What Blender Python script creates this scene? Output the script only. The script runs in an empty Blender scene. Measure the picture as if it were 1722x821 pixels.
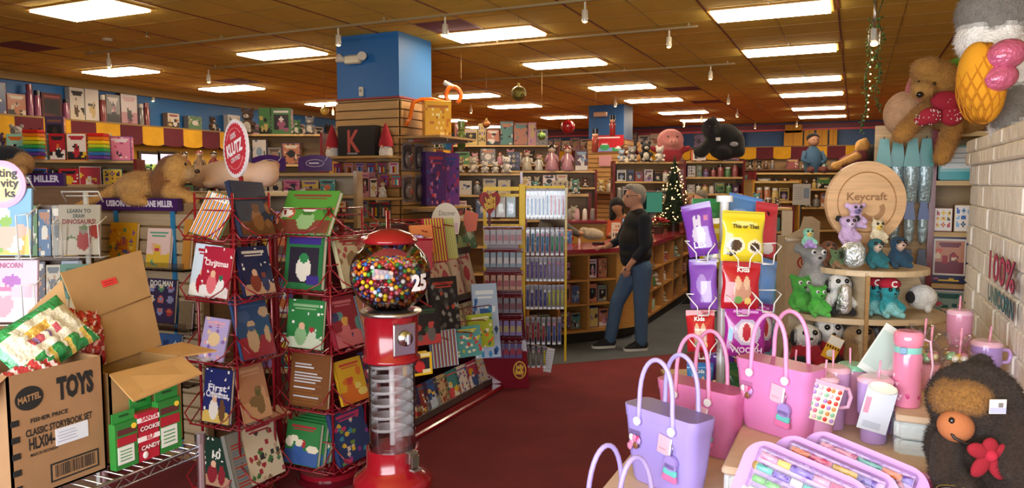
import bpy, math, random
import numpy as np
from mathutils import Vector, Matrix, Euler
PI = math.pi
R = math.radians
# ------------------------------------------------------------------ camera, world, light, exposure
scn = bpy.context.scene
COL = scn.collection
FPX, CXP, CYP, CAMH = 1250.0, 861.0, 410.5, 1.72
PITCH = math.atan((CYP - 308) / FPX)
YAW = R(24.7)
cam_d = bpy.data.cameras.new('camera'); cam = bpy.data.objects.new('camera', cam_d); COL.objects.link(cam)
cam_d.sensor_width = 36; cam_d.lens = FPX / 1722 * 36; cam_d.clip_start = .05; cam_d.clip_end = 200
cam.location = (0, 0, CAMH); cam.rotation_euler = (PI / 2 - PITCH, 0, YAW)
scn.camera = cam
scn.view_settings.view_transform = 'Standard'; scn.view_settings.look = 'None'
scn.view_settings.gamma = 1; scn.view_settings.use_curve_mapping = False
scn.view_settings.exposure = 0.0
scn.cycles.max_bounces = 7; scn.cycles.transparent_max_bounces = 14; scn.cycles.use_denoising = True
scn.cycles.sample_clamp_indirect = 6; scn.cycles.caustics_reflective = False; scn.cycles.caustics_refractive = False
PANEL_EMIT = 28.0      # ceiling light panels
DAY_W = 380.0         # daylight through the shop window behind the camera
w = bpy.data.worlds.new('world'); scn.world = w; w.use_nodes = True
w.node_tree.nodes['Background'].inputs[0].default_value = (.75, .86, 1, 1)
w.node_tree.nodes['Background'].inputs[1].default_value = .6
def area(name, loc, target, sx, sy, power, col):
    l = bpy.data.lights.new(name, 'AREA'); l.shape = 'RECTANGLE'; l.size = sx; l.size_y = sy; l.energy = power; l.color = col
    o = bpy.data.objects.new(name, l); COL.objects.link(o); o.location = loc
    o.rotation_euler = (Vector(target) - Vector(loc)).to_track_quat('-Z', 'Y').to_euler(); return o
area('window_daylight', (-.4, -1.55, 1.75), (.2, 4, 1.0), 5.0, 2.1, DAY_W, (.9, .95, 1))

# ------------------------------------------------------------------ helpers
def ray(u, v):
    x = (u - CXP) / FPX; y = (CYP - v) / FPX
    fh = math.cos(PITCH) + y * math.sin(PITCH); z = -math.sin(PITCH) + y * math.cos(PITCH)
    return (-math.sin(YAW) * fh + math.cos(YAW) * x, math.cos(YAW) * fh + math.sin(YAW) * x, z, fh)
def at(u, v, d):           # a point at distance d in front of the lens
    X, Y, Z, f = ray(u, v); t = d / f; return Vector((X * t, Y * t, CAMH + Z * t))
def onz(u, v, z):
    X, Y, Z, f = ray(u, v); t = (z - CAMH) / Z; return Vector((X * t, Y * t, z))
def onx(u, v, x):
    X, Y, Z, f = ray(u, v); t = x / X; return Vector((x, Y * t, CAMH + Z * t))
def ony(u, v, y):
    X, Y, Z, f = ray(u, v); t = y / Y; return Vector((X * t, y, CAMH + Z * t))
def C(h):
    if not isinstance(h, str): return tuple(h)[:3]
    h = h.lstrip('#'); r = [int(h[i:i + 2], 16) / 255 for i in (0, 2, 4)]
    return tuple(c / 12.92 if c <= .04045 else ((c + .055) / 1.055) ** 2.4 for c in r)
NAMED = dict(red='#b8202e', maroon='#6b1420', orange='#e0742a', yellow='#e8c22e', green='#3f9a45', teal='#2a9a94', blue='#2f62b0',
             navy='#1f2f5c', purple='#6b3f98', lilac='#b593d8', pink='#e687a8', magenta='#b8347c', white='#e8e4dc', cream='#ddcfae',
             grey='#8d8d90', black='#1d1c20', brown='#6e4528', tan='#b98e5c', mint='#9fdcc0', sky='#7fb4e0')
NKEYS = list(NAMED)

MATS = {}
def mat(name):
    if name in MATS: return MATS[name]
    m = bpy.data.materials.new(name); m.use_nodes = True; MATS[name] = m
    nt = m.node_tree; N = nt.nodes; L = nt.links; b = N['Principled BSDF']; out = N['Material Output']
    at_ = N.new('ShaderNodeAttribute'); at_.attribute_name = 'Col'
    def S(k, v): b.inputs[k].default_value = v
    base = at_.outputs['Color']
    def noise(scale, detail=3):
        tc = N.new('ShaderNodeTexCoord'); n = N.new('ShaderNodeTexNoise'); n.inputs['Scale'].default_value = scale; n.inputs['Detail'].default_value = detail
        L.new(tc.outputs['Object'], n.inputs['Vector']); return n
    def bump(src, strength, dist=.01):
        bp = N.new('ShaderNodeBump'); bp.inputs['Strength'].default_value = strength; bp.inputs['Distance'].default_value = dist
        L.new(src, bp.inputs['Height']); L.new(bp.outputs[0], b.inputs['Normal']); return bp
    def vary(src, n, lo=.85, hi=1.12):
        mr = N.new('ShaderNodeMapRange'); mr.inputs[1].default_value = .3; mr.inputs[2].default_value = .7; mr.inputs[3].default_value = lo; mr.inputs[4].default_value = hi
        L.new(n.outputs[0], mr.inputs[0]); vm = N.new('ShaderNodeVectorMath'); vm.operation = 'SCALE'
        L.new(src, vm.inputs[0]); L.new(mr.outputs[0], vm.inputs['Scale']); return vm.outputs[0]
    S('Roughness', .5)
    if name == 'gloss': S('Roughness', .18); S('Coat Weight', .4); S('Coat Roughness', .08)
    elif name == 'print': S('Roughness', .32)
    elif name == 'rubber': S('Roughness', .42); bump(noise(300).outputs[0], .05, .001)
    elif name == 'film':
        S('Roughness', .16); S('Coat Weight', .8); S('Coat Roughness', .05); S('Metallic', .25); bump(noise(28, 4).outputs[0], .9, .02)
    elif name == 'foil':
        S('Roughness', .2); S('Metallic', .75); bump(noise(40, 5).outputs[0], 1, .02)
    elif name == 'metal': S('Metallic', 1); S('Roughness', .28)
    elif name == 'cloth': S('Roughness', .9); n = noise(160); bump(n.outputs[0], .4, .004); base = vary(base, noise(6), .9, 1.08)
    elif name == 'fur':
        S('Roughness', .95); n = noise(90, 6); bump(n.outputs[0], .9, .012); base = vary(base, noise(26, 5), .85, 1.12)
        S('Sheen Weight', .08)
    elif name == 'card': S('Roughness', .8); base = vary(base, noise(14, 4), .93, 1.05)
    elif name == 'wood':
        S('Roughness', .45); tc = N.new('ShaderNodeTexCoord'); mp = N.new('ShaderNodeMapping'); mp.inputs['Scale'].default_value = (3, 3, 40)
        n = N.new('ShaderNodeTexNoise'); n.inputs['Scale'].default_value = 1.4; n.inputs['Detail'].default_value = 6; n.inputs['Distortion'].default_value = .6
        L.new(tc.outputs['Object'], mp.inputs[0]); L.new(mp.outputs[0], n.inputs['Vector']); base = vary(base, n, .86, 1.1)
    elif name == 'paint': base = vary(base, noise(2.5), .97, 1.03)
    elif name == 'carpet':
        S('Roughness', 1); n = noise(260, 2); bump(n.outputs[0], .6, .006); base = vary(base, noise(3, 8), .85, 1.15)
    elif name == 'ceil':
        S('Roughness', .9); n = noise(60, 4); bump(n.outputs[0], .3, .004); base = vary(base, noise(1.3, 5), .9, 1.1)
    elif name == 'brick':
        S('Roughness', .7); n = noise(16, 6); bump(n.outputs[0], .8, .02); base = vary(base, noise(9, 4), .93, 1.05)
    L.new(base, b.inputs['Base Color'])
    if name in ('clear', 'clearglass'):
        tr = N.new('ShaderNodeBsdfTransparent'); tr.inputs[0].default_value = (.97, .97, .97, 1); gl = N.new('ShaderNodeBsdfGlossy'); gl.inputs['Roughness'].default_value = .06
        fr = N.new('ShaderNodeFresnel'); fr.inputs[0].default_value = 1.45; mx = N.new('ShaderNodeMixShader')
        ad = N.new('ShaderNodeMath'); ad.operation = 'ADD'; ad.operation = 'MULTIPLY_ADD'; ad.inputs[1].default_value = 1.0 if name == 'clearglass' else .45; ad.inputs[2].default_value = .015; L.new(fr.outputs[0], ad.inputs[0])
        if name == 'clear':
            bp = N.new('ShaderNodeBump'); bp.inputs['Strength'].default_value = .5; bp.inputs['Distance'].default_value = .01
            L.new(noise(30).outputs[0], bp.inputs['Height']); L.new(bp.outputs[0], gl.inputs['Normal'])
        L.new(ad.outputs[0], mx.inputs[0]); L.new(tr.outputs[0], mx.inputs[1]); L.new(gl.outputs[0], mx.inputs[2]); L.new(mx.outputs[0], out.inputs[0])
    if name == 'milky':
        tr = N.new('ShaderNodeBsdfTransparent'); mx = N.new('ShaderNodeMixShader'); mx.inputs[0].default_value = .38
        S('Roughness', .12); L.new(tr.outputs[0], mx.inputs[1]); L.new(b.outputs[0], mx.inputs[2]); L.new(mx.outputs[0], out.inputs[0])
    if name.startswith('emit'):
        st = float(name[4:]); em = N.new('ShaderNodeEmission'); em.inputs[1].default_value = st
        L.new(at_.outputs['Color'], em.inputs[0]); L.new(em.outputs[0], out.inputs[0])
    return m

FONTC = {}
def font_mesh(s, bold=0.0):
    k = (s, bold)
    if k in FONTC: return FONTC[k]
    cu = bpy.data.curves.new('t', 'FONT'); cu.body = s; cu.resolution_u = 2; cu.offset = bold; cu.size = 1
    o = bpy.data.objects.new('t', cu)
    me = o.to_mesh()
    v = np.array([tuple(x.co) for x in me.vertices]).reshape(-1, 3); f = [tuple(p.vertices) for p in me.polygons]
    o.to_mesh_clear(); bpy.data.objects.remove(o); bpy.data.curves.remove(cu)
    if len(v):
        v[:, 0] -= (v[:, 0].min() + v[:, 0].max()) / 2
    FONTC[k] = (v, f, (np.ptp(v[:, 0]) if len(v) else 1))
    return FONTC[k]

class MB:
    def __init__(s): s.v = []; s.f = []; s.c = []; s.m = []; s.s = []; s.T = Matrix.Identity(4)
    def put(s, loc=(0, 0, 0), rot=(0, 0, 0), sc=(1, 1, 1)):
        s.T = Matrix.Translation(loc) @ Euler(rot).to_matrix().to_4x4() @ Matrix.Diagonal((*sc, 1)); return s
    def add(s, vs, fs, col, mt='paint', smooth=False):
        n = len(s.v); T = s.T; s.v += [tuple(T @ Vector(p)) for p in vs]
        s.f += [tuple(i + n for i in f) for f in fs]
        if isinstance(col, list): s.c += col
        else: s.c += [C(col)] * len(fs)
        s.m += [mt] * len(fs); s.s += [smooth] * len(fs); return s
    def box(s, c, d, col, mt='paint', bev=0):
        x, y, z = c; a, b, h = d[0] / 2, d[1] / 2, d[2] / 2
        if bev > 0:
            e = min(bev, a * .9, b * .9, h * .9); P = []
            for zz, k in ((z - h, e), (z - h + e, 0), (z + h - e, 0), (z + h, e)):
                A, B = a - k, b - k
                P += [(x - A + e, y - B, zz), (x + A - e, y - B, zz), (x + A, y - B + e, zz), (x + A, y + B - e, zz),
                      (x + A - e, y + B, zz), (x - A + e, y + B, zz), (x - A, y + B - e, zz), (x - A, y - B + e, zz)]
            F = [tuple(range(7, -1, -1)), tuple(range(24, 32))]
            for k in range(3):
                for i in range(8): j = (i + 1) % 8; F.append((k * 8 + i, k * 8 + j, k * 8 + 8 + j, k * 8 + 8 + i))
            return s.add(P, F, col, mt)
        P = [(x + i * a, y + j * b, z + k * h) for k in (-1, 1) for i, j in ((-1, -1), (1, -1), (1, 1), (-1, 1))]
        return s.add(P, [(3, 2, 1, 0), (4, 5, 6, 7), (0, 1, 5, 4), (1, 2, 6, 5), (2, 3, 7, 6), (3, 0, 4, 7)], col, mt)
    def quad(s, a, b, c, d, col, mt='paint'): return s.add([a, b, c, d], [(0, 1, 2, 3)], col, mt)
    def ring(s, prof, col, mt='paint', n=20, c=(0, 0, 0), capt=True, capb=True, sx=1, sy=1, smooth=True, cols=None, wob=None):
        P = []
        for r, z in prof:
            for i in range(n):
                a = 2 * PI * i / n; k = 1 if wob is None else wob(a, z); P.append((c[0] + r * math.cos(a) * sx * k, c[1] + r * math.sin(a) * sy * k, c[2] + z))
        F = []; cc = []
        for k in range(len(prof) - 1):
            for i in range(n):
                j = (i + 1) % n; F.append((k * n + i, k * n + j, (k + 1) * n + j, (k + 1) * n + i)); cc.append(C(cols[k]) if cols else C(col))
        s.add(P, F, cc, mt, smooth)
        if capb and prof[0][0] > 1e-5: s.add([P[i] for i in range(n)], [tuple(range(n - 1, -1, -1))], cols[0] if cols else col, mt)
        m = (len(prof) - 1) * n
        if capt and prof[-1][0] > 1e-5: s.add([P[m + i] for i in range(n)], [tuple(range(n))], cols[-1] if cols else col, mt)
        return s
    def cyl(s, c, r, h, col, mt='paint', n=16, r2=None): return s.ring([(r, -h / 2), (r if r2 is None else r2, h / 2)], col, mt, n, c)
    def ell(s, c, r, col, mt='paint', n=14, k=8, rot=None, bumpy=None):
        if not hasattr(r, '__len__'): r = (r, r, r)
        P = []; Rm = Euler(rot).to_matrix() if rot else None
        for j in range(k + 1):
            t = PI * j / k
            for i in range(n):
                a = 2 * PI * i / n; q = bumpy(a, t) if bumpy else 1
                p = Vector((r[0] * math.sin(t) * math.cos(a) * q, r[1] * math.sin(t) * math.sin(a) * q, -r[2] * math.cos(t) * q))
                if Rm: p = Rm @ p
                P.append((p[0] + c[0], p[1] + c[1], p[2] + c[2]))
        F = [(j * n + i, j * n + (i + 1) % n, (j + 1) * n + (i + 1) % n, (j + 1) * n + i) for j in range(k) for i in range(n)]
        return s.add(P, F, col, mt, True)
    def tube(s, pts, r, col, mt='paint', n=6, closed=False):
        pts = [Vector(p) for p in pts]; m = len(pts); P = []; up = None
        rr = r if hasattr(r, '__len__') else [r] * m
        for i, p in enumerate(pts):
            a = pts[(i - 1) % m] if (i > 0 or closed) else p; b = pts[(i + 1) % m] if (i < m - 1 or closed) else p
            t = (b - a); t = t.normalized() if t.length > 1e-9 else Vector((0, 0, 1))
            if up is None: up = t.orthogonal().normalized()
            up = (up - t * up.dot(t)); up = up.normalized() if up.length > 1e-6 else t.orthogonal().normalized()
            w2 = t.cross(up)
            for k in range(n): q = 2 * PI * k / n; P.append(tuple(p + (up * math.cos(q) + w2 * math.sin(q)) * rr[i]))
        F = []
        for i in range(m if closed else m - 1):
            j = (i + 1) % m
            for k in range(n): l = (k + 1) % n; F.append((i * n + k, i * n + l, j * n + l, j * n + k))
        if not closed: F += [tuple(range(n - 1, -1, -1)), tuple((m - 1) * n + k for k in range(n))]
        return s.add(P, F, col, mt, True)
    def prism(s, poly, y0, y1, col, mt='paint', colside=None):      # polygon in x,z extruded along y
        n = len(poly); P = [(x, y0, z) for x, z in poly] + [(x, y1, z) for x, z in poly]
        F = [tuple(range(n)), tuple(range(2 * n - 1, n - 1, -1))] + [(i, i + n, (i + 1) % n + n, (i + 1) % n) for i in range(n)]
        return s.add(P, F, [C(col)] * 2 + [C(colside or col)] * n, mt)
    def disc(s, c, r, y0, y1, col, mt='paint', n=32, rz=None, wob=None):  # upright disc facing -y
        rz = rz or r
        return s.prism([(c[0] + (wob(2 * PI * i / n) if wob else 1) * r * math.cos(2 * PI * i / n), c[1] + (wob(2 * PI * i / n) if wob else 1) * rz * math.sin(2 * PI * i / n)) for i in range(n)], y0, y1, col, mt)
    def text(s, t, h, o, col, x=(1, 0, 0), up=(0, 0, 1), mt='print', bold=0.0, w=None, shear=0):
        v, f, wd = font_mesh(t, bold)
        if not len(v): return s
        k = h / .72; kx = k if w is None else w / wd; X = Vector(x); U = Vector(up); o = Vector(o)
        return s.add([tuple(o + X * (p[0] * kx + shear * p[1] * k) + U * (p[1] * k)) for p in v], f, col, mt)
    def art(s, g, o, x, up, mt='print'):      # printed artwork: a raster of coloured quads; g[row][col], row 0 on top; o = lower left
        ny, nx = len(g), len(g[0]); X = Vector(x) / nx; U = Vector(up) / ny; o = Vector(o)
        P = [tuple(o + X * i + U * j) for j in range(ny + 1) for i in range(nx + 1)]; F = []; cc = []
        for j in range(ny):
            for i in range(nx):
                F.append((j * (nx + 1) + i, j * (nx + 1) + i + 1, (j + 1) * (nx + 1) + i + 1, (j + 1) * (nx + 1) + i)); cc.append(tuple(g[ny - 1 - j][i]))
        return s.add(P, F, cc, mt)
    def build(s, name, parent=None, loc=None, rot=None, label=None):
        me = bpy.data.meshes.new(name); me.from_pydata(s.v, [], s.f)
        names = list(dict.fromkeys(s.m)); ix = {n: i for i, n in enumerate(names)}
        for n in names: me.materials.append(mat(n))
        me.polygons.foreach_set('material_index', [ix[m] for m in s.m]); me.polygons.foreach_set('use_smooth', s.s)
        a = me.color_attributes.new('Col', 'FLOAT_COLOR', 'CORNER')
        cnt = [len(f) for f in s.f]; arr = np.repeat(np.array([tuple(c)[:3] + (1,) for c in s.c], dtype=np.float32), cnt, axis=0)
        a.data.foreach_set('color', arr.ravel()); me.update()
        o = bpy.data.objects.new(name, me); COL.objects.link(o)
        if parent is not None: o.parent = parent
        if loc is not None: o.location = loc
        if rot is not None: o.rotation_euler = rot
        if label: o['label'] = label
        return o
LABELS = {}
def tag(o, label, cat, group=None, kind=None):
    o['label'] = label; o['category'] = cat
    if group: o['group'] = group
    if kind: o['kind'] = kind
    LABELS.setdefault(label, []).append(o.name); return o
def thing(name, label, cat, loc=(0, 0, 0), rz=0, group=None, tilt=0, roll=0):
    o = bpy.data.objects.new(name, None); COL.objects.link(o); o.empty_display_size = .05
    o.location = loc; o.rotation_euler = (-tilt, roll, rz); return tag(o, label, cat, group)
def struct(o): o['kind'] = 'structure'; return o
def dup(root, loc=None, rz=None, label=None, group=None, rot=None, scale=None):
    r = root.copy(); COL.objects.link(r)
    if loc is not None: r.location = loc
    if rz is not None: r.rotation_euler = (r.rotation_euler.x, r.rotation_euler.y, rz)
    if rot is not None: r.rotation_euler = rot
    if scale is not None: r.scale = (scale,) * 3 if not hasattr(scale, '__len__') else scale
    if label: r['label'] = label; LABELS.setdefault(label, []).append(r.name)
    if group: r['group'] = group
    for ch in KIDS(root):
        c = ch.copy(); COL.objects.link(c); c.parent = r
        for g in KIDS(ch): d = g.copy(); COL.objects.link(d); d.parent = c
    return r
def KIDS(o): return list(o.children)
ORD = ['first', 'second', 'third', 'fourth', 'fifth', 'sixth', 'seventh', 'eighth', 'ninth', 'tenth', 'eleventh', 'twelfth', 'thirteenth', 'fourteenth', 'fifteenth', 'sixteenth',
       'seventeenth', 'eighteenth', 'nineteenth', 'twentieth'] + ['%dth' % i for i in range(21, 80)]

# soft bodies: overlapping rounded shapes fused into ONE continuous skin
def blob(name, prims, vox=.02, parent=None, mt='fur', smooth=4, fuzz=0, flen=.02, seed=1, colfn=None, sm_w=.5):
    """prims: ('e', centre, radii, colour[, rot]) ellipsoid or ('c', p0, p1, r0, r1, colour) tapered limb"""
    mb = MB()
    for p in prims:
        if p[0] == 'e': mb.ell(p[1], p[2], '#ffffff', n=16, k=10, rot=p[4] if len(p) > 4 else None)
        else:
            a, b = Vector(p[1]), Vector(p[2]); n = 6
            mb.tube([a.lerp(b, i / n) for i in range(n + 1)], [p[3] + (p[4] - p[3]) * i / n for i in range(n + 1)], '#ffffff', n=12)
            mb.ell(a, p[3], '#ffffff', n=12, k=8); mb.ell(b, p[4], '#ffffff', n=12, k=8)
    t = mb.build('tmp'); t.data.materials.clear()
    m = t.modifiers.new('r', 'REMESH'); m.mode = 'VOXEL'; m.voxel_size = vox; m.adaptivity = 0
    bpy.context.view_layer.update()
    dg = bpy.context.evaluated_depsgraph_get(); me = bpy.data.meshes.new_from_object(t.evaluated_get(dg)); bpy.data.objects.remove(t)
    nv = len(me.vertices); V = np.empty(nv * 3); me.vertices.foreach_get('co', V); V = V.reshape(-1, 3)
    E = np.empty(len(me.edges) * 2, dtype=int); me.edges.foreach_get('vertices', E); E = E.reshape(-1, 2)
    deg = np.bincount(E.ravel(), minlength=nv).astype(float); deg[deg == 0] = 1
    for _ in range(smooth):
        acc = np.zeros_like(V); np.add.at(acc, E[:, 0], V[E[:, 1]]); np.add.at(acc, E[:, 1], V[E[:, 0]]); V = V * (1 - sm_w) + sm_w * acc / deg[:, None]
    best = np.full(nv, 1e9); cols = np.zeros((nv, 3))
    for p in prims:
        if p[0] == 'e':
            r = np.array(p[2] if hasattr(p[2], '__len__') else (p[2],) * 3); q = V - np.array(p[1])
            if len(p) > 4 and p[4]: q = q @ np.array(Euler(p[4]).to_matrix())
            d = (np.linalg.norm(q / r, axis=1) - 1) * r.min(); col = p[3]
        else:
            a = np.array(p[1]); b = np.array(p[2]); ab = b - a; t_ = np.clip((V - a) @ ab / max(ab @ ab, 1e-9), 0, 1)
            d = np.linalg.norm(V - a - t_[:, None] * ab, axis=1) - (p[3] + (p[4] - p[3]) * t_); col = p[5]
        k = d < best; best[k] = d[k]; cols[k] = C(col)
    if colfn: cols = colfn(V, cols)
    me.vertices.foreach_set('co', V.ravel()); me.update()
    F = [tuple(p.vertices) for p in me.polygons]; out = MB()
    fc = [tuple(cols[list(f)].mean(axis=0)) for f in F]
    out.v = [tuple(p) for p in V]; out.f = F; out.c = fc; out.m = [mt] * len(F); out.s = [True] * len(F)
    if fuzz and len(F):
        rs = np.random.RandomState(seed); ar = np.array([p.area for p in me.polygons]); ar /= ar.sum(); pick = rs.choice(len(F), fuzz, p=ar)
        nm = np.array([tuple(p.normal) for p in me.polygons])
        vs = []; fs = []; cc = []; base = len(out.v)
        for i, fi in enumerate(pick):
            q = V[list(F[fi])]; wt = rs.dirichlet(np.ones(len(q))); p = wt @ q; d = nm[fi] + rs.normal(0, .45, 3); d[2] -= .25; d /= np.linalg.norm(d)
            sd = np.cross(d, rs.normal(0, 1, 3)); sd /= np.linalg.norm(sd) + 1e-9; L_ = flen * rs.uniform(.6, 1.2); w_ = flen * .055
            p0 = p - nm[fi] * flen * .15; k = base + len(vs); vs += [tuple(p0 - sd * w_), tuple(p0 + sd * w_), tuple(p0 + d * L_)]; fs.append((k, k + 1, k + 2))
            cc.append(tuple(np.array(fc[fi]) * rs.uniform(.75, 1.3)))
        out.v += vs; out.f += fs; out.c += cc; out.m += ['fur'] * len(fs); out.s += [False] * len(fs)
    bpy.data.meshes.remove(me)
    return out.build(name, parent)

# ------------------------------------------------------------------ printed artwork
def art(rng, nx, ny, bg, cols, style='scene', bars=True):
    g = np.tile(np.array(C(bg)), (ny, nx, 1)); cs = [np.array(C(c)) for c in cols]
    Y, X = np.mgrid[0:ny, 0:nx]; X = (X + .5) / nx; Y = (Y + .5) / ny
    def ell(cx, cy, rx, ry, c): g[((X - cx) / rx) ** 2 + ((Y - cy) / ry) ** 2 < 1] = c
    def rect(x0, y0, x1, y1, c): g[(X > x0) & (X < x1) & (Y > y0) & (Y < y1)] = c
    k = lambda: cs[rng.randrange(len(cs))]
    if style == 'scene':
        gy = rng.uniform(.6, .8); g[Y > gy] = k()
        for _ in range(4): ell(rng.random(), rng.uniform(.3, .9), rng.uniform(.08, .2), rng.uniform(.06, .15), k())
        cx = rng.uniform(.35, .65); ell(cx, .72, .17, .2, k()); ell(cx, .5, .11, .09, k()); ell(cx + .02, .46, .12, .05, k())
    elif style == 'xmas':
        for _ in range(14): ell(rng.random(), rng.random(), .03, .025, C('#f0e8e0'))
        ell(.5, .95, .7, .2, k()); ell(.4, .75, .16, .2, k()); ell(.42, .55, .09, .07, C('#e0b090')); ell(.72, .78, .12, .18, k()); ell(.7, .6, .07, .06, k())
    elif style == 'dots':
        for i in range(18): ell(rng.random(), rng.random(), .07, .05, k())
        ell(.5, .5, .24, .17, k())
    elif style == 'map':
        for i in range(30): ell(rng.random(), rng.uniform(.15, 1), .06, .045, k())
    elif style == 'window':
        rect(.1, .22, .9, .88, C('#2a2430')); ell(.5, .62, .2, .24, k()); ell(.5, .42, .12, .1, k()); rect(.05, .04, .95, .17, k())
        rect(.6, .74, .92, .92, k())
    elif style == 'lines':
        for i in range(int(ny * .2), ny - 1, 2): g[i, int(nx * .12):int(nx * rng.uniform(.5, .9))] = k()
    elif style == 'stripes':
        for i in range(nx): g[:, i] = cs[i % len(cs)]
    elif style == 'rainbow':
        for i in range(ny): g[i, :] = cs[i * len(cs) // ny]
    elif style == 'faces':
        for i in range(3):
            for j in range(3): ell((i + .5) / 3, .2 + .27 * j, .11, .09, k()); ell((i + .5) / 3, .18 + .27 * j, .06, .04, k())
    if bars and style not in ('lines', 'stripes', 'rainbow', 'window', 'faces'):
        c = k(); rect(.12, .07, .88, .13, c); rect(.2, .17, .8, .2, c)
    return g
# ================================================================== THE SETTING
H = 3.4
XL, XR, YF, YB = -11.7, 3.2, -1.7, 22.3
m = MB(); m.box(((XL + XR) / 2, (YF + YB) / 2, -.05), (XR - XL, YB - YF, .1), '#701d21', 'carpet'); struct(m.build('floor'))
m = MB(); poly = [(-4.5, 4.62), (-1.47, 7.5), (.9, 9.75), (.9, 14), (-4.5, 14)]
m.add([(x, y, .003) for x, y in poly] + [(x, y, -.02) for x, y in poly], [(4, 3, 2, 1, 0)[::-1], (5, 6, 7, 8, 9)[::-1]] + [(i, i + 5, (i + 1) % 5 + 5, (i + 1) % 5) for i in range(5)], '#53575c', 'carpet'); struct(m.build('floor.001'))
# ceiling of square tiles in a metal grid
TX, TY, CX0, CY0 = .588, .58, -1.38, 7.42
rng = random.Random(5); m = MB(); m.box(((XL + XR) / 2, (YF + YB) / 2, H + .06), (XR - XL, YB - YF, .08), '#a87a2c')
ptiles = [onz(u, v, H) for u, v in ((65, 80), (95, 81), (720, 43), (760, 48), (370, 134), (400, 135), (1150, 148), (1180, 172))]
nx0, nx1 = int((XL - CX0) // TX), int((XR - CX0) // TX); ny0, ny1 = int((YF - CY0) // TY), int((YB - CY0) // TY)
for i in range(nx0, nx1 + 1):
    for j in range(ny0, ny1 + 1):
        x0, x1 = max(XL, CX0 + i * TX), min(XR, CX0 + i * TX + TX); y0, y1 = max(YF, CY0 + j * TY), min(YB, CY0 + j * TY + TY)
        pur = any(x0 < p.x < x1 and y0 < p.y < y1 for p in ptiles); k = rng.uniform(.98, 1.02)
        c = C('#7a4048') if pur else tuple(a * k for a in C('#dcbc48'))
        m.quad((x0, y0, H), (x0, y1, H), (x1, y1, H), (x1, y0, H), c, 'ceil')
struct(m.build('ceiling'))
m = MB()
for i in range(nx0 + 1, nx1 + 1): m.box((CX0 + i * TX, (YF + YB) / 2, H - .002), (.008 if i % 2 else .02, YB - YF, .008), '#a07c30' if i % 2 else '#7a3a20')
for j in range(ny0 + 1, ny1 + 1): m.box(((XL + XR) / 2, CY0 + j * TY, H - .0015), (XR - XL, .009, .005), '#a07c30')
struct(m.build('ceiling_grid'))
# walls
m = MB(); m.box((XL - .05, (YF + YB) / 2, H / 2), (.1, YB - YF, H), '#2a6aa8'); struct(m.build('wall_left'))
m = MB(); m.box(((XL + XR) / 2, YB + .05, H / 2), (XR - XL, .1, H), '#1d4a7e'); struct(m.build('wall_back'))
m = MB(); m.box((XR + .05, (YF + YB) / 2, H / 2), (.1, YB - YF, H), '#b99f78'); struct(m.build('wall_right'))
m = MB()     # shop front behind the camera with its window opening
m.box(((XL - 3.0) / 2, YF - .05, H / 2), (-3.0 - XL, .1, H), '#b99f78'); m.box((2.7, YF - .05, H / 2), (1.0, .1, H), '#b99f78')
m.box((-.4, YF - .05, .3), (5.2, .1, .6), '#b99f78'); m.box((-.4, YF - .05, 3.15), (5.2, .1, .5), '#b99f78'); struct(m.build('wall_front'))
m = MB()
for z in (.62, 2.88): m.box((-.4, YF, z), (5.2, .08, .05), '#4a4a4a')
for x in (-2.98, -1.3, .5, 2.18): m.box((x, YF, 1.75), (.05, .08, 2.3), '#4a4a4a')
struct(m.build('window_1'))
m = MB(); m.box((XL + .04, (YF + YB) / 2, H - .06), (.08, YB - YF, .12), '#9a7638'); struct(m.build('trim_1'))
m = MB(); m.box(((XL + XR) / 2, YB - .03, 3.2), (XR - XL, .05, .05), '#d8484a'); m.box(((XL + XR) / 2, YB - .02, 3.3), (XR - XL, .03, .12), '#7c2430'); struct(m.build('trim_2'))
m = MB(); m.box((XL + .03, (YF + YB) / 2, 1.2), (.06, YB - YF - .2, 2.4), '#c89a28'); struct(m.build('trim_3'))
m = MB(); m.box(((XL + XR) / 2, YB - .08, 1.2), (XR - XL - .3, .05, 2.4), '#9c7a50'); struct(m.build('trim_4'))
# bright windows in the left wall
for n, (u0, u1, v0, v1) in enumerate(((238, 264, 262, 291), (270, 298, 262, 290)), 2):
    a = onx(u0, v1, XL + .1); b = onx(u1, v0, XL + .1); m = MB(); y0, y1, z0, z1 = a.y, b.y, a.z, b.z + .02
    m.box((XL + .09, (y0 + y1) / 2, (z0 + z1) / 2), (.04, y1 - y0 + .1, z1 - z0 + .1), '#3a2a20')
    m.quad((XL + .115, y0, z0), (XL + .115, y1, z0), (XL + .115, y1, z0 + .16), (XL + .115, y0, z0 + .16), '#c8d060', 'emit1.2')
    m.quad((XL + .115, y0, z0 + .16), (XL + .115, y1, z0 + .16), (XL + .115, y1, z1), (XL + .115, y0, z1), '#f4dcf0', 'emit1.6'); struct(m.build('window_%d' % n))

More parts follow.
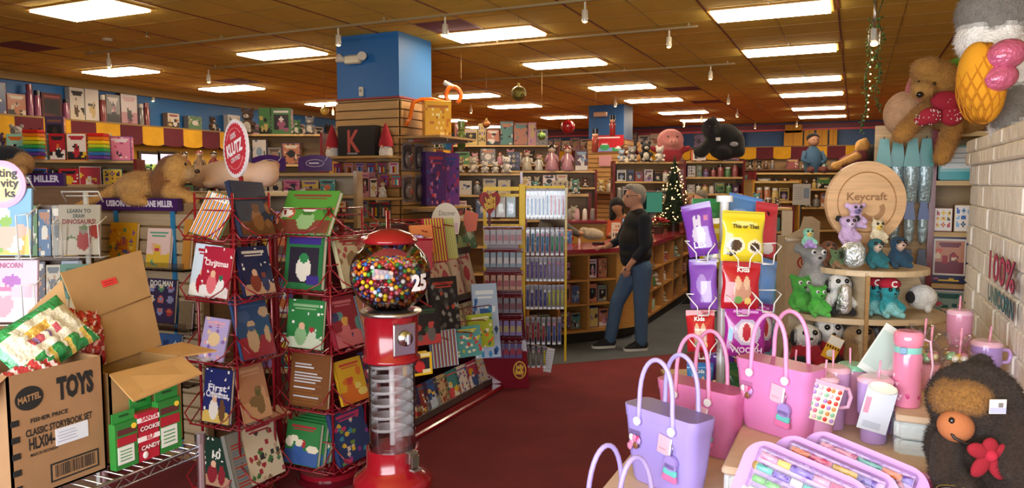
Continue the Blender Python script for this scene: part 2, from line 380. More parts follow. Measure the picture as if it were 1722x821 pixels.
# striped scalloped awnings along the left and back walls, with a ledge on top
def awning(length, dx, loc, rz, label, phase=0):
    t = thing('striped_awning', label, 'awning', loc, rz, None); m = MB(); s = MB(); n = int(length / dx)
    for i in range(n):
        col = '#cc981c' if (i + phase) % 2 else '#5c1c28'; x0 = i * dx; pts = [(x0, .3), (x0 + dx, .3)]
        pts += [(x0 + dx * (1 - k / 8), -.0 - .035 * math.sin(PI * k / 8) ** .5) for k in range(9)][::-1][::-1]
        m.prism(pts, -.25, -.235, col, 'cloth')
    m.build('valance', t); s.box((length / 2, -.12, .31), (length, .27, .025), '#8a6a34', 'wood'); s.build('ledge', t)
    b = MB()
    for k in range(int(length / 2) + 1): b.box((min(k * 2 + .1, length - .05), -.11, .2), (.03, .2, .19), '#6a5030')
    b.build('bracket', t); return t
awning(15.4, .44, (XL + .02, 6.2, 2.42), PI / 2, 'long yellow and maroon striped awning along the blue left wall')
awning(12.6, .46, (-11.3, YB - .02, 2.42), 0, 'yellow and maroon striped awning on the dark blue back wall', 1)

# ceiling light panels
LIGHTS = [('right-hand row', -1.355, [7.5, 9.84, 12.73, 14.95, 17.85, 20.12]), ('second row from the right', -4.295, [7.38, 9.65, 12.47, 14.7, 17.58, 19.95]),
          ('third row from the right', -7.32, [4.7, 7.36, 12.5, 14.6, 17.6]), ('far left row', -10.6, [7.56, 9.75, 12.55, 17.3, 19.7])]
lp = None
for row, x, ys in LIGHTS:
    for k, y in enumerate(ys):
        lab = 'bright rectangular ceiling light panel, %s from the front in the %s' % (ORD[k], row)
        if lp is None:
            lp = thing('ceiling_light', lab, 'ceiling light', (x, y, H), 0, 'ceiling light panels')
            m = MB(); m.box((.55, .015, -.005), (1.13, .03, .02), '#c08a3a'); m.box((.55, .515, -.005), (1.13, .03, .02), '#c08a3a')
            m.box((0, .265, -.005), (.03, .5, .02), '#c08a3a'); m.box((1.1, .265, -.005), (.03, .5, .02), '#c08a3a'); m.build('frame', lp)
            m = MB(); m.box((.55, .265, -.016), (1.07, .48, .034), '#ffe9c8', 'emit%g' % PANEL_EMIT); m.build('diffuser', lp)
        else: dup(lp, (x, y, H), label=lab)

# lighting tracks and spot lamps
def spot(p, where, on=True):
    t = thing('track_spotlight', 'small white spotlight hanging from the ceiling ' + where, 'spotlight', p, 0, 'ceiling spotlights')
    m = MB(); m.cyl((0, 0, .035), .012, .08, '#d8ccb0', 'paint', 8); m.build('stem', t)
    m = MB(); m.ring([(.03, -.13), (.036, -.1), (.034, -.01), (.015, .0)], '#d8ccb0', 'gloss', 12, capb=False); m.build('lamp_shade', t)
    m = MB(); m.ell((0, 0, -.125), (.027, .027, .02), '#ffd890', 'emit8', 10, 6); m.build('bulb', t); t.scale = (.85, .85, .85); return t
tr = []
for k, (ua, va, ub, vb, lab) in enumerate(((150, 93, 1010, -3, 'long pale lighting track on the ceiling nearest the camera'), (350, 116, 1176, 47, 'pale ceiling lighting track crossing behind the blue column'),
                                         (735, 137, 1240, 112, 'thin ceiling lighting track third from the front'))):
    a = onz(ua, va, H - .05); b = onz(ub, vb, H - .05); y = (a.y + b.y) / 2
    m = MB(); m.box(((a.x + b.x) / 2, y, H - .04), (b.x - a.x, .026, .022), '#9a8458', 'paint')
    for q in range(4): m.box((a.x + .1 + (b.x - a.x - .2) * q / 3, y, H - .012), (.02, .02, .03), '#a89468')
    tag(m.build('lighting_track'), lab, 'lighting track'); tr.append((a.x, b.x, y))
for u, v, where, z in ((558, 45, 'left of the blue column top', 0), (746, 28, 'over the blue column', 0), (987, 6, 'at the top edge near the middle', 0), (197, 92, 'near the front left light panel', 0),
                       (373, 122, 'in front of the far left light row', 1), (1133, 58, 'near the right end of the second track', 1), (1205, 120, 'at the end of the third track', 2), (792, 180, 'above the yellow toy carton', None), (1225, 163, 'between the two right light rows', None),
                       (1270, 208, 'near the red band of the back wall', None), (1340, 205, 'under the farthest right light panel', None), (257, 158, 'against the blue left wall', None), (560, 183, 'just left of the slatted column', None), (1035, 168, 'by the small far column', None),
                       (1240, 187, 'behind the middle of the shop', None), (1180, 196, 'over the black gorilla', None), (1150, 205, 'left of the gorilla', None), (143, 145, 'over the left wall toys', None)):
    p = onz(u, v, H - .06)
    if z is not None: p.y = tr[z][2]; q = ray(u, v); p.x = q[0] / q[1] * p.y if False else p.x
    p.z = H - (.12 if z is not None else .075); spot(p, where)

# column nearest the camera: painted top, slatted panels below
def slat_panel(m, w, z0, z1, col='#b58a52', y=-.02, step=.098):
    z = z0
    while z < z1 - .02:
        h = min(step, z1 - z); m.box((0, y, z + h / 2 - .006), (w, .018, h - .014), col, 'wood'); z += step
def column(name, x0, x1, y0, y1, zs, blue):
    m = MB(); m.box(((x0 + x1) / 2, (y0 + y1) / 2, (zs + H) / 2), (x1 - x0, y1 - y0, H - zs), blue, 'paint'); m.box(((x0 + x1) / 2, (y0 + y1) / 2, zs / 2), (x1 - x0, y1 - y0, zs), '#6a4a28')
    m.box(((x0 + x1) / 2, (y0 + y1) / 2, zs), (x1 - x0 + .03, y1 - y0 + .03, .02), '#8c2c30')
    m.T = Matrix.Translation(((x0 + x1) / 2, y0, 0)); slat_panel(m, x1 - x0, .1, zs - .01)
    m.T = Matrix.Translation((x1, (y0 + y1) / 2, 0)) @ Matrix.Rotation(PI / 2, 4, 'Z'); slat_panel(m, y1 - y0, .1, zs - .01)
    m.T = Matrix.Translation((x0, (y0 + y1) / 2, 0)) @ Matrix.Rotation(-PI / 2, 4, 'Z'); slat_panel(m, y1 - y0, .1, zs - .01)
    return struct(m.build(name))
column('column_1', -5.5, -4.65, 7.1, 7.8, 2.68, '#2468a6'); column('column_2', -5.33, -4.54, 15.6, 16.3, 2.66, '#1f4f86')
t = thing('emergency_light', 'cream twin lamp emergency light on the blue column', 'emergency light', (-5.24, 7.1, 3.12), 0)
m = MB(); m.box((0, -.04, 0), (.22, .07, .1), '#d0c4a4', 'gloss', .015); m.build('housing', t)
for s in (-1, 1):
    m = MB(); m.T = Matrix.Translation((s * .15, -.07, .015)) @ Euler((R(75), 0, s * R(30))).to_matrix().to_4x4(); m.ring([(.03, -.04), (.055, .03), (.05, .04)], '#e0d8c4', 'gloss', 14, capt=True); m.build('lamp_head', t)
m = MB(); m.box((0, -.015, 0), (.06, .03, .11), '#d8d0bc', 'gloss', .008); m.box((0, -.033, .01), (.02, .008, .035), '#8a8478'); tag(m.build('wall_switch', None, (-5.15, 7.1, 2.76)), 'small white switch box on the column below the emergency light', 'switch')
m = MB(); m.ring([(.05, -.03), (.06, -.01), (.06, 0)], '#b8a680', 'paint', 16); tag(m.build('smoke_detector', None, tuple(onz(181, 65, H))), 'round smoke detector on the ceiling at the left', 'smoke detector')
m = MB(); m.cyl((0, 0, -.02), .012, .05, '#908060', 'metal', 8); m.ring([(.03, -.05), (.03, -.045)], '#908060', 'metal', 10); tag(m.build('fire_sprinkler', None, tuple(onz(247, 54, H))), 'small metal fire sprinkler beside the smoke detector', 'sprinkler')

# ================================================================== MERCHANDISE KIT
PAL = [['#c02838', '#e8c22e', '#f0e8e0'], ['#2f62b0', '#7fb4e0', '#f0e8e0'], ['#e687a8', '#b8347c', '#f4e4ec'], ['#3f9a45', '#e8c22e', '#f0e8e0'], ['#6b3f98', '#b593d8', '#e8c22e'], ['#e0742a', '#6e4528', '#f0e0c0'], ['#2a9a94', '#f0e8e0', '#e0742a']]
def g_box(rng, w, d, h, col, style=None, nx=11, ny=13):
    m = MB(); m.box((0, d / 2, h / 2), (w, d, h), col, 'print'); pal = rng.choice(PAL)
    a = art(rng, nx, ny, rng.choice([NAMED[col] if col in NAMED else col, pal[2], pal[0]]), pal + ['#222028'], style or rng.choice(['scene', 'window', 'dots', 'faces', 'scene']))
    m.art(a, (-w * .47, -.002, h * .03), (w * .94, 0, 0), (0, 0, h * .94))
    a = art(rng, 3, ny, pal[0], pal, 'lines'); m.art(a, (w / 2 + .002, d * .05, h * .05), (0, d * .9, 0), (0, 0, h * .9)); return m
def g_pack(rng, w, h, col):
    m = MB(); m.box((0, .004, h / 2), (w, .006, h), col, 'print'); m.box((0, -.01, h * .4), (w * .7, .024, h * .62), '#ffffff', 'clear')
    pal = rng.choice(PAL); m.box((0, .0, h * .4), (w * .22, .012, h * .55), pal[0], 'gloss'); m.box((w * .2, .0, h * .36), (w * .16, .012, h * .5), pal[1], 'gloss'); m.box((-w * .2, .0, h * .36), (w * .16, .012, h * .48), pal[2], 'gloss'); m.box((0, -.001, h * .86), (w * .8, .006, h * .12), pal[0], 'print'); return m
def g_plush(rng, s, col, belly='#e8dcc8'):
    m = MB(); f = 'fur'; m.ell((0, .0, s * .285), (s * .24, s * .2, s * .28), col, f); m.ell((0, -s * .03, s * .68), (s * .22, s * .19, s * .2), col, f)
    m.ell((0, -s * .2, s * .63), (s * .1, s * .09, s * .075), belly, f); m.ell((0, -s * .29, s * .655), (s * .03, s * .02, s * .022), '#1a1512', 'gloss', 8, 5)
    m.ell((0, -s * .14, s * .26), (s * .15, s * .08, s * .19), belly, f)
    for q in (-1, 1):
        m.ell((q * s * .17, 0, s * .87), (s * .08, s * .04, s * .085), col, f); m.ell((q * s * .24, -s * .12, s * .36), (s * .075, s * .15, s * .075), col, f, rot=(R(25), 0, 0))
        m.ell((q * s * .18, -s * .26, s * .09), (s * .09, s * .2, s * .085), col, f); m.ell((q * s * .18, -s * .44, s * .1), (s * .07, s * .03, s * .07), belly, f, 8, 5)
        m.ell((q * s * .08, -s * .2, s * .73), s * .022, '#0c0c0c', 'gloss', 8, 5)
    return m
def g_jar(rng, r, h, col): return MB().ring([(r, 0), (r, h * .72), (r * .8, h * .8), (r * .8, h * .82)], col, 'gloss', 12).ring([(r * .86, h * .82), (r * .86, h)], rng.choice(['#e8e4dc', '#c02838', '#1d1c20']), 'gloss', 12)
def g_figure(rng, s, col):
    m = MB(); m.ring([(s * .2, 0), (s * .24, s * .05), (s * .15, s * .4), (s * .09, s * .6)], col, 'gloss', 10); m.ell((0, 0, s * .7), s * .13, '#e0b898', 'gloss', 10, 7); m.ell((0, .01, s * .76), (s * .14, s * .14, s * .12), rng.choice(['#3a2418', '#c8922e', '#c02838']), 'gloss', 10, 7)
    for q in (-1, 1): m.ell((q * s * .17, -s * .03, s * .42), (s * .05, s * .05, s * .15), col, 'gloss', 8, 5, (0, q * R(-25), 0))
    return m
def goods(start, rz, length, kinds, hr, wr, where, group, seed, cols=None, depth=.12, gap=.012, jitter=.04, endname='left end'):
    """a row of separate items standing on a shelf from START along the shelf, fronts facing -y turned by RZ"""
    rng = random.Random(seed); x = .01; i = 0; d = Vector((math.cos(rz), math.sin(rz), 0)); out = []
    while True:
        w = rng.uniform(*wr); h = rng.uniform(*hr)
        if x + w > length: break
        kind = rng.choice(kinds); col = rng.choice(cols or NKEYS); hexc = NAMED.get(col, col)
        if kind == 'toy_box': m = g_box(rng, w, min(depth, .3), h, hexc); noun = 'toy box'
        elif kind == 'picture_book': m = g_box(rng, w, .02, h, hexc, 'scene'); noun = 'picture book'
        elif kind == 'boxed_game': m = g_box(rng, w, .06, h, hexc, 'dots'); noun = 'boxed game'
        elif kind == 'plush_toy': w = min(w, h * .8); m = g_plush(rng, min(h, w * 1.5), hexc); noun = 'plush toy'
        elif kind == 'jar': w = min(w, .1); m = g_jar(rng, w / 2, h, hexc); noun = 'lidded jar'
        elif kind == 'figurine': w = h * .5; m = g_figure(rng, h, hexc); noun = 'toy figure'
        elif kind == 'hanging_pack': m = g_pack(rng, w, h, hexc); noun = 'hanging toy pack'
        p = Vector(start) + d * (x + w / 2)
        if start[1] > 6.0: m.c = [tuple((q * .62 + (c[0] + c[1] + c[2]) / 3 * k2 * .38) * .62 for q, k2 in zip(c, (1.1, .95, .85))) for c in m.c]  # dim light deeper in the shop put into the goods' colours: duller, darker
        o = m.build(kind); o.location = p; o.rotation_euler = (0, 0, rz + (0 if kind in ('hanging_pack',) else rng.uniform(-jitter, jitter)))
        tag(o, '%s %s, %s from left %s' % (col, noun, ORD[i], where), noun.split()[-1] if noun != 'plush toy' else 'plush toy', group); out.append(o)
        x += w + gap * rng.uniform(.6, 2); i += 1
    return out
def shelf_unit(label, loc, rz, w, d, levels, wood='#a9854e', frame='#7d1f27', top=None, back=True, cat='shelf unit', name='shelf_unit'):
    t = thing(name, label, cat, loc, rz); top = top or levels[-1] + .02
    for s in (-1, 1):
        m = MB(); m.box((s * w / 2, d / 2, top / 2), (.035, d, top), frame, 'gloss'); m.build('side_panel', t)
    if back: m = MB(); m.box((0, d - .01, top / 2), (w - .03, .018, top - .04), wood, 'wood'); m.build('back_panel', t)
    for z in levels:
        m = MB(); m.box((0, d / 2, z - .012), (w - .035, d - .02, .024), wood, 'wood'); m.box((0, .006, z - .015), (w - .035, .012, .03), '#c8a468', 'wood'); m.build('shelf', t)
    m = MB(); m.box((0, d / 2, .05), (w - .04, d - .04, .1), frame, 'gloss'); m.build('plinth', t)
    return t
# ================================================================== RIGHT FOREGROUND: the brick ledges and half wall by the shop window
CFW = Vector((-math.sin(YAW), math.cos(YAW), 0)); CRT = Vector((math.cos(YAW), math.sin(YAW), 0))
def cs(s, d, z=0): p = CFW * d + CRT * s; return Vector((p.x, p.y, z))
def localmap(o, d0):
    o = Vector(o); Mi = Matrix.Rotation(-YAW, 3, 'Z')
    return lambda u, v, y=0: tuple(Mi @ (at(u, v, d0 + y) - o))
def bricks(m, x0, x1, y0, y1, z0, z1, col, ch=.115, L=.3, face='xy', seed=1):
    """rough painted block work laid over the faces that show"""
    rg = random.Random(seed); m.box(((x0 + x1) / 2, (y0 + y1) / 2, (z0 + z1) / 2), (x1 - x0 - .02, y1 - y0 - .02, z1 - z0), '#ece2d0', 'brick'); n = max(1, round((z1 - z0) / ch)); hh = (z1 - z0) / n
    for k in range(n):
        z = z0 + (k + .5) * hh
        for ax, a0, a1 in (('x', y0, y1), ('y', x0, x1)):
            if ax not in face: continue
            p = a0 - (L / 2 if k % 2 else 0)
            while p < a1 - .01:
                q0, q1 = max(p, a0), min(p + L, a1); p += L
                if q1 - q0 < .02: continue
                e = rg.uniform(.004, .014)
                if ax == 'x': m.box((x0 - e / 2 + .01, (q0 + q1) / 2, z), (.03 + e, q1 - q0 - .003, hh - .004), col, 'brick', .008)
                else: m.box(((q0 + q1) / 2, y0 - e / 2 + .01, z), (q1 - q0 - .003, .03 + e, hh - .004), col, 'brick', .008)
WHT = '#fdf8ee'
m = MB(); bricks(m, .62, .92, 2.5, 5.05, 0, 1.82, WHT, .115, .34); bricks(m, .595, .95, 2.5, 5.07, 1.82, 1.965, '#f6eedc', .075, .4); struct(m.build('wall_pier'))
m = MB(); bricks(m, -.36, .6, 2.55, 3.45, 0, .73, '#dfe4e4', .1, .26); m.box((.12, 3.0, .745), (1.0, .94, .03), '#dcbfa4', 'card', .008); struct(m.build('wall_ledge'))
m = MB(); bricks(m, -.78, -.38, 2.46, 3.45, 0, .6, '#dfe4e4', .1, .26); m.box((-.57, 2.95, .615), (.44, 1.04, .03), '#dcbfa4', 'card', .008)
bricks(m, -.36, .6, 1.75, 2.53, 0, .6, '#dfe4e4', .1, .26); m.box((.13, 2.12, .615), (.98, .82, .03), '#dcbfa4', 'card', .008); struct(m.build('wall_ledge.001'))
m = MB(); bricks(m, .17, .6, 2.93, 5.0, .745, .875, '#d8e2e6', .065, .2); m.box((.39, 3.96, .888), (.46, 2.1, .025), '#dcbfa4', 'card', .006); struct(m.build('wall_ledge.002'))
m = MB(); bricks(m, -1.0, -.4, 1.6, 2.42, 0, .358, '#dfe4e4', .1, .26); struct(m.build('wall_ledge.003'))
# painted words on the half wall
m = MB()
a = onx(1670, 480, .6); b = onx(1716, 480, .6); wd = a.y - b.y; yc = (a.y + b.y) / 2
for s, h, z, c1, c2 in (('100%', .125, 1.285, '#e0507e', '#6b3550'), ('UNICORN', .075, 1.18, '#3fa0a8', '#4a3550')):
    m.text(s, h, (.582, yc, z), c2, (0, -1, 0), (0, 0, 1), bold=.035, w=wd * 1.04); m.text(s, h, (.5805, yc, z), c1, (0, -1, 0), (0, 0, 1), bold=.012, w=wd * .97)
tag(m.build('wall_lettering'), 'pink and teal words 100% UNICORN on the white brick half wall', 'sign')

# ---- rubber tote bags
def rrect(w, d, r, n=4):
    P = []
    for cx, cy, a0 in ((w / 2 - r, -d / 2 + r, -PI / 2), (w / 2 - r, d / 2 - r, 0), (-w / 2 + r, d / 2 - r, PI / 2), (-w / 2 + r, -d / 2 + r, PI)):
        for k in range(n + 1): a = a0 + PI / 2 * k / n; P.append((cx + r * math.cos(a), cy + r * math.sin(a)))
    return P
def rloft(m, secs, col, mt, cap=True, capt=False):
    n = len(secs[0][0]); P = [(x, y, z) for pl, z in secs for x, y in pl]
    F = [(k * n + i, k * n + (i + 1) % n, (k + 1) * n + (i + 1) % n, (k + 1) * n + i) for k in range(len(secs) - 1) for i in range(n)]
    m.add(P, F, col, mt, True)
    if cap: m.add(P[:n], [tuple(range(n - 1, -1, -1))], col, mt)
    if capt: m.add(P[-n:], [tuple(range(n))], col, mt)
def tote(label, loc, rz, col, dark, hcol, w=.31, d=.13, h=.28, hh=.19, charms=True, tagcol='#f0b8cc', lean=0):
    t = thing('tote_bag', label, 'tote bag', loc, rz, 'rubber tote bags on the ledge', tilt=lean); m = MB()
    rloft(m, [(rrect(w * .8, d * .72, .04), 0), (rrect(w * .84, d * .82, .045), .012), (rrect(w * .9, d * .92, .04), h * .35), (rrect(w * .97, d, .035), h * .84), (rrect(w * .985, d, .033), h * .85), (rrect(w, d * 1.03, .03), h)], col, 'rubber')
    rloft(m, [(rrect(w * .985, d * .99, .028), h), (rrect(w * .9, d * .88, .03), h * .5), (rrect(w * .8, d * .7, .03), .012)], dark, 'rubber')
    a = rrect(w, d * 1.03, .03); b = rrect(w * .985, d * .99, .028); n = len(a)
    m.add([(x, y, h) for x, y in a] + [(x, y, h) for x, y in b], [(i, (i + 1) % n, (i + 1) % n + n, i + n) for i in range(n)], col, 'rubber'); m.build('body', t)
    for q in (-1, 1):
        y = q * (d / 2 + .006); m = MB(); P = []
        for k in range(17):
            a = PI * k / 16; P.append((-.075 * math.cos(a), y + q * -.006 * math.sin(a), h + .02 + (hh - .02) * math.sin(a) ** .75))
        P = [(-.078, y, h - .045), (-.077, y, h - .01)] + P + [(.077, y, h - .01), (.078, y, h - .045)]; m.tube(P, .0085, hcol, 'rubber', 8); m.build('handle', t)
        for s in (-1, 1):
            m = MB(); m.T = Matrix.Translation((s * .078, y + q * .008, h - .045)) @ Matrix.Rotation(PI / 2 * q, 4, 'X'); m.ring([(.016, -.004), (.016, .004), (.012, .007)], '#f4f0f4', 'gloss', 14); m.build('button', t)
    if charms:
        m = MB(); m.box((0, 0, 0), (.055, .003, .06), '#f6f0f2', 'clear'); c = random.Random(3)
        for k in range(7): m.ell((c.uniform(-.024, .024), -.003, c.uniform(-.035, .03)), (.013, .004, .014), c.choice(['#e8508a', '#8a5a40', '#f4e4ec', '#e090b8', '#c8a0e0']), 'gloss', 8, 5)
        m.build('charm_pack', t, (-.098, -d / 2 - .004, h - .115), label='clear pack of small pink charms')
        m = MB(); m.box((0, 0, 0), (.05, .004, .065), tagcol, 'print', .001); m.box((.006, .004, -.003), (.05, .003, .065), '#f8f0f0', 'print'); m.box((0, -.003, -.014), (.03, .001, .002), '#c08090'); m.build('price_tag', t, (.04, -d / 2 - .008, h - .1), (0, R(8), 0), label='pale pink paper tag')
        m = MB()
        for k, cc in enumerate(('#e878b0', '#6fcdc8', '#a890d8')): m.box((0, 0, -.035 + k * .022), (.062 - k * .006, .014, .024), cc, 'rubber', .004)
        m.disc((0, .02), .026, -.007, .007, '#a890d8', 'rubber', 16); m.tube([(0, 0, .04), (.003, 0, .07), (-.005, 0, .085)], .002, '#b0b0b8', 'metal'); m.build('cloud_charm', t, (.075, -d / 2 - .012, h - .175), (0, R(6), 0), label='striped lilac, mint and pink rubber charm')
    else:
        for k in range(4): m = MB(); m.cyl((0, 0, 0), .003, .004, dark, 'rubber', 6)
    return t
tote('lilac rubber tote bag nearest the red carpet, on the lower brick ledge', cs(.56, 2.6, .632), R(-27), '#ac98e4', '#7a68a8', '#bcaef2', w=.33)
tote('dark pink rubber tote bag standing behind the lilac tote', cs(.775, 2.98, .632), R(-22), '#dc7cb0', '#b85484', '#ee9cc8', w=.37, h=.27, hh=.21)
tote('bright pink rubber tote bag on the upper brick ledge', cs(1.025, 2.8, .762), R(-30), '#e288c4', '#c86a9c', '#f0a0d0', w=.33, h=.275)
tote('pink tote bag mostly below the frame, with a low pink handle showing', cs(.225, 2.03, .36), R(-25), '#d4709c', '#a04868', '#e890b4', charms=False)
tote('lilac tote bag mostly below the frame, handle showing left of the large lilac tote', cs(.345, 2.3, .36), R(60), '#a98fd8', '#7c68a8', '#b9a6ee', hh=.23, w=.26, charms=False)

# ---- tumblers
def tumbler(label, loc, rz, col, col2, r=.058, h=.225, handle=True, straw='#f0a0c0', lid='#f4c0d8', tagm=None):
    t = thing('tumbler', label, 'tumbler', loc, rz, 'pink and lilac tumblers')
    m = MB(); m.ring([(r * .72, 0), (r * .76, .006), (r * .8, h * .42), (r, h * .5), (r * 1.03, h * .96), (r * 1.0, h)], col, 'gloss', 24, capt=True); m.build('cup', t)
    m = MB(); m.ring([(r * 1.05, h), (r * 1.05, h + .012), (r * .8, h + .02)], lid, 'gloss', 24); m.build('lid', t)
    if handle: m = MB(); m.tube([(r * .95, 0, h * .9), (r * 1.6, 0, h * .88), (r * 1.75, 0, h * .75), (r * 1.6, 0, h * .58), (r * .95, 0, h * .55)], .008, col2, 'gloss', 8); m.build('handle', t)
    m = MB(); m.tube([(.008, 0, h - .02), (.014, -.004, h + .08)], .004, straw, 'gloss', 8); m.build('straw', t)
    if tagm: tagm(t, r, h)
    return t
def sticker_tag(t, r, h):
    m = MB(); rg = random.Random(8); m.box((0, 0, 0), (.125, .002, .15), '#f2e6cc', 'print'); m.box((0, -.0008, .066), (.125, .002, .018), '#f0a8c0', 'print')
    for i in range(6):
        for j in range(6): m.ell((-.05 + .02 * i + rg.uniform(-.003, .003), -.002, -.062 + .022 * j), (.008, .0015, .009), rg.choice(['#e06a90', '#90c0a0', '#d89050', '#b088c8', '#d8403a', '#e8b8c8']), 'print', 8, 4)
    m.build('sticker_sheet', t, (-.01, -r - .012, h * .74), (0, R(14), 0), label='cream sticker sheet hanging on the cup')
def pouch_tag(t, r, h):
    m = MB(); m.box((0, 0, 0), (.1, .002, .165), '#d4d8e6', 'gloss'); m.box((-.035, -.0015, .01), (.018, .001, .06), '#f090a8', 'print')
    for k in range(5): m.box((-.005, -.0015, -.05 - k * .005), (.06, .001, .002), '#a0a4b0', 'print')
    m.ell((0, -.004, .085), (.05, .003, .022), '#e8dcc8', 'print', 16, 6); m.build('care_pouch', t, (.0, -r - .012, h * .62), (0, R(12), 0), label='white plastic pouch with an oval cream tag')
tumbler('pink tumbler with a sticker sheet hung on its front', cs(1.155, 2.72, .762), R(10), '#dc9cc4', '#e8b0d0', tagm=sticker_tag)
tumbler('lilac tumbler with a white pouch hung on its front', cs(1.345, 2.7, .762), R(5), '#bfa0dc', '#d4b4e4', r=.06, tagm=pouch_tag)
tumbler('lilac handled tumbler right of the white pouch', cs(1.45, 2.83, .762), R(-60), '#b898d4', '#c8a8e0', r=.06)
tumbler('pale pink tumbler between the sticker sheet and the white pouch', cs(1.26, 2.86, .762), R(120), '#d8a8dc', '#e8b8e0', r=.06)
tumbler('rose tumbler behind the sticker sheet tumbler', cs(1.15, 2.98, .762), R(80), '#e4a0b8', '#f0b8c8', r=.045, h=.2, handle=False)
tumbler('small mint lidded tumbler at the back of the pink tumblers', cs(1.36, 2.92, .762), R(150), '#e0a0c0', '#e8b8c8', lid='#8fd8b8', h=.22)
tumbler('lilac handled mug at the right end of the raised ledge', cs(1.93, 2.98, .902), R(20), '#b494d8', '#d0a8e8', r=.055, h=.16)
tumbler('clear pink tumbler standing behind the lilac handled mug', cs(1.98, 3.25, .902), R(100), '#e098b8', '#d8a0c8', r=.05, h=.24)
for k, (s, d, c1) in enumerate(((1.655, 2.92, '#f0a8bc'), (1.76, 2.9, '#f4d8b8'), (1.73, 3.1, '#e8b4d8'))):
    t = thing('candy_cup', 'clear cup of pink and cream candy wrapped in film, %s' % ('nearest the pink bottle', 'nearest the lilac mug', 'behind the other two')[k], 'candy cup', cs(s, d, .902), 0, 'film wrapped candy cups')
    m = MB(); m.ring([(.035, 0), (.05, .1), (.052, .105)], c1, 'gloss', 18); m.build('cup', t); m = MB(); rg = random.Random(k)
    for _ in range(16): m.ell((rg.uniform(-.03, .03), rg.uniform(-.03, .03), .11 + rg.uniform(0, .03)), .015, rg.choice(['#f0e0b0', '#f090b0', '#f8f0e8', '#e8c060', '#a8d8b0']), 'film', 8, 6)
    m.build('candy', t); m = MB(); m.ring([(.056, .1), (.066, .14), (.03, .17), (.02, .18), (.05, .22)], '#ffffff', 'clear', 14, capt=False, capb=False, wob=lambda a, z: 1 + .16 * math.sin(7 * a + z * 60)); m.build('wrapping', t)
    m = MB(); m.tube([(.01, 0, .1), (.016, 0, .25)], .0045, '#f4a0c0', 'gloss', 8); m.build('straw', t)
# pink water bottle
t = thing('water_bottle', 'pink heart patterned water bottle with a mint clasp on the raised ledge', 'water bottle', cs(1.455, 2.69, .902), R(15))
m = MB(); m.ring([(.044, 0), (.049, .006), (.049, .185), (.045, .2)], '#ec8cb0', 'gloss', 28); rg = random.Random(4)
for k in range(16):
    a = rg.uniform(-PI, 0); z = rg.uniform(.015, .18); m.T = Matrix.Translation((.0492 * math.cos(a), .0492 * math.sin(a), z)) @ Matrix.Rotation(a + PI / 2, 4, 'Z'); s = rg.uniform(.006, .009)
    m.add([(0, -.001, -s * 1.2), (s, -.001, .2 * s), (s * .5, -.001, s), (0, -.001, s * .5), (-s * .5, -.001, s), (-s, -.001, .2 * s)], [(0, 1, 2, 3, 4, 5)], rg.choice(['#c03878', '#f8d0e0', '#d85890', '#b070c0']), 'print')
m.build('body', t); m = MB(); m.ring([(.047, .2), (.047, .222)], '#8fd6cc', 'gloss', 24); m.box((-.03, -.045, .212), (.024, .012, .026), '#8fb8d8', 'gloss', .004); m.build('clasp', t, label='mint ring with a blue button')
m = MB(); m.ring([(.044, .222), (.05, .232), (.05, .268), (.04, .278)], '#f28ca8', 'gloss', 24); m.build('lid', t); m = MB(); m.tube([(.045, 0, .25), (.075, 0, .24), (.085, -.005, .15), (.075, -.01, .08)], .004, '#f0c0d4', 'cloth', 6); m.build('strap', t)
m = MB(); m.box((0, 0, 0), (.13, .002, .2), '#d8ded8', 'print'); m.box((-.01, -.0015, 0), (.1, .001, .15), '#bcd0c8', 'print'); tag(m.build('leaflet', None, tuple(cs(1.43, 2.8, 1.07)), (0, R(32), YAW)), 'pale green leaflet leaning behind the pink bottle', 'leaflet')

# ---- pencil cases
def pencil_case(label, loc, rz, tilt, open_=True, col='#c08ad8'):
    t = thing('pencil_case', label, 'pencil case', loc, rz, 'lilac pencil cases with clear pencil packs', tilt=tilt, roll=R(14)); t.scale = (1.18, 1.18, 1.18)
    pts = lambda w, h, n=10: [(-w / 2, 0), (w / 2, 0)] + [(w / 2 - .06 + .06 * math.cos(PI / 2 * k / n), h - .06 + .06 * math.sin(PI / 2 * k / n)) for k in range(n + 1)] + [(-w / 2 + .06 - .06 * math.sin(PI / 2 * k / n), h - .06 + .06 * math.cos(PI / 2 * k / n)) for k in range(n + 1)]
    m = MB(); m.prism(pts(.32, .22), 0, .03, col, 'rubber', '#f4a0c4')
    for x, z, c2 in ((-.12, .15, '#c8a04a'), (.118, .12, '#b8923e'), (-.125, .08, '#f0e8f4'), (-.11, .03, '#e88ab0')): m.ell((x, -.001, z), (.011, .003, .012), c2, 'print', 10, 5)
    m.box((.12, -.001, .06), (.035, .002, .014), '#a84a90', 'print'); m.build('case', t)
    m = MB(); rg = random.Random(hash(label) % 7 if False else len(label)); cols = ['#e84a80', '#f0c030', '#58b8b0', '#f090b8', '#7a58c0', '#e8e4e0', '#f07838', '#70b860']
    for k in range(6):
        z = .026 + k * .031; x = -.115
        while x < .1: L_ = rg.uniform(.025, .06); m.tube([(x, -.014, z), (min(x + L_, .115), -.014, z)], .0095, rg.choice(cols), 'gloss', 7); x += L_ + .003
    m.build('pencils', t); m = MB(); m.box((0, -.015, .105), (.25, .03, .2), '#ffffff', 'clear', .008); m.build('clear_cover', t)
    m = MB(); m.tube([(-.145, .015, .0), (-.145, .015, .14), (-.13, .015, .18), (-.085, .015, .2), (.085, .015, .2), (.13, .015, .18), (.145, .015, .14), (.145, .015, .0)], .004, '#e86aa0', 'cloth', 6); m.build('zip', t); return t
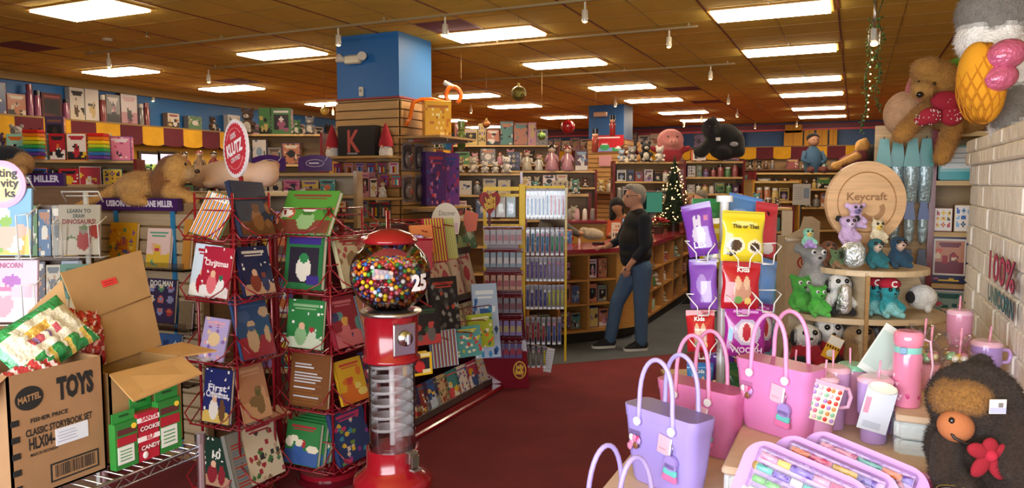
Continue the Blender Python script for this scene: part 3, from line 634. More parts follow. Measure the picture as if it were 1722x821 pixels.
for k, (s, d) in enumerate(((.80, 2.13), (.91, 2.18), (1.02, 2.22))):
    pencil_case('lilac pencil case full of pens, %s' % ('nearest the camera', 'middle one of three', 'hindmost, against the pink pouch')[k], cs(s, d, .655), R(-10), R(22))
t = thing('pink_pouch', 'open plain pink pouch lying beside the lilac pencil cases', 'pouch', cs(1.19, 2.1, .645), R(5), tilt=R(38), roll=R(16)); m = MB()
pp = [(-.17, 0), (.17, 0)] + [(.17 * math.cos(a), .1 + .13 * math.sin(a)) for a in [PI * k / 16 for k in range(17)]]
m.prism(pp, 0, .02, '#e46a98', 'rubber', '#f498bc'); m.prism([(x * .9, z * .9 + .008) for x, z in pp], -.002, .0, '#cf5584', 'rubber'); m.build('body', t)
m = MB(); m.tube([(x, .0, z) for x, z in pp[1:]], .009, '#f4a0c0', 'rubber', 8); m.build('rim', t); m = MB(); m.tube([(-.1, -.02, .19), (-.04, -.03, .1), (-.06, -.02, .02)], .009, '#f090b4', 'cloth', 8); m.build('strap', t)
t = thing('rainbow_band', 'yellow, pink and white striped bangle at the bottom right edge', 'bangle', cs(1.25, 2.03, .84), YAW)
m = MB(); m.ring([(.05, -.012), (.05, .012)], '#f0d050', 'gloss', 28, capt=False, capb=False); m.ring([(.048, -.012), (.048, -.003), (.048, .004), (.048, .012)], '', 'gloss', 28, capt=False, capb=False, cols=['#f090b0', '#f4f0e8', '#302828']); m.build('band', t)
m = MB(); m.box((0, .03, -.11), (.03, .01, .2), '#e8a0c0', 'rubber', .003); m.build('card_strip', t)

# ---- big brown plush bear
t = thing('plush_bear', 'large dark brown plush bear with a red bow, sitting by the half wall', 'plush toy', cs(1.415, 2.26, .762), YAW)
t.scale = (.97, .97, .95)
DK, MD = '#33231a', '#96672f'
blob('body', [('e', (.015, .01, 0.14), (.13, .115, .13), DK), ('e', (.02, 0, 0.300), (.14, .13, .125), DK), ('e', (.06, .02, 0.230), (.1, .1, .12), DK),
     ('e', (-.045, -.075, 0.330), (.075, .06, .055), MD), ('e', (-.085, -.04, 0.320), (.05, .06, .06), MD), ('c', (.09, -.1, 0.240), (.05, -.16, 0.150), .06, .055, DK), ('c', (-.1, -.06, 0.180), (-.13, -.1, 0.100), .045, .04, DK),
     ('c', (.08, -.08, .06), (.07, -.2, .05), .065, .055, DK), ('c', (-.08, -.08, .06), (-.12, -.18, .05), .06, .055, DK), ('e', (.075, .06, 0.410), (.04, .025, .035), DK)], .012, t, 'fur', 3, fuzz=26000, flen=.017)
m = MB(); m.ell((-.09, -.09, 0.245), (.055, .045, .05), '#b46c40', 'cloth', 18, 12, rot=(0, R(25), 0)); m.build('muzzle', t, label='orange tan bare face'); m = MB(); m.tube([(-.125, -.11, 0.245), (-.115, -.13, 0.220), (-.085, -.14, 0.205), (-.06, -.135, .205)], .005, '#1d1414', 'rubber'); m.ell((-.118, -.115, 0.270), (.01, .01, .012), '#181012', 'gloss', 10, 6); m.build('nose_and_mouth', t)
m = MB()
for a, l in ((R(15), .075), (R(160), .06), (R(235), .07), (R(300), .075), (R(90), .045)): m.ell((-.02 + .6 * l * math.cos(a), -.15, .175 + .6 * l * math.sin(a)), (l * .62, .014, .024), '#981628', 'cloth', 12, 8, rot=(0, -a, 0))
m.ell((-.02, -.155, 0.175), .02, '#b8203a', 'cloth'); m.build('bow', t, label='red cloth bow')
m = MB(); m.box((0, 0, 0), (.05, .003, .045), '#e8e4dc', 'print'); m.box((0, -.002, -.012), (.048, .001, .018), '#b8b8e0', 'print'); m.box((.008, -.0022, .005), (.014, .001, .014), '#807a78', 'print'); m.build('price_tag', t, (.0, -.145, 0.325), label='white paper price tag')

# ---- plush rabbit with pineapple on the half wall
t = thing('plush_rabbit', 'big grey and white plush rabbit holding a yellow pineapple, on top of the half wall', 'plush toy', onx(1700, 215, .78) * 1, YAW)
GR, WH = '#807a74', '#f0ece8'; q = .0029
t.location = at(1680, 225, 3.6); t.location.z = 2.01
B = localmap(t.location, 3.6)
blob('body', [('e', B(1670, 25), (.17, .15, .16), GR), ('e', B(1635, 70, -.02), (.07, .1, .09), WH), ('e', B(1695, 90, .05), (.15, .14, .22), WH), ('e', B(1710, 170, .06), (.15, .15, .17), GR), ('c', B(1690, 60, -.08), B(1660, 100, -.12), .07, .06, WH),
     ('e', B(1700, 215, -.08), (.09, .11, .095), WH), ('c', B(1712, 170, 0), B(1700, 205, -.1), .1, .085, GR), ('c', B(1690, 10), B(1720, -60, .05), .07, .05, GR), ('e', B(1715, 110, -.02), (.06, .08, .1), WH)], .022, t, 'fur', 4, fuzz=9000, flen=.018)
m = MB(); pc = B(1650, 140, -.2); m.ell(pc, (.1, .09, .185), '#e09a1c', 'cloth', 26, 18, rot=(0, R(-8), 0))
for s in (-1, 1):
    for k in range(-4, 5):
        P = []
        for i in range(15):
            zt = -.95 + i * .135; r_ = math.sqrt(max(0, 1 - zt * zt)); a = -PI / 2 + s * (zt * .9) + k * .45
            P.append((pc[0] + .101 * r_ * math.cos(a), pc[1] + .091 * r_ * math.sin(a), pc[2] + .185 * zt))
        m.tube(P, .004, '#c47c10', 'cloth', 5)
m.build('pineapple', t, label='quilted orange yellow pineapple'); m = MB()
for u, v, r_ in ((1692, 92, .085), (1681, 131, .075)):
    c = B(u, v, -.27); m.ell(c, (r_ * 1.05, r_ * .8, r_ * .8), '#d86a90', 'film', 22, 14, rot=(0, R(-20), 0))
m.build('bow', t, label='two shiny pink metallic bow lobes')

# ---- plush dog lying on the shelf unit, round plushes behind it
t = thing('plush_dog', 'golden plush dog with a red dotted scarf hanging over the shelf top', 'plush toy', at(1565, 222, 4.62), YAW)
zb = t.location.z; q = 4.62 / 1250; GD = '#b07f3c'
B = localmap(t.location, 4.62)
blob('body', [('e', B(1572, 135, -.02), (.135, .13, .125), GD), ('e', B(1551, 152, -.14), (.068, .07, .055), '#b98a48'), ('e', B(1560, 118, -.06), (.1, .09, .08), GD), ('e', B(1600, 142, .0), (.05, .05, .1), '#a87634'), ('e', B(1590, 185, .04), (.14, .14, .12), GD), ('e', B(1615, 200, .15), (.16, .18, .13), GD),
     ('c', B(1555, 185, -.03), B(1520, 222, -.12), .055, .06, '#b07c38'), ('e', B(1516, 228, -.12), (.055, .06, .05), '#b07c38'), ('c', B(1605, 205, -.05), B(1588, 255, -.14), .06, .055, '#b07c38'), ('e', B(1584, 265, -.15), (.05, .055, .05), '#b07c38')], .016, t, 'fur', 3, fuzz=16000, flen=.02)
m = MB(); m.ell(B(1547, 159, -.2), (.022, .018, .018), '#181414', 'gloss', 12, 8)
for u, v in ((1545, 139), (1571, 141)): m.ell(B(u, v, -.14), (.011, .01, .013), '#181210', 'gloss', 10, 6)
m.build('nose_and_eyes', t); m = MB(); rg = random.Random(2)
SC = [B(1590, 170, -.13), B(1565, 195, -.15), B(1600, 195, -.14), B(1550, 203, -.14), B(1612, 178, -.1)]
for c, r_ in zip(SC, ((.09, .04, .06), (.07, .035, .05), (.07, .035, .06), (.05, .03, .03), (.05, .05, .05))): m.ell(c, r_, '#a82438', 'cloth', 14, 10)
for c in SC:
    for _ in range(16): a, b_ = rg.uniform(-1, 1), rg.uniform(-1, 1); m.ell((c[0] + a * .05, c[1] - .036 * math.sqrt(max(.02, 1 - a * a * .5 - b_ * b_ * .5)), c[2] + b_ * .035), .004, '#f0dcd8', 'cloth', 6, 4)
m.build('scarf', t, label='red scarf with white dots')
p = at(1522, 192, 4.9); m = MB(); m.ell((0, 0, 0), (.13, .1, .15), '#cda07a', 'fur', 20, 14); tag(m.build('plush_cushion', None, tuple(p)), 'round tan plush cushion behind the golden plush dog', 'plush toy')
p = at(1552, 150, 4.86); m = MB(); m.ell((0, 0, 0), (.1, .08, .2), '#c87078', 'fur', 20, 14, rot=(0, R(15), 0)); m.ell((.2, 0, .16), (.06, .03, .03), '#6a9a30', 'cloth', 12, 8); tag(m.build('plush_cushion', None, tuple(p)), 'tall pink plush cushion with a green tip behind the dog head', 'plush toy')
# ================================================================== SHELF UNIT behind the half wall, hanging bags, round wooden sign stand
t = shelf_unit('maroon framed toy shelf unit standing behind the white half wall', (.79, 5.42, 0), 0, .68, .38, (.42, .75, 1.08, 1.41, 1.735, 2.04), top=2.06)
sx = .47
def placed(o, label, cat, group=None): return tag(o, label, cat, group)
rg = random.Random(31)
m = MB(); m.box((0, .1, .11), (.3, .2, .22), '#8fc8c8', 'gloss', .01); m.box((0, -.002, .14), (.26, .004, .13), '#d8dcdc', 'print'); m.box((0, -.003, .03), (.28, .004, .05), '#2f9aa0', 'print')
for k in range(3): m.box((-.02, -.006, .17 - k * .03), (.18, .001, .006), '#8a9aa0', 'print')
tag(m.build('gift_box', None, (.63, 5.46, 1.737)), 'white and teal gift box on the top shelf of the maroon unit', 'box')
for k, (x, w_, h_, c) in enumerate(((.52, .1, .15, '#a05a40'), (.63, .1, .17, '#c8a878'), (.735, .09, .19, '#d8c8b8'))):
    o = g_box(rg, w_, .12, h_, c, 'faces').build('craft_kit'); o.location = (x, 5.46, 1.412); tag(o, 'small craft kit on the second shelf of the maroon unit, %s' % ('brown, nearest the upright', 'tan, in the middle', 'pale, nearest the half wall')[k], 'craft kit', 'craft kits on the maroon unit')
def puzzle(label, loc, style, cols, w=.23, h=.3):
    t = thing('jigsaw_puzzle', label, 'jigsaw puzzle', loc, 0, 'boxed mermaid puzzles'); m = MB(); m.box((0, .02, h / 2), (w, .04, h), '#232a5c', 'print')
    rg = random.Random(len(label)); m.art(art(rg, 8, 3, '#232a5c', ['#e8c22e', '#e06090', '#4a60b0'], 'dots'), (-w / 2, -.001, 0), (w, 0, 0), (0, 0, .03)); m.build('box', t)
    a = art(rg, 16, 20, cols[0], cols[1:], style); m = MB(); m.box((0, 0, h * .55), (w * .78, .004, h * .78), '#e8e0d4', 'print'); m.art(a, (-w * .35, -.003, h * .2), (w * .7, 0, 0), (0, 0, h * .7)); m.build('picture', t); return t
puzzle('navy boxed puzzle with a red figure picture on the third shelf', (.565, 5.47, 1.082), 'scene', ['#c88a70', '#a82838', '#d8604a', '#e8d0b0', '#7a3040'])
puzzle('navy boxed puzzle showing a pink haired mermaid with a dark tail', (.57, 5.47, .752), 'scene', ['#8fb0a8', '#20605c', '#d05a78', '#e8c0a8', '#3a8080'])
puzzle('navy boxed puzzle half hidden by the half wall on the third shelf', (.84, 5.5, 1.082), 'faces', ['#a0b8a0', '#6a3050', '#d8c060', '#e8e0d0'])
puzzle('navy boxed puzzle half hidden by the half wall on the fourth shelf', (.84, 5.5, .752), 'faces', ['#b0c0c8', '#306080', '#d080a0', '#e8e0d0'])
# slatted side panel with bags on pegs
t = thing('peg_panel', 'slatted wooden panel with hanging teal and blue bags beside the maroon unit', 'display panel', (.28, 5.55, 0))
m = MB(); m.box((0, .02, 1.05), (.34, .03, 2.1), '#c09458', 'wood'); m.build('panel', t); m = MB()
for k in range(20): m.box((0, -.0, .1 + k * .1), (.34, .012, .085), '#cba468', 'wood')
m.build('slats', t)
for z in (2.0, 1.62, 1.32):
    for k in range(4): m = MB(); m.tube([(-.12 + k * .08, 0, z), (-.12 + k * .08, -.24, z + .01)], .004, '#b0b0b0', 'metal'); m.build('peg', t)
m = MB(); m.box((0, 0, .02), (.36, .1, .04), '#7d1f27'); m.build('foot', t)
k = 0
for row, (z, c1, h, w_) in enumerate(((2.0, '#0d7a70', .42, .085), (1.6, '#23408c', .26, .06), (1.3, '#27304c', .3, .06))):
    for i in range(4):
        x = .28 - .12 + i * .08; y = 5.33 + (i % 2) * .05; m = MB(); t = thing('hanging_bag', '%s bag hanging %s from the left in the %s row of pegs' % (('teal topped', 'blue topped', 'dark')[row], ORD[i], ('top', 'middle', 'bottom')[row]), 'bag', (x, y, z), 0, 'bags hanging from pegs')
        m.prism([(-w_ * .3, 0), (w_ * .3, 0), (w_ * .55, -h * .42), (-w_ * .55, -h * .42)], -.022, .022, c1, 'print'); m.build('header', t)
        m = MB(); m.ring([(w_ * .2, -h), (w_ * .42, -h * .95), (w_ * .5, -h * .6), (w_ * .5, -h * .42)], '#9fb8c0' if row < 2 else '#a8a8b0', 'film', 10, sy=.5); m.build('pouch', t)
m = MB(); m.ell((0, 0, 0), (.075, .06, .07), '#e8e4dc', 'fur', 14, 10); m.ell((-.05, -.02, -.0), (.03, .04, .035), '#2a2422', 'fur', 10, 8); m.ell((.03, -.03, -.05), (.02, .02, .03), '#e8e4dc', 'fur'); tag(m.build('plush_sheep', None, tuple(at(1550, 500, 3.98))), 'white plush sheep with a dark face hanging at the right of the stand', 'plush toy')

# ---- round sign stand with plush toys
SD, SS = 4.12, 1.95
t = thing('display_stand', 'tiered tan plush display stand under a round wooden sign', 'display stand', cs(SS, SD, 0), YAW)
TN = '#d4bc98'
def halfdisc(w_, d_, z, m, th=.03, col='#d2b68e'):
    P = [(w_ / 2 * math.cos(PI + PI * k / 16), -d_ * abs(math.sin(PI * k / 16)) ** .7) for k in range(17)]; n = len(P)
    m.add([(x, y, z - th) for x, y in P] + [(x, y, z) for x, y in P], [tuple(range(n - 1, -1, -1)), tuple(range(n, 2 * n))] + [(i, (i + 1) % n, (i + 1) % n + n, i + n) for i in range(n)], col, 'wood')
for w_, z in ((.6, 1.27), (.82, 1.02), (.92, .735), (.96, .4), (.96, .1)): m = MB(); halfdisc(w_, .36, z, m); m.build('shelf', t)
m = MB(); m.prism([(-.42, 0), (.42, 0), (.4, 1.0), (.29, 1.27), (.22, 1.36), (-.22, 1.36), (-.29, 1.27), (-.4, 1.0)], 0, .012, TN, 'wood'); m.build('back_board', t)
m = MB(); m.box((-.13, -.17, .63), (.014, .34, 1.26), TN, 'wood'); m.box((-.13, -.345, .62), (.02, .012, 1.25), '#b08858', 'wood'); m.build('divider', t)
d0 = thing('round_sign', 'round pale wooden Keycraft sign on top of the plush stand', 'sign', cs(SS, SD - .03, 1.615), YAW + R(3))
m = MB(); m.disc((0, 0), .225, 0, .03, '#dcb184', 'wood', 56); m.box((0, .03, -.22), (.12, .02, .2), '#d0a478', 'wood'); m.build('disc', d0)
m = MB(); m.tube([(.165 * math.cos(2 * PI * k / 48), -.0005, .165 * math.sin(2 * PI * k / 48)) for k in range(48)], .0035, '#a87848', 'wood', 6, True); m.build('ring_groove', d0)
m = MB(); m.text('Keycraft', .042, (0, -.0015, .012), '#9a7350', bold=.025, w=.228); P = []
m.add([(x, -.0015, z) for x, z in ((-.105, -.035), (-.065, -.026), (-.062, -.05), (-.085, -.055))], [(0, 1, 2, 3)], '#a87e58')
pa = [(.03 + .075 * math.cos(a), -.04 + .065 * math.sin(a)) for a in [R(-150 + 15 * k) for k in range(13)]]; pb = [(.03 + .045 * math.cos(a), -.04 + .035 * math.sin(a)) for a in [R(-150 + 15 * k) for k in range(13)]]
m.add([(x, -.0015, z) for x, z in pa] + [(x, -.0015, z) for x, z in pb], [(i, i + 1, i + 14, i + 13) for i in range(12)], '#a87e58'); m.build('lettering', d0)
def plush(label, p, h, body, belly=None, face=None, ears=None, extra=None, rz=YAW, seed=0, name='plush_toy', shirt=None, group='small plush toys on the tiered stand', earcol=None):
    """small sitting plush toy"""
    t = thing(name, label, 'plush toy', p, rz, group); s = h; be = belly or body; fa = face or body; ec = earcol or body
    pr = [('e', (0, 0, s * .27), (s * .25, s * .21, s * .27), shirt or body), ('e', (0, -s * .04, s * .68), (s * .24, s * .21, s * .2), body), ('e', (0, -s * .2, s * .62), (s * .12, s * .1, s * .09), fa), ('e', (0, -s * .13, s * .25), (s * .16, s * .1, s * .18), be)]
    for q in (-1, 1):
        pr += [('c', (q * s * .2, -s * .06, s * .4), (q * s * .3, -s * .2, s * .26), s * .075, s * .07, shirt or body), ('c', (q * s * .14, -s * .1, s * .1), (q * s * .2, -s * .36, s * .09), s * .09, s * .085, be)]
        if ears == 'round': pr.append(('e', (q * s * .2, 0, s * .85), (s * .09, s * .05, s * .09), ec))
        if ears == 'long': pr.append(('e', (q * s * .23, -s * .05, s * .62), (s * .07, s * .09, s * .17), ec))
        if ears == 'big': pr.append(('e', (q * s * .27, 0, s * .78), (s * .12, s * .05, s * .12), ec))
        if ears == 'up': pr.append(('e', (q * s * .15, 0, s * .9), (s * .05, s * .04, s * .12), ec))
    blob('body', pr, s * .055, t, 'fur', 2); m = MB()
    for q in (-1, 1):
        m.ell((q * s * .09, -s * .23, s * .74), s * .05, '#f0ece8' if extra == 'bigeyes' else '#101010', 'gloss', 10, 7)
        if extra == 'bigeyes': m.ell((q * s * .09, -s * .27, s * .74), s * .028, '#101010', 'gloss', 8, 6)
    m.ell((0, -s * .3, s * .64), (s * .035, s * .025, s * .025), '#181214', 'gloss', 8, 6); m.build('face', t)
    if extra == 'hat': m = MB(); m.ell((0, 0, s * .86), (s * .27, s * .24, s * .17), '#b01c30', 'cloth'); m.text('C', s * .16, (0, -s * .235, s * .8), '#f0e8e0', bold=.03); m.build('hat', t, label='red knitted hat')
    return t
def on(u, v, d): return at(u, v, d)
pl = [('mint and lilac plush bird on the top left of the stand', 1358, 418, 3.92, .11, '#8fd0b8', '#b090d0', '#e8c060', None), ('brown plush dog beside the mint bird', 1392, 432, 4.0, .14, '#6e4028', None, '#a06a48', 'long'),
      ('lower lilac plush koala with big dark ears in front of the round sign', 1424, 413, 3.98, .16, '#c8a8d0', None, '#e0c8e0', 'big'), ('upper lilac plush koala leaning on the round sign', 1437, 385, 4.03, .14, '#d0b0d8', None, '#7a6a98', 'big'),
      ('cream and yellow plush unicorn near the sign foot', 1474, 410, 4.02, .13, '#e4d4b4', None, '#e8c050', 'up'), ('olive green plush on the top shelf left', 1404, 449, 3.9, .1, '#5a7048', '#8a6848', None, 'round'),
      ('teal plush penguin, left one of two on the top shelf', 1470, 449, 3.9, .16, '#1f6068', '#2a7078', '#d8b8a0', None), ('dark blue plush penguin at the right of the top shelf', 1508, 449, 3.92, .17, '#1c3c54', '#244860', '#e0b8a0', None),
      ('bright green plush frog, left one on the second shelf', 1345, 515, 3.98, .2, '#4aa03c', '#5ab048', '#4aa03c', 'round'), ('bright green plush frog, right one on the second shelf', 1374, 520, 3.86, .16, '#4cae3e', '#60b850', None, 'round'),
      ('grey plush elephant behind the green frogs', 1366, 490, 4.05, .26, '#8a8884', '#a8a4a0', '#b0a8a4', 'big'), ('black and white plush dog on the second shelf', 1407, 521, 3.92, .22, '#e4e0dc', '#24201f', None, 'long'),
      ('tan plush puppy on the bottom shelf right of the divider', 1440, 628, 3.88, .25, '#9c7a54', '#a88660', '#d0b898', 'long'), ('dark and white plush cat on the bottom shelf', 1470, 605, 4.0, .27, '#3a2a24', '#e0dcd8', '#e0dcd8', 'up'),
      ('brown plush bear with white muzzle on the bottom shelf', 1495, 632, 3.86, .25, '#3a2418', '#4a3020', '#e0d8d0', 'round'), ('dark plush at the right end of the bottom shelf', 1530, 612, 3.95, .15, '#2a2a28', '#3a5040', None, 'round'),
      ('black and white plush dog in a red shirt on the bottom shelf', 1352, 615, 3.86, .25, '#e4e0dc', '#b02030', None, 'long'), ('white plush dog with black ears behind the red shirted dog', 1388, 618, 3.92, .27, '#e4e0dc', '#2a2624', None, 'long'),
      ('tan and black plush at the left end of the bottom shelf', 1328, 600, 4.0, .16, '#8a6a48', '#d8c8a8', None, 'round'), ('green plush behind the white dog', 1400, 560, 4.04, .12, '#3f7a44', None, None, None)]
for lab, u, v, d, h, c, be, fa, ea in pl:
    h *= 1.15; d = min(d, 4.1 - .25 * h); P_ = at(u, v, d); P_.z = min((z_ for z_ in (1.271, 1.021, .736)), key=lambda z_: abs(z_ - P_.z)) if min(abs(z_ - P_.z) for z_ in (1.271, 1.021, .736)) < .07 else P_.z
    plush(lab, P_, h, c, be, fa, ea, shirt='#a82030' if 'red shirt' in lab else None, earcol='#1c1a1a' if 'ears' in lab or 'black and white' in lab or 'red shirt' in lab else None, extra='bigeyes' if 'frog' in lab else None)
for k, (u, v) in enumerate(((1441, 514), (1466, 518), (1494, 527))): plush('teal plush monster in a red cap, %s of three on the second shelf' % ('back one', 'middle one', 'front one')[k], Vector((at(u, v, 3.98 - .07 * k).x, at(u, v, 3.98 - .07 * k).y, 1.021)), .205, '#2f98a0', '#8fd0d0', None, None, extra='hat')
m = MB(); rg = random.Random(9); m.ring([(.03, 0), (.055, .02), (.055, .1), (.03, .13)], '#dfe8e8', 'foil', 9, wob=lambda a, z: 1 + .2 * math.sin(5 * a)); tag(m.build('foil_packet', None, tuple(at(1435, 449, 3.84))), 'shiny silver packet at the front of the top shelf', 'packet')
m = MB(); m.ring([(.02, 0), (.035, .02), (.03, .13), (.015, .15)], '#e0dcd8', 'foil', 9, wob=lambda a, z: 1 + .25 * math.sin(4 * a)); tag(m.build('foil_packet', None, tuple(at(1420, 527, 3.82))), 'shiny clear packet hanging at the divider on the second shelf', 'packet')
m = MB(); m.box((0, 0, .06), (.075, .003, .12), '#e8a82c', 'print'); m.box((0, -.001, .095), (.075, .003, .045), '#ece4d4', 'print'); m.ell((0, -.003, .03), (.02, .002, .02), '#f4ecdc', 'print');
for k in range(5): m.box((-.03 + .015 * k, -.003, .062), (.007, .001, .012), '#2a2420', 'print')
tag(m.build('price_tag', None, tuple(at(1391, 603, 3.7)), (0, R(25), YAW)), 'orange and white paper tag hanging by the black and white dogs', 'tag')
m = MB(); m.ell((0, 0, .06), (.07, .06, .07), '#151418', 'fur', 14, 10); m.ell((0, -.06, .06), (.02, .004, .02), '#d0c8c8', 'print'); m.text('C', .04, (0, -.066, .045), '#e8e0e0', bold=.04); tag(m.build('plush_ball', None, tuple(at(1345, 640, 3.78))), 'black plush ball with a white letter below the bottom shelf', 'plush toy')

# ---- snack pouch spinner
SP = cs((1218 - 861) / 1250 * 3.6, 3.6, 0)
t = thing('spinner_rack', 'white wire spinner rack holding colourful snack pouches', 'spinner rack', SP, YAW)
m = MB(); m.ring([(.16, 0), (.16, .02), (.03, .04), (.022, .05), (.022, 1.63)], '#e4e2e0', 'gloss', 16); m.ring([(.04, 1.63), (.04, 1.66)], '#f0efec', 'gloss', 16); m.build('pole', t)
def pouch(label, u, v, d, w_, h_, col, rz, tilt, roll, artf=None, words=()):
    """U,V is the bottom middle of the pouch"""
    p = at(u, v, d); t = thing('snack_pouch', label, 'snack pouch', p, rz, 'snack pouches on the white spinner', tilt=tilt, roll=roll); m = MB(); nx, ny = 30, 40
    rg = random.Random(len(label) * 3 + int(u)); g = np.tile(np.array(C(col)), (ny, nx, 1))
    if artf: artf(g, nx, ny, rg)
    def Y(i, j): a = i / nx; b = j / ny; e = min(1, 4 * a * (1 - a)) ** .5; f = 0 if b > .86 else min(1, (b / .12)) ** .6 * (1 - max(0, (b - .55) / .31)) ** .5; return -.03 * e * max(f, .06)
    def W(i, j): b = j / ny; return (i / nx - .5) * w_ * (1 + .03 * math.sin(b * 9))
    P = [(W(i, j), Y(i, j), h_ * j / ny) for j in range(ny + 1) for i in range(nx + 1)]; F = []; cc = []
    for j in range(ny):
        for i in range(nx): F.append((j * (nx + 1) + i, j * (nx + 1) + i + 1, (j + 1) * (nx + 1) + i + 1, (j + 1) * (nx + 1) + i)); cc.append(tuple(g[ny - 1 - j][i]))
    m.add(P, F, cc, 'gloss', True); m.add([(x, -y + .001, z) for x, y, z in P], [f[::-1] for f in F], col, 'gloss', True)
    m.box((0, -.001, h_ * .965), (w_ * .98, .004, .006), tuple(c * .7 for c in C(col)), 'gloss')
    m.build('bag', t); m = MB()
    for s, hh, z, c in words: m.text(s, hh, (0, -.033, z * h_), c, bold=.03)
    m.cyl((0, 0, 0), .0001, .0001, '#000000') if not words else None
    if words: m.build('lettering', t)
    return t
def blobart(*els):
    def f(g, nx, ny, rg):
        Y, X = np.mgrid[0:ny, 0:nx]; X = (X + .5) / nx; Y = (Y + .5) / ny
        for cx, cy, rx, ry, c in els: g[((X - cx) / rx) ** 2 + ((Y - cy) / ry) ** 2 < 1] = C(c)
    return f
bun = blobart((.5, .6, .22, .16, '#cfc4d8'), (.42, .36, .07, .14, '#cfc4d8'), (.58, .36, .07, .14, '#cfc4d8'), (.8, .3, .08, .06, '#c070a0'))
doc = blobart((.3, .68, .2, .16, '#ece0c0'), (.3, .68, .13, .11, '#4a3424'), (.75, .7, .2, .14, '#ece0c0'), (.75, .7, .12, .09, '#4a3424'), (.5, .25, .3, .05, '#f4e88a'), (.2, .85, .1, .04, '#3a2a20'))
redp = blobart((.5, .62, .24, .2, '#c08a70'), (.38, .45, .08, .14, '#d8b090'), (.62, .45, .08, .14, '#d8b090'), (.4, .8, .1, .08, '#6a9a50'), (.65, .82, .1, .07, '#e0c070'))
mag = blobart((.52, .5, .34, .26, '#c8b8d8'), (.52, .5, .24, .2, '#f0e0e8'), (.5, .5, .1, .17, '#c03040'), (.12, .55, .05, .16, '#7ab0d8'), (.5, .1, .3, .04, '#e0a0d8'))
Z = YAW
pouch('green snack pouch at the top back of the spinner', 1190, 388, 3.72, .16, .16, '#2f8a50', Z, 0, 0, blobart((.5, .5, .2, .1, '#58a870')))
pouch('light blue snack pouch at the top back of the spinner', 1244, 385, 3.74, .17, .17, '#5c8fd0', Z, R(5), R(12), blobart((.4, .55, .3, .12, '#84a8e0')))
pouch('red snack pouch at the top right of the spinner', 1284, 432, 3.66, .14, .27, '#d03a48', Z + R(25), R(5), R(8), blobart((.5, .85, .25, .1, '#e8e0e0'), (.5, .2, .08, .04, '#401820')))
pouch('yellow snack pouch half hidden behind the front yellow one', 1204, 453, 3.62, .15, .25, '#dcb81c', Z - R(15), R(4), R(-3), doc)
pouch('yellow snack pouch lettered This or That at the top front of the spinner', 1247, 440, 3.45, .2, .235, '#e6cf2e', Z + R(5), R(4), R(3), doc, (('This or That', .018, .66, '#3a3020'),))
pouch('purple snack pouch with a grey rabbit at the top left of the spinner', 1184, 430, 3.5, .14, .25, '#7a3fa8', Z - R(30), R(3), R(-12), bun, (('LES', .03, .16, '#e8e4f0'),))
pouch('purple snack pouch at the left of the second row', 1184, 520, 3.52, .13, .24, '#8450b0', Z - R(30), R(3), R(-4), blobart((.5, .5, .2, .2, '#a888cc')))
pouch('light blue snack pouch at the right of the second row', 1284, 510, 3.64, .13, .22, '#6a98d8', Z + R(35), R(3), R(14))
pouch('red snack pouch lettered Kids in the middle of the second row', 1244, 520, 3.44, .175, .225, '#b81f2c', Z, R(4), R(2), redp, (('Kids', .024, .78, '#f0e8e0'),))
pouch('red snack pouch lettered Kids at the left of the third row', 1180, 592, 3.5, .13, .2, '#c0222c', Z - R(20), R(4), R(-4), redp, (('Kids', .02, .76, '#f0e8e0'),))
pouch('magenta snack pouch behind the large magenta one', 1278, 592, 3.62, .14, .24, '#9c2a90', Z + R(30), R(4), R(8), mag)
pouch('large magenta snack pouch with a round window in the third row', 1250, 600, 3.43, .19, .235, '#a82a98', Z, R(4), R(3), mag, (('WOOAH', .026, .1, '#f0d8f0'),))
pouch('blue snack pouch lettered Kids at the left of the fourth row', 1178, 680, 3.5, .12, .2, '#3a7ab8', Z - R(15), R(4), R(-2), redp, (('Kids', .018, .78, '#e0e8f0'),))
pouch('dark green snack pouch at the bottom of the spinner', 1250, 712, 3.46, .16, .29, '#1f5a38', Z, R(4), 0, blobart((.4, .5, .3, .2, '#2f7448')))
pouch('purple snack pouch at the left of the bottom row', 1210, 640, 3.66, .14, .22, '#6a3494', Z - R(20), R(4), 0)
for k, (u, v) in enumerate(((1178, 432), (1248, 442), (1180, 522), (1246, 522), (1182, 594), (1250, 600), (1182, 682), (1250, 700), (1288, 436), (1288, 516))):
    d = 3.4 if u > 1230 else 3.46; p = at(u, v, d) - SP; m = MB(); a = YAW; c_ = Matrix.Rotation(-YAW, 4, 'Z') @ p; x, y, z = c_; w_ = .062; d2 = -.01
    m.tube([(x - w_, y + .05, z + .07), (x - w_, y - .02, z + .06), (x - w_ * .45, y - .03, z + .02), (x - w_ * .4, y - .03, z - .02)], .003, '#ecebea', 'gloss'); m.tube([(x + w_, y + .05, z + .07), (x + w_, y - .02, z + .06), (x + w_ * .45, y - .03, z + .02), (x + w_ * .4, y - .03, z - .02)], .003, '#ecebea', 'gloss')
    m.tube([(x - w_ * .4, y - .03, z - .02), (x + w_ * .4, y - .03, z - .02)], .003, '#ecebea', 'gloss'); m.tube([(x - w_, y + .05, z + .07), (0, 0, z + .05), (x + w_, y + .05, z + .07)], .003, '#ecebea', 'gloss'); m.tube([(0, 0, z - .02), (x, y - .0, z - .02), (x, y - .03, z - .02)], .003, '#ecebea', 'gloss'); m.build('wire_pocket', t)
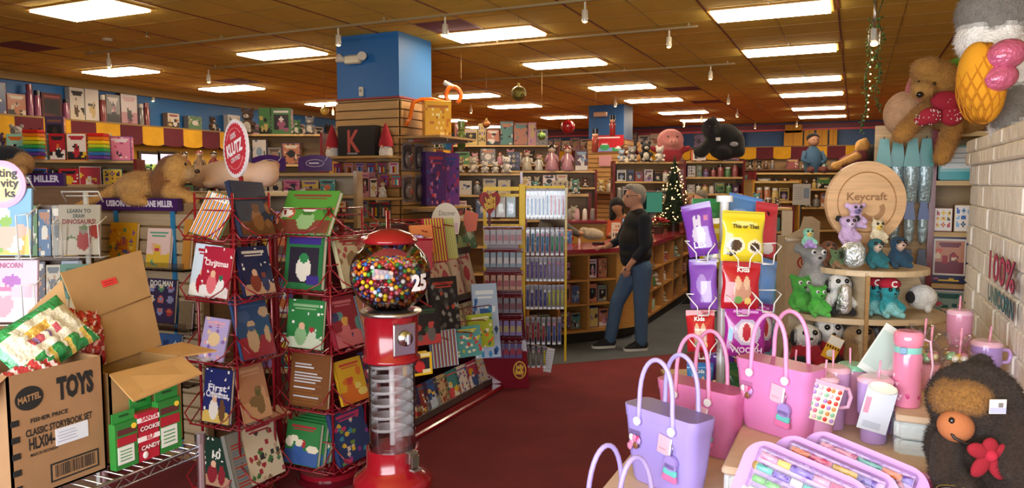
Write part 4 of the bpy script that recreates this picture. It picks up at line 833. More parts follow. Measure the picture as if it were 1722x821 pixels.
# ================================================================== LEFT FOREGROUND: wire cart with cartons
t = thing('wire_shelf_cart', 'chrome wire shelf cart under the open cardboard cartons', 'cart', (-2.27, 1.4, 0), 0)
m = MB(); z = .815
for y in (-.42, .42): m.tube([(-.25, y, z), (.25, y, z)], .006, '#c8c8cc', 'metal'); m.tube([(-.25, y, z - .03), (.25, y, z - .03)], .005, '#c8c8cc', 'metal')
for x in (-.25, .25):
    m.tube([(x, -.42, z), (x, .42, z)], .006, '#c8c8cc', 'metal'); m.tube([(x, -.42, z - .03), (x, .42, z - .03)], .005, '#c8c8cc', 'metal')
    P = [(x, -.42 + .84 * k / 28, z - (.03 if k % 2 else 0)) for k in range(29)]; m.tube(P, .003, '#c8c8cc', 'metal', 5)
for k in range(24): m.tube([(-.25, -.41 + .82 * k / 23, z + .004), (.25, -.41 + .82 * k / 23, z + .004)], .003, '#c8c8cc', 'metal', 5)
m.build('wire_shelf', t)
m2 = MB()
for k in range(12): m2.tube([(-.25, -.41 + .82 * k / 11, .3), (.25, -.41 + .82 * k / 11, .3)], .003, '#c8c8cc', 'metal', 5)
for x in (-.25, .25): m2.tube([(x, -.42, .3), (x, .42, .3)], .006, '#c8c8cc', 'metal')
m2.build('wire_shelf', t)
for x in (-.25, .25):
    for y in (-.42, .42): m = MB(); m.cyl((x, y, .43), .0135, .86, '#c8c8cc', 'metal', 14); m.cyl((x, y, .845), .018, .035, '#a8a8ac', 'metal', 14); m.build('post', t)
KB = '#9c7550'
t = thing('cardboard_carton', 'open cardboard carton printed Mattel TOYS with a white shipping label', 'carton', (-2.09, 1.378, .83), PI / 2)
W1, D1, H1 = .285, .36, .36
m = MB()
for c, d in (((0, .003, H1 / 2), (W1, .006, H1)), ((0, D1 - .003, H1 / 2), (W1, .006, H1)), ((-W1 / 2 + .003, D1 / 2, H1 / 2), (.006, D1, H1)), ((W1 / 2 - .003, D1 / 2, H1 / 2), (.006, D1, H1)), ((0, D1 / 2, .003), (W1, D1, .006))): m.box(c, d, KB, 'card')
m.build('box', t)
m = MB(); INK = '#1c1a18'
def tx(s, u, v, h, w_, **k): m.text(s, h, (u, -.0015, v), INK, w=w_, mt='card', **k)
tx('TOYS', .052, .262, .062, .115, bold=.06); m.disc((-.085, .287), .04, -.0015, -.001, INK, 'card', 44, rz=.034, wob=lambda a: 1 + .06 * math.sin(22 * a))
m.text('MATTEL', .018, (-.085, -.0025, .279), KB, w=.066, x=(.97, 0, .1), mt='card', bold=.04)
tx('FISHER PRICE', -.03, .215, .012, .11, bold=.03); tx('CLASSIC STORYBOOK SET', .0, .178, .02, .2, bold=.03); tx('HLX04-', -.055, .138, .034, .075, bold=.03); tx('MADE IN INDONESIA', -.05, .118, .009, .08, bold=.02)
m.box((.035, -.001, .15), (.1, .002, .05), '#d8dce6', 'print')
for k in range(4): m.box((.02, -.0024, .163 - k * .009), (.05 + .01 * (k % 2), .0008, .0015), '#8a90a0', 'print')
m.box((.04, -.0012, .05), (.15, .002, .055), INK, 'card'); m.box((.04, -.0016, .05), (.14, .002, .045), KB, 'card'); rg = random.Random(12); x = -.022
while x < .1: w_ = rg.choice([.0012, .002, .0035]); m.box((x + w_ / 2, -.002, .052), (w_, .002, .036), INK, 'card'); x += w_ + rg.choice([.0015, .0025])
for k in range(5): m.box((-.128, -.0012, .225 - k * .047), (.022, .002, .017), INK, 'card')
m.build('printing', t)
for lab, vs in (('far', [(-W1 / 2, D1, H1), (W1 / 2, D1, H1), (W1 / 2, D1 + .12, H1 + .05), (-W1 / 2, D1 + .12, H1 + .05)]), ('l', [(-W1 / 2, 0, H1), (-W1 / 2, D1, H1), (-W1 / 2 - .09, D1, H1 - .06), (-W1 / 2 - .09, 0, H1 - .06)])):
    m = MB(); m.add([Vector(v) for v in vs] + [Vector(v) + Vector((0, .003, .004)) for v in vs], [(3, 2, 1, 0), (4, 5, 6, 7), (0, 1, 5, 4), (1, 2, 6, 5), (2, 3, 7, 6), (3, 0, 4, 7)], KB, 'card'); m.build('flap', t)
# second carton, open, four flaps
t = thing('cardboard_carton', 'open plain cardboard carton with tall raised flap and red sticker', 'carton', (0, 0, 0), 0)
x0, x1, y0, y1, z0, z1 = -2.3, -2.095, 1.545, 1.82, .83, 1.125; m = MB(); KD = '#a8804f'
m.box((x1 - .003, (y0 + y1) / 2, (z0 + z1) / 2), (.006, y1 - y0, z1 - z0), KD, 'card'); m.box((x0 + .003, (y0 + y1) / 2, (z0 + z1) / 2), (.006, y1 - y0, z1 - z0), KD, 'card')
m.box(((x0 + x1) / 2, y0 + .003, (z0 + z1) / 2), (x1 - x0, .006, z1 - z0), KD, 'card'); m.box(((x0 + x1) / 2, y1 - .003, (z0 + z1) / 2), (x1 - x0, .006, z1 - z0), KD, 'card'); m.box(((x0 + x1) / 2, (y0 + y1) / 2, z0 + .003), (x1 - x0, y1 - y0, .006), KD, 'card'); m.build('box', t)
def sheet(vs, off, name, parent, col=KD, label=None):
    m = MB(); off = Vector(off); n = len(vs); m.add([Vector(v) for v in vs] + [Vector(v) + off for v in vs], [tuple(range(n - 1, -1, -1)), tuple(range(n, 2 * n))] + [(i, (i + 1) % n, (i + 1) % n + n, i + n) for i in range(n)], col, 'card'); return m.build(name, parent, label=label)
a, b, c, d = onx(168, 616, -2.28), onx(272, 580, -2.28), onx(237, 421, -2.33), onx(102, 459, -2.33)
f = sheet([a, b, c, d], (-.005, 0, 0), 'flap', t, label='tall raised cardboard flap')
m = MB(); e = a.lerp(b, .45).lerp(d.lerp(c, .5), .78); xv = (c - d).normalized(); uv = (d - a).normalized(); nn = Vector((.003, 0, 0)); e = e + nn + Vector((.0, 0, 0))
m.add([e - xv * .028 - uv * .012, e + xv * .028 - uv * .012, e + xv * .028 + uv * .012, e - xv * .028 + uv * .012], [(0, 1, 2, 3)], '#d83a34', 'print')
for k in range(2): p = e + nn * .3 + uv * (.004 - .008 * k); m.add([p - xv * .02 - uv * .001, p + xv * .02 - uv * .001, p + xv * .02 + uv * .001, p - xv * .02 + uv * .001], [(0, 1, 2, 3)], '#8a2020', 'print')
m.tube([a.lerp(d, .48) + nn * .4, b.lerp(c, .52) + nn * .4], .0022, '#8a6238', 'card', 5); m.build('sticker', f, label='red sticker')
sheet([(x1, y0, z1), (x1, y1, z1), onx(340, 627, -1.95), onx(224, 674, -1.95)], (0, 0, -.005), 'flap', t, '#b88a52')
sheet([(x0, y1, z1), (x1, y1, z1), (x1 + .03, y1 + .13, z1 - .005), (x0 + .06, y1 + .13, z1 + .01)], (0, 0, -.005), 'flap', t, '#b88a52')
sheet([(x0, y0, z1 + .02), onx(118, 545, -2.33), onx(105, 472, -2.34), onx(50, 525, -2.4), onx(56, 546, -2.4)], (-.003, -.004, 0), 'flap', t)
m = MB(); m.box((-2.2, 1.68, 1.03), (.17, .22, .05), '#3a2a3a', 'film'); m.box((-2.18, 1.72, 1.07), (.08, .1, .04), '#586a60', 'film', .01); m.box((-2.17, 1.79, 1.075), (.03, .01, .05), '#e8e4f0', 'print'); m.box((-2.2, 1.68, .93), (.16, .2, .15), '#4a3a30', 'card'); m.build('contents', t)

def pillow(label, p, rot, w_, h_, th, g, name='gift_bag', group=None, cat='bag', nx=18, ny=14, mt_='film', crimp=True):
    m = MB(); P = []
    for sgn in (-1, 1):
        for j in range(ny + 1):
            for i in range(nx + 1):
                a = i / nx; b = j / ny; e = max(0, 16 * a * (1 - a) * b * (1 - b)) ** .45; w2 = .004 * math.sin(31 * a + 5 * b) + .004 * math.sin(17 * b * 3 + a * 9)
                P.append(((a - .5) * w_ * (1 - .05 * math.sin(PI * b)), sgn * (th * e + .001) + w2 * e * 2, (b - .5) * h_ * (1 - .06 * math.sin(PI * a))))
    n = (nx + 1) * (ny + 1); F = []; cc = []
    for s in (0, 1):
        for j in range(ny):
            for i in range(nx):
                q = (s * n + j * (nx + 1) + i, s * n + j * (nx + 1) + i + 1, s * n + (j + 1) * (nx + 1) + i + 1, s * n + (j + 1) * (nx + 1) + i); F.append(q if s == 0 else q[::-1]); cc.append(tuple(g[ny - 1 - j][i]))
    m.add(P, F, cc, mt_, True); return tag(m.build(name, None, tuple(p), rot), label, cat, group)
ny, nx = 14, 18; g = np.tile(np.array(C('#e8e0cc')), (ny, nx, 1)); Yg, Xg = np.mgrid[0:ny, 0:nx]
g[:3] = C('#2f9a58'); g[-2:] = C('#2f9a58'); g[2, 4:14] = C('#e8e0cc'); g[(Yg > 9) & (Xg % 4 < 2)] = C('#2a8a4a'); g[(Yg > 9) & (Xg % 4 == 3)] = C('#e0c060'); g[4:6, 6:11] = C('#d8a850'); g[6:8, 5:12:2] = C('#c05060'); g[6:8, 6:12:3] = C('#8a6aa0'); g[:, :1] = C('#2f8a50')
c = onx(72, 582, -2.22); c.z += .02
pillow('shiny green and white Christmas treat bag lying on the open Mattel carton', c, (R(-38), R(-22), PI / 2 + R(4)), .27, .19, .04, g)
g2 = np.tile(np.array(C('#b01828')), (ny, nx, 1)); g2[(Xg + Yg) % 5 < 1] = C('#e8c8c8')
pillow('red metallic treat bag with white dots behind the green bag', onx(140, 565, -2.3), (R(-20), R(10), PI / 2), .14, .2, .035, g2)
g3 = np.tile(np.array(C('#c83848')), (ny, nx, 1)); g3[(Xg) % 3 < 1] = C('#f0e0e4'); g3[:3, 8:] = C('#3a8a90')
pillow('red and white striped treat bag at the front left of the carton', onx(45, 628, -2.16) + Vector((0, 0, -.012)), (R(-62), R(-14), PI / 2), .2, .1, .03, g3)
# boxed elf costume packs
for k, (u0, u1, vt, vb, lab, c1) in enumerate(((196, 235, 698, 792, 'green boxed elf toy leaning nearest the Mattel carton', '#2c7a30'), (226, 262, 672, 760, 'green boxed elf toy at the back between the other packs', '#2c7a30'), (268, 306, 657, 746, 'green boxed elf toy at the right end of the cart', '#2c7a30'), (233, 270, 697, 768, 'red and white Santa and Elf candy cookie box in the middle', '#b01c30'))):
    X = -2.04 if k != 1 else -2.075; a = onx(u0, vb, X); b = onx(u1, vb, X); tp = onx(u0, vt, X); w_ = b.y - a.y; h_ = tp.z - .832
    t = thing('boxed_elf_toy' if k < 3 else 'boxed_cookies', lab, 'toy box', (X, (a.y + b.y) / 2, .832), PI / 2, 'green boxed elf toys' if k < 3 else None); m = MB()
    hb = h_ * .82 if k < 3 else h_; m.box((0, .014, hb / 2), (w_, .028, hb), c1, 'print')
    if k < 3: m.box((0, .014, hb + (h_ - hb) / 2), (w_, .003, h_ - hb), '#2f8a38', 'print'); m.box((0, .011, h_ * .93), (w_ * .4, .003, .006), '#1a4a20', 'print')
    m.build('box', t); m = MB()
    if k < 3:
        m.box((0, -.001, hb * .8), (w_ * .8, .002, hb * .12), '#5a2a28', 'print'); m.box((0, -.001, hb * .6), (w_ * .84, .002, hb * .18), '#a81c2c', 'print'); m.box((-.005, -.001, hb * .3), (w_ * .7, .002, hb * .38), '#dcdcd4', 'print')
        m.disc((w_ * .3, hb * .88), .009, -.004, -.002, '#f0c838', 'print', 10, wob=lambda a: 1 + .3 * math.sin(5 * a))
        for q in range(4): m.box((-.006, -.0025, hb * (.4 - q * .07)), (w_ * .5, .001, hb * .02), '#3a8a48', 'print')
    else:
        for q, s in enumerate(('SANTA', 'COOKIE', 'ELF', 'CANDY')): m.box((0, -.001, hb * (.86 - q * .2)), (w_, .002, hb * .1), '#efe6e2' if q % 2 == 0 else '#8a1424', 'print'); m.text(s, hb * .09, (.004, -.003, hb * (.83 - q * .2)), '#c01c30' if q % 2 == 0 else '#f0e8e4', bold=.03)
        m.ell((-w_ * .2, -.003, hb * .12), (.01, .002, .012), '#e8e0dc', 'print')
    m.build('printed_front', t)

# ================================================================== BOOKS
BK = 0
def book(label, p, rz, tilt, w_, h_, th, bg, cols, style, words=(), roll=0, group='books on the red wire racks', name='picture_book', cat='book', cells=(30, 36), spine=None, stack=1):
    t = thing(name, label, cat, p, rz, group, tilt=tilt, roll=roll); rg = random.Random(len(label) * 7 + int(w_ * 1000)); m = MB(); c = spine or bg
    m.box((0, .0015, h_ / 2), (w_, .003, h_), c, 'print'); m.box((0, th - .0015, h_ / 2), (w_, .003, h_), c, 'print'); m.box((-w_ / 2 + .0015, th / 2, h_ / 2), (.003, th, h_), c, 'print')
    m.art(art(rg, cells[0], cells[1], bg, cols, style, not words), (-w_ * .49, -.0008, h_ * .01), (w_ * .98, 0, 0), (0, 0, h_ * .98))
    for s, hh, z, cc in words: m.text(s, hh, (0, -.002, z * h_), cc, bold=.03, w=min(w_ * .8, len(s) * hh * .75))
    m.build('cover', t); m = MB(); m.box((.002, th / 2, h_ / 2), (w_ - .008, th - .007, h_ - .01), '#e6ddc8', 'card'); m.build('pages', t); return t
# generic red wire pocket
RED = '#8c1424'
def wpocket(t, T, w_, d=.07, h=.12, col=RED, n=4, slats=True, r=.004):
    m = MB(); m.T = T; x = w_ / 2
    m.tube([(-x, .0, .06), (-x, -d, 0), (x, -d, 0), (x, 0, .06)], r, col, 'gloss'); m.tube([(-x, 0, h + .03), (-x, -d - .03, h * .55), (-x * .55, -d - .05, h * .2), (x * .55, -d - .05, h * .2), (x, -d - .03, h * .55), (x, 0, h + .03)], r, col, 'gloss')
    for k in range(n): q = -x * .8 + 2 * x * .8 * k / (n - 1); m.tube([(q, 0, .02), (q, -d, 0), (q, -d - .035, h * .25)], r * .7, col, 'gloss', 5)
    m.tube([(-x, 0, -.02), (x, 0, -.02)], r, col, 'gloss'); m.tube([(-x, 0, h + .03), (x, 0, h + .03)], r, col, 'gloss'); return m.build('wire_pocket', t)
def wire_rack(label, cx, cy, w_, top, rows, facesx=('S', 'E')):
    t = thing('wire_book_rack', label, 'book rack', (cx, cy, 0), 0); h = w_ / 2 - .02
    m = MB(); m.cyl((0, 0, .04), .17, .05, RED, 'gloss', 24); m.cyl((0, 0, .02), .19, .03, '#5a0c18', 'gloss', 24); m.build('base', t)
    m = MB(); m.cyl((0, 0, top / 2), .02, top, RED, 'gloss', 12); m.build('pole', t)
    for sx in (-1, 1):
        for sy in (-1, 1): m = MB(); m.tube([(sx * h, sy * h, .08), (sx * h, sy * h, top - .05)], .007, RED, 'gloss'); m.build('upright', t)
    m = MB()
    for z in rows + [top - .08]:
        m.tube([(h, h, z), (-h, h, z), (-h, -h, z), (h, -h, z)], .004, RED, 'gloss', 5, True); m.tube([(-h, -h, z), (h, h, z)], .004, RED, 'gloss', 5)
    m.build('rungs', t)
    for z in rows:
        for f in facesx:
            rz = {'S': 0, 'E': PI / 2, 'W': -PI / 2}[f]; T = Matrix.Rotation(rz, 4, 'Z') @ Matrix.Translation((0, -h, z)); wpocket(t, T, w_ * .96)
    return t
ROWS = [.12, .46, .79, 1.12, 1.43]
R1 = (-2.99, 2.96); R2 = (-2.74, 3.4)
wire_rack('red wire book rack carrying the round red and white sign', *R1, .3, 1.72, ROWS, ('S', 'E')); wire_rack('red wire book rack just left of the gumball machine', *R2, .34, 1.62, ROWS, ('S', 'E'))
# books: (rack, face, row, dx, w, h, bg, cols, style, words, tilt, roll, label)
XR_ = ['#a82030', '#e8e0d4', '#2f6a44', '#d8a080']
BL = [
 (1, 'S', 4, -.02, .2, .24, '#2f7a3a', ['#e8e0d0', '#c83a30', '#e8c22e', '#3a5ab0'], 'stripes', (('Batch', .035, .82, '#f0ece0'),), 24, 12, 'green book with coloured pencil stripes, lettered Batch, at the top left of the racks', .012),
 (1, 'E', 4, .0, .24, .3, '#2c3248', ['#6a4028', '#2a2c40', '#8a5a38', '#46506a'], 'scene', (), 20, 3, 'dark navy storybook with a brown bear and maroon spine on top of the rack', .03),
 (1, 'S', 3, -.05, .18, .27, '#cfdce8', ['#b02030', '#f0ece4', '#4a90a0'], 'xmas', (), 10, 4, 'blue and white Santa book behind the red Christmas book', .01),
 (1, 'S', 3, .03, .2, .26, '#a8243a', ['#e8e0dc', '#7a1828', '#3a6a54', '#d86a70'], 'xmas', (('Christmas', .03, .62, '#f0d8d8'),), 10, 3, 'red Christmas carols book with white trees in the second row', .012),
 (1, 'E', 3, .0, .22, .26, '#262a4c', ['#8a4030', '#3a3c60', '#c8a080', '#e0d0c0'], 'xmas', (), 16, 2, 'dark blue nativity book with stable scene in the second row', .02),
 (1, 'S', 2, .0, .17, .22, '#b8a8d8', ['#e0a8b8', '#e8c89a', '#8a6ab0', '#f0e8f0'], 'dots', (), 14, 2, 'pale purple picture book half hidden in the third row', .01),
 (1, 'E', 2, -.02, .24, .34, '#34507c', ['#a03040', '#2f6a50', '#c8a888', '#46608c'], 'scene', (), 16, 2, 'tall blue book with two dancing figures in the third row', .02),
 (1, 'S', 1, .02, .19, .28, '#252e6a', ['#d8b860', '#e8e0d8', '#6a4a30', '#c87a50'], 'xmas', (('First', .034, .6, '#e8e4f0'), ('Christmas', .034, .48, '#e8e4f0')), 8, 0, 'navy board book lettered First Christmas in the fourth row', .02),
 (1, 'E', 1, -.04, .2, .3, '#c08a68', ['#d8a880', '#6a6a40', '#a86848', '#8a7048'], 'scene', (), 16, 2, 'peach and orange book with a row of trees in the fourth row', .012),
 (1, 'S', 0, .0, .21, .25, '#1f3a30', ['#8a2430', '#d8c8b0', '#2a5040', '#b88a70'], 'xmas', (('10', .04, .58, '#e8e4d8'),), 8, 0, 'dark green book with Santa and the number 10 in the bottom row', .014),
 (1, 'E', 0, .02, .25, .32, '#dccdb0', ['#a83040', '#4a7a48', '#8a6a50', '#c8a890', '#3a3a3a'], 'map', (), 17, 2, 'cream patterned book with a green circle in the bottom row', .015),
 (1, 'E', 0, -.11, .2, .3, '#8a8880', ['#a84038', '#6a7a88'], 'lines', (), 17, 2, 'grey backed book behind the cream patterned book', .03),
 (2, 'S', 4, .0, .36, .26, '#4f8a34', ['#7a4030', '#e0d8c8', '#b85040', '#3a6a2c', '#8aa870'], 'scene', (), 28, 0, 'wide green book lying back at the top of the second rack', .03),
 (2, 'S', 3, .0, .26, .3, '#2a6a3c', ['#3a2c78', '#e0d050', '#d8d0c0', '#2f7a48'], 'window', (), 8, 0, 'green advent calendar book with purple window in the second row', .03),
 (2, 'S', 2, .0, .25, .27, '#2e7a40', ['#e0dcc8', '#c8d0b8', '#8ab080', '#a83038'], 'xmas', (), 8, 0, 'green book with white scalloped border in the third row', .02),
 (2, 'S', 1, .02, .27, .3, '#7a4a28', ['#d8d8dc', '#8a5a30', '#c8c8cc'], 'lines', (), 8, 0, 'brown edged book with white lined page in the fourth row', .02),
 (2, 'E', 3, .04, .24, .3, '#c8b890', ['#5a8a40', '#a83a38', '#8a6a40', '#e8dcc0'], 'dots', (), 17, 2, 'beige books with green palm tree beside the gumball globe', .03),
 (2, 'E', 2, -.04, .24, .29, '#8c2434', ['#c86a70', '#3a3a60', '#5a8a88', '#d8a050'], 'scene', (), 17, 2, 'shiny red book of circus figures in the third row', .03),
 (2, 'E', 2, .14, .1, .27, '#8aa8b0', ['#3a5a88', '#d84040', '#e8c22e'], 'stripes', (), 17, 2, 'pale blue striped book wedged against the gumball machine', .04),
 (2, 'E', 1, .0, .24, .25, '#d8a82c', ['#d8702c', '#4a90a8', '#e8d070', '#c84838'], 'scene', (), 17, 2, 'yellow book with a blue camel in the fourth row', .02),
 (2, 'E', 1, .17, .1, .26, '#2f2c50', ['#a84050', '#e8e0dc', '#4a4878'], 'scene', (), 17, 2, 'dark purple book right of the yellow camel book', .02),
 (2, 'E', 0, .0, .3, .3, '#2a3c6c', ['#c83a68', '#e0b83a', '#3a8aa0', '#d8c8b8', '#6a8a3a', '#8a3a90'], 'map', (), 17, 2, 'bright blue crowded picture book in the bottom row', .03)]
for rk, f, row, dx, w_, h_, bg, cols, st, wd, ti, ro, lab, th in BL:
    R0 = R1 if rk == 1 else R2; hw = (.3 if rk == 1 else .34) / 2 - .02; z = ROWS[row] + .018; off = hw + .055
    p = Vector((R0[0] + dx, R0[1] - off, z)) if f == 'S' else Vector((R0[0] + off, R0[1] + dx, z))
    book(lab, p, 0 if f == 'S' else PI / 2, R(ti), w_, h_, th, bg, cols, st, wd, roll=R(ro))
for k in range(4): book('green board book with rounded red figures, %s in the bottom row stack' % ORD[k], (R2[0] - .04 + .012 * k, R2[1] - .21 + .035 * k, .14 + .004 * k), 0, R(12), .24, .24, .026, '#2f7a40', ['#b03038', '#e8dcc0', '#3a5a98'], 'scene', group='stack of green board books')
book('slim red and cream booklet lying in the fourth row beside the peach book', (R1[0] + .19, R1[1] + .1, .45), PI / 2, R(70), .2, .1, .01, '#c02c38', ['#e8d8a0', '#e0a0a0'], 'stripes')
book('open magazine with white pages lying in the third row at the left', (R1[0] - .1, R1[1] - .22, .81), R(-10), R(78), .22, .16, .008, '#dcdce4', ['#3a3a78', '#8a3a58'], 'lines', group=None)
# round red sign
t = thing('round_sign', 'oval looking red and white sign lettered 100% KLUTZ CERTIFIED on a red pole', 'sign', (R1[0] + .03, R1[1], 1.9), R(-22), roll=R(-13))
m = MB(); m.disc((0, 0), .153, 0, .01, '#e8dcdc', 'gloss', 60); m.disc((0, 0), .132, -.002, 0, '#c03440', 'print', 128, wob=lambda a: 1 + .035 * math.sin(32 * a)); m.build('disc', t)
m = MB(); m.text('KLUTZ', .062, (0, -.004, -.025), '#f4e8e8', bold=.05, w=.2); m.text('100%', .03, (0, -.004, .055), '#f0e0e0', bold=.02, w=.07); m.text('CERTIFIED', .024, (0, -.004, -.065), '#f0e0e0', bold=.02, w=.12)
for s in (0, PI): m.tube([(.108 * math.cos(a), -.003, .108 * math.sin(a)) for a in [s + R(35 + 11 * k) for k in range(11)]], .0015, '#e8a0a4', 'print', 4)
m.build('lettering', t); m = MB(); m.tube([(0, .012, -.15), (.0, .012, -.3)], .012, RED, 'gloss', 8); m.build('post', t)

# ================================================================== GUMBALL MACHINE
GP = cs(-.494, 3.0, 0); t = thing('gumball_machine', 'tall red gumball machine with a glass globe and clear spiral chute', 'gumball machine', GP, YAW)
RD = '#8c101c'; GZ, GR_ = 1.352, .163
m = MB(); m.ring([(.22, 0), (.23, .02), (.2, .05), (.06, .08), (.05, .3), (.1, .38), (.14, .44), (.165, .485), (.16, .51), (.125, .535), (.115, .55), (.108, .56), (.108, .635)], RD, 'gloss', 36); m.build('base', t)
m = MB(); m.ring([(.094, .63), (.094, 1.0)], '#ffffff', 'clearglass', 32, capt=False, capb=False); m.build('clear_tube', t)
m = MB(); m.ring([(.098, .628), (.1, .64), (.098, .65)], '#d8d0d0', 'clearglass', 32, capt=False, capb=False)
P = [(.062 * math.cos(a), .062 * math.sin(a), .67 + .31 * a / (2 * PI * 6)) for a in [2 * PI * 6 * k / 150 for k in range(151)]]; nP = []
for i, (x, y, z) in enumerate(P): nP.append((x * .25, y * .25, z)); nP.append((x * 1.4, y * 1.4, z + .01)); nP.append((x * 1.42, y * 1.42, z + .022))
F = []
for i in range(150): F += [(3 * i, 3 * i + 1, 3 * i + 4, 3 * i + 3), (3 * i + 1, 3 * i + 2, 3 * i + 5, 3 * i + 4)]
m.add(nP, F, '#e8e0e0', 'milky', True); m.tube([(0, 0, .64), (0, 0, 1.0)], .012, '#f0ecec', 'milky', 10); m.build('spiral_chute', t)
m = MB(); m.ring([(.098, .995), (.118, 1.0), (.118, 1.012), (.106, 1.02), (.112, 1.18), (.118, 1.19)], RD, 'gloss', 36); m.build('body', t)
m = MB(); m.ring([(.122, 1.19), (.128, 1.198), (.122, 1.206), (.1, 1.21)], '#c8c4c4', 'metal', 36); m.build('collar', t)
m = MB(); m.T = Matrix.Rotation(R(38), 4, 'Z'); m.box((0, -.106, 1.1), (.1, .012, .13), '#b8b4b0', 'metal', .004); m.T = m.T @ Matrix.Translation((0, -.115, 1.105)) @ Matrix.Rotation(PI / 2, 4, 'X'); m.ring([(.032, 0), (.03, .01), (.014, .012), (.014, .02)], '#c8c8c8', 'metal', 20); m.box((0, 0, .026), (.014, .045, .012), '#d8d8d8', 'metal', .003); m.build('coin_mechanism', t)
m = MB(); m.T = Matrix.Rotation(R(50), 4, 'Z'); m.box((0, -.115, .615), (.05, .03, .05), '#b8b4b0', 'metal', .004); m.box((0, -.13, .6), (.042, .02, .05), '#98948c', 'metal', .003); m.box((0, -.14, .57), (.044, .03, .008), '#c8c4c0', 'metal'); m.build('dispenser_flap', t)
m = MB(); prof = [(GR_ * math.cos(a), GZ + GR_ * math.sin(a) * .95) for a in [R(-68 + 5.9 * k) for k in range(23)]]; m.ring(prof, '#ffffff', 'clearglass', 44, capt=False, capb=False); m.build('glass_globe', t)
m = MB(); m.ring([(.1, GZ + .125), (.112, GZ + .13), (.11, GZ + .14), (.085, GZ + .165), (.04, GZ + .182), (0.001, GZ + .186)], RD, 'gloss', 36); m.build('lid', t)
m = MB()
for ch, aa in (('2', 46), ('5', 60)):
    a = R(aa); pos = Vector((math.sin(a) * (GR_ + .002), -math.cos(a) * (GR_ + .002), GZ - .05)); m.text(ch, .06, pos, '#f0ecec', (math.cos(a), math.sin(a), 0), (0, 0, 1), bold=.05)
m.build('price_numerals', t)
rg = random.Random(77); GC = {'red': '#c01828', 'orange': '#e8781c', 'yellow': '#ecc81c', 'green': '#2a8a3c', 'blue': '#2468b0', 'white': '#ece8e4', 'pink': '#e07a90', 'dark red': '#7a1430', 'navy': '#28306a'}
br = .0092; pts = []
def okp(p, lst): return all((p - q).length > br * 1.86 for q in lst)
for tries in range(26000):
    a = rg.uniform(-PI, 0) if tries < 20000 else rg.uniform(0, PI); e = rg.uniform(R(-62), R(22)); r_ = GR_ - br - .004 - (rg.random() < .25) * .008
    p = Vector((r_ * math.cos(e) * math.cos(a), r_ * math.cos(e) * math.sin(a), GZ + r_ * math.sin(e) * .95))
    if p.z > GZ + .058 + .01 * math.sin(3 * a): continue
    if okp(p, pts): pts.append(p)
    if len(pts) > 640: break
front = [p for p in pts if p.y < 0]; back = [p for p in pts if p.y >= 0]
front.sort(key=lambda p: p.y); RZ = Matrix.Rotation(YAW, 3, 'Z'); gm = {}
for k, c_ in GC.items(): m = MB(); m.ell((0, 0, 0), br, c_, 'gloss', 12, 8); gm[k] = m
proto = {}
keys = ['red', 'orange', 'yellow', 'green', 'blue', 'white', 'pink', 'dark red', 'navy', 'orange', 'yellow', 'red']
for i, p in enumerate(front[:300]):
    k = rg.choice(keys); w3 = GP + RZ @ p
    if k not in proto: proto[k] = tag(gm[k].build('gumball'), 'small %s gumball among many colours inside the glass globe' % k, 'gumball', '%s gumballs in the glass globe' % k)
    o = proto[k] if proto[k].get('used') is None else dup(proto[k]); proto[k]['used'] = 1; o.location = w3
for o in proto.values(): del o['used']
m = MB()
for p in front[300:] + back: m.ell(RZ @ p, br, GC[rg.choice(keys)], 'gloss', 8, 6)
for _ in range(260):   # top layer and filling
    r_ = .135 * math.sqrt(rg.random()); a = rg.uniform(0, 2 * PI); m.ell(RZ @ Vector((r_ * math.cos(a), r_ * math.sin(a), GZ + .045 + rg.uniform(0, .012))), br, GC[rg.choice(keys)], 'gloss', 8, 6)
m.ell((0, 0, GZ - .01 - .03), (.125, .125, .085), '#5a2a28', 'gloss', 16, 10); o = m.build('gumball_filling', None, tuple(GP)); tag(o, 'mass of coloured gumballs filling the glass globe', 'gumballs', None, 'stuff')
# ================================================================== RED LATTICE, TIERED SHELVES, CANDY STAND, YELLOW RACK
t = thing('lattice_rack', 'red wire lattice panel and rail behind the gumball machine', 'wire rack', (-3.13, 3.62, 0), PI / 2)
m = MB(); m.box((0, 0, 1.46), (.9, .03, .035), RED, 'gloss', .006)
for x in (-.44, -.2, .44): m.box((x, 0, .73), (.03, .03, 1.46), RED, 'gloss', .004)
m.box((0, 0, .12), (.9, .03, .04), RED, 'gloss'); m.build('frame', t); m = MB()
for k in range(-16, 12):
    for s in (1, -1):
        P = []
        for j in range(30):
            z = .15 + j * .045; x = -.43 + ((k * .06 + s * (z - .15)) % .86 if False else k * .055 + s * (z - .15) * .5)
            if -.43 < x < -.0: P.append((x, 0, z))
        if len(P) > 1: m.tube(P, .0035, RED, 'gloss', 5)
m.build('lattice', t)
t = thing('red_bin', 'red open bin holding wrapped candy canes behind the gumball globe', 'bin', cs(-.62, 3.9, 0), YAW + R(20)); m = MB()
for c_, d_ in (((0, -.13, 1.35), (.34, .008, .16)), ((0, .13, 1.35), (.34, .008, .16)), ((-.17, 0, 1.35), (.008, .26, .16)), ((.17, 0, 1.35), (.008, .26, .16)), ((0, 0, 1.28), (.34, .26, .01))): m.box(c_, d_, '#8e1830', 'gloss')
m.tube([(-.17, -.13, 1.43), (.17, -.13, 1.43), (.17, .13, 1.43), (-.17, .13, 1.43)], .009, '#a01c34', 'gloss', 6, True); m.build('tray', t)
m = MB(); m.cyl((0, 0, .64), .03, 1.28, RED, 'gloss', 12); m.cyl((0, 0, .02), .17, .04, RED, 'gloss', 20); m.build('stand', t)
rg = random.Random(6)
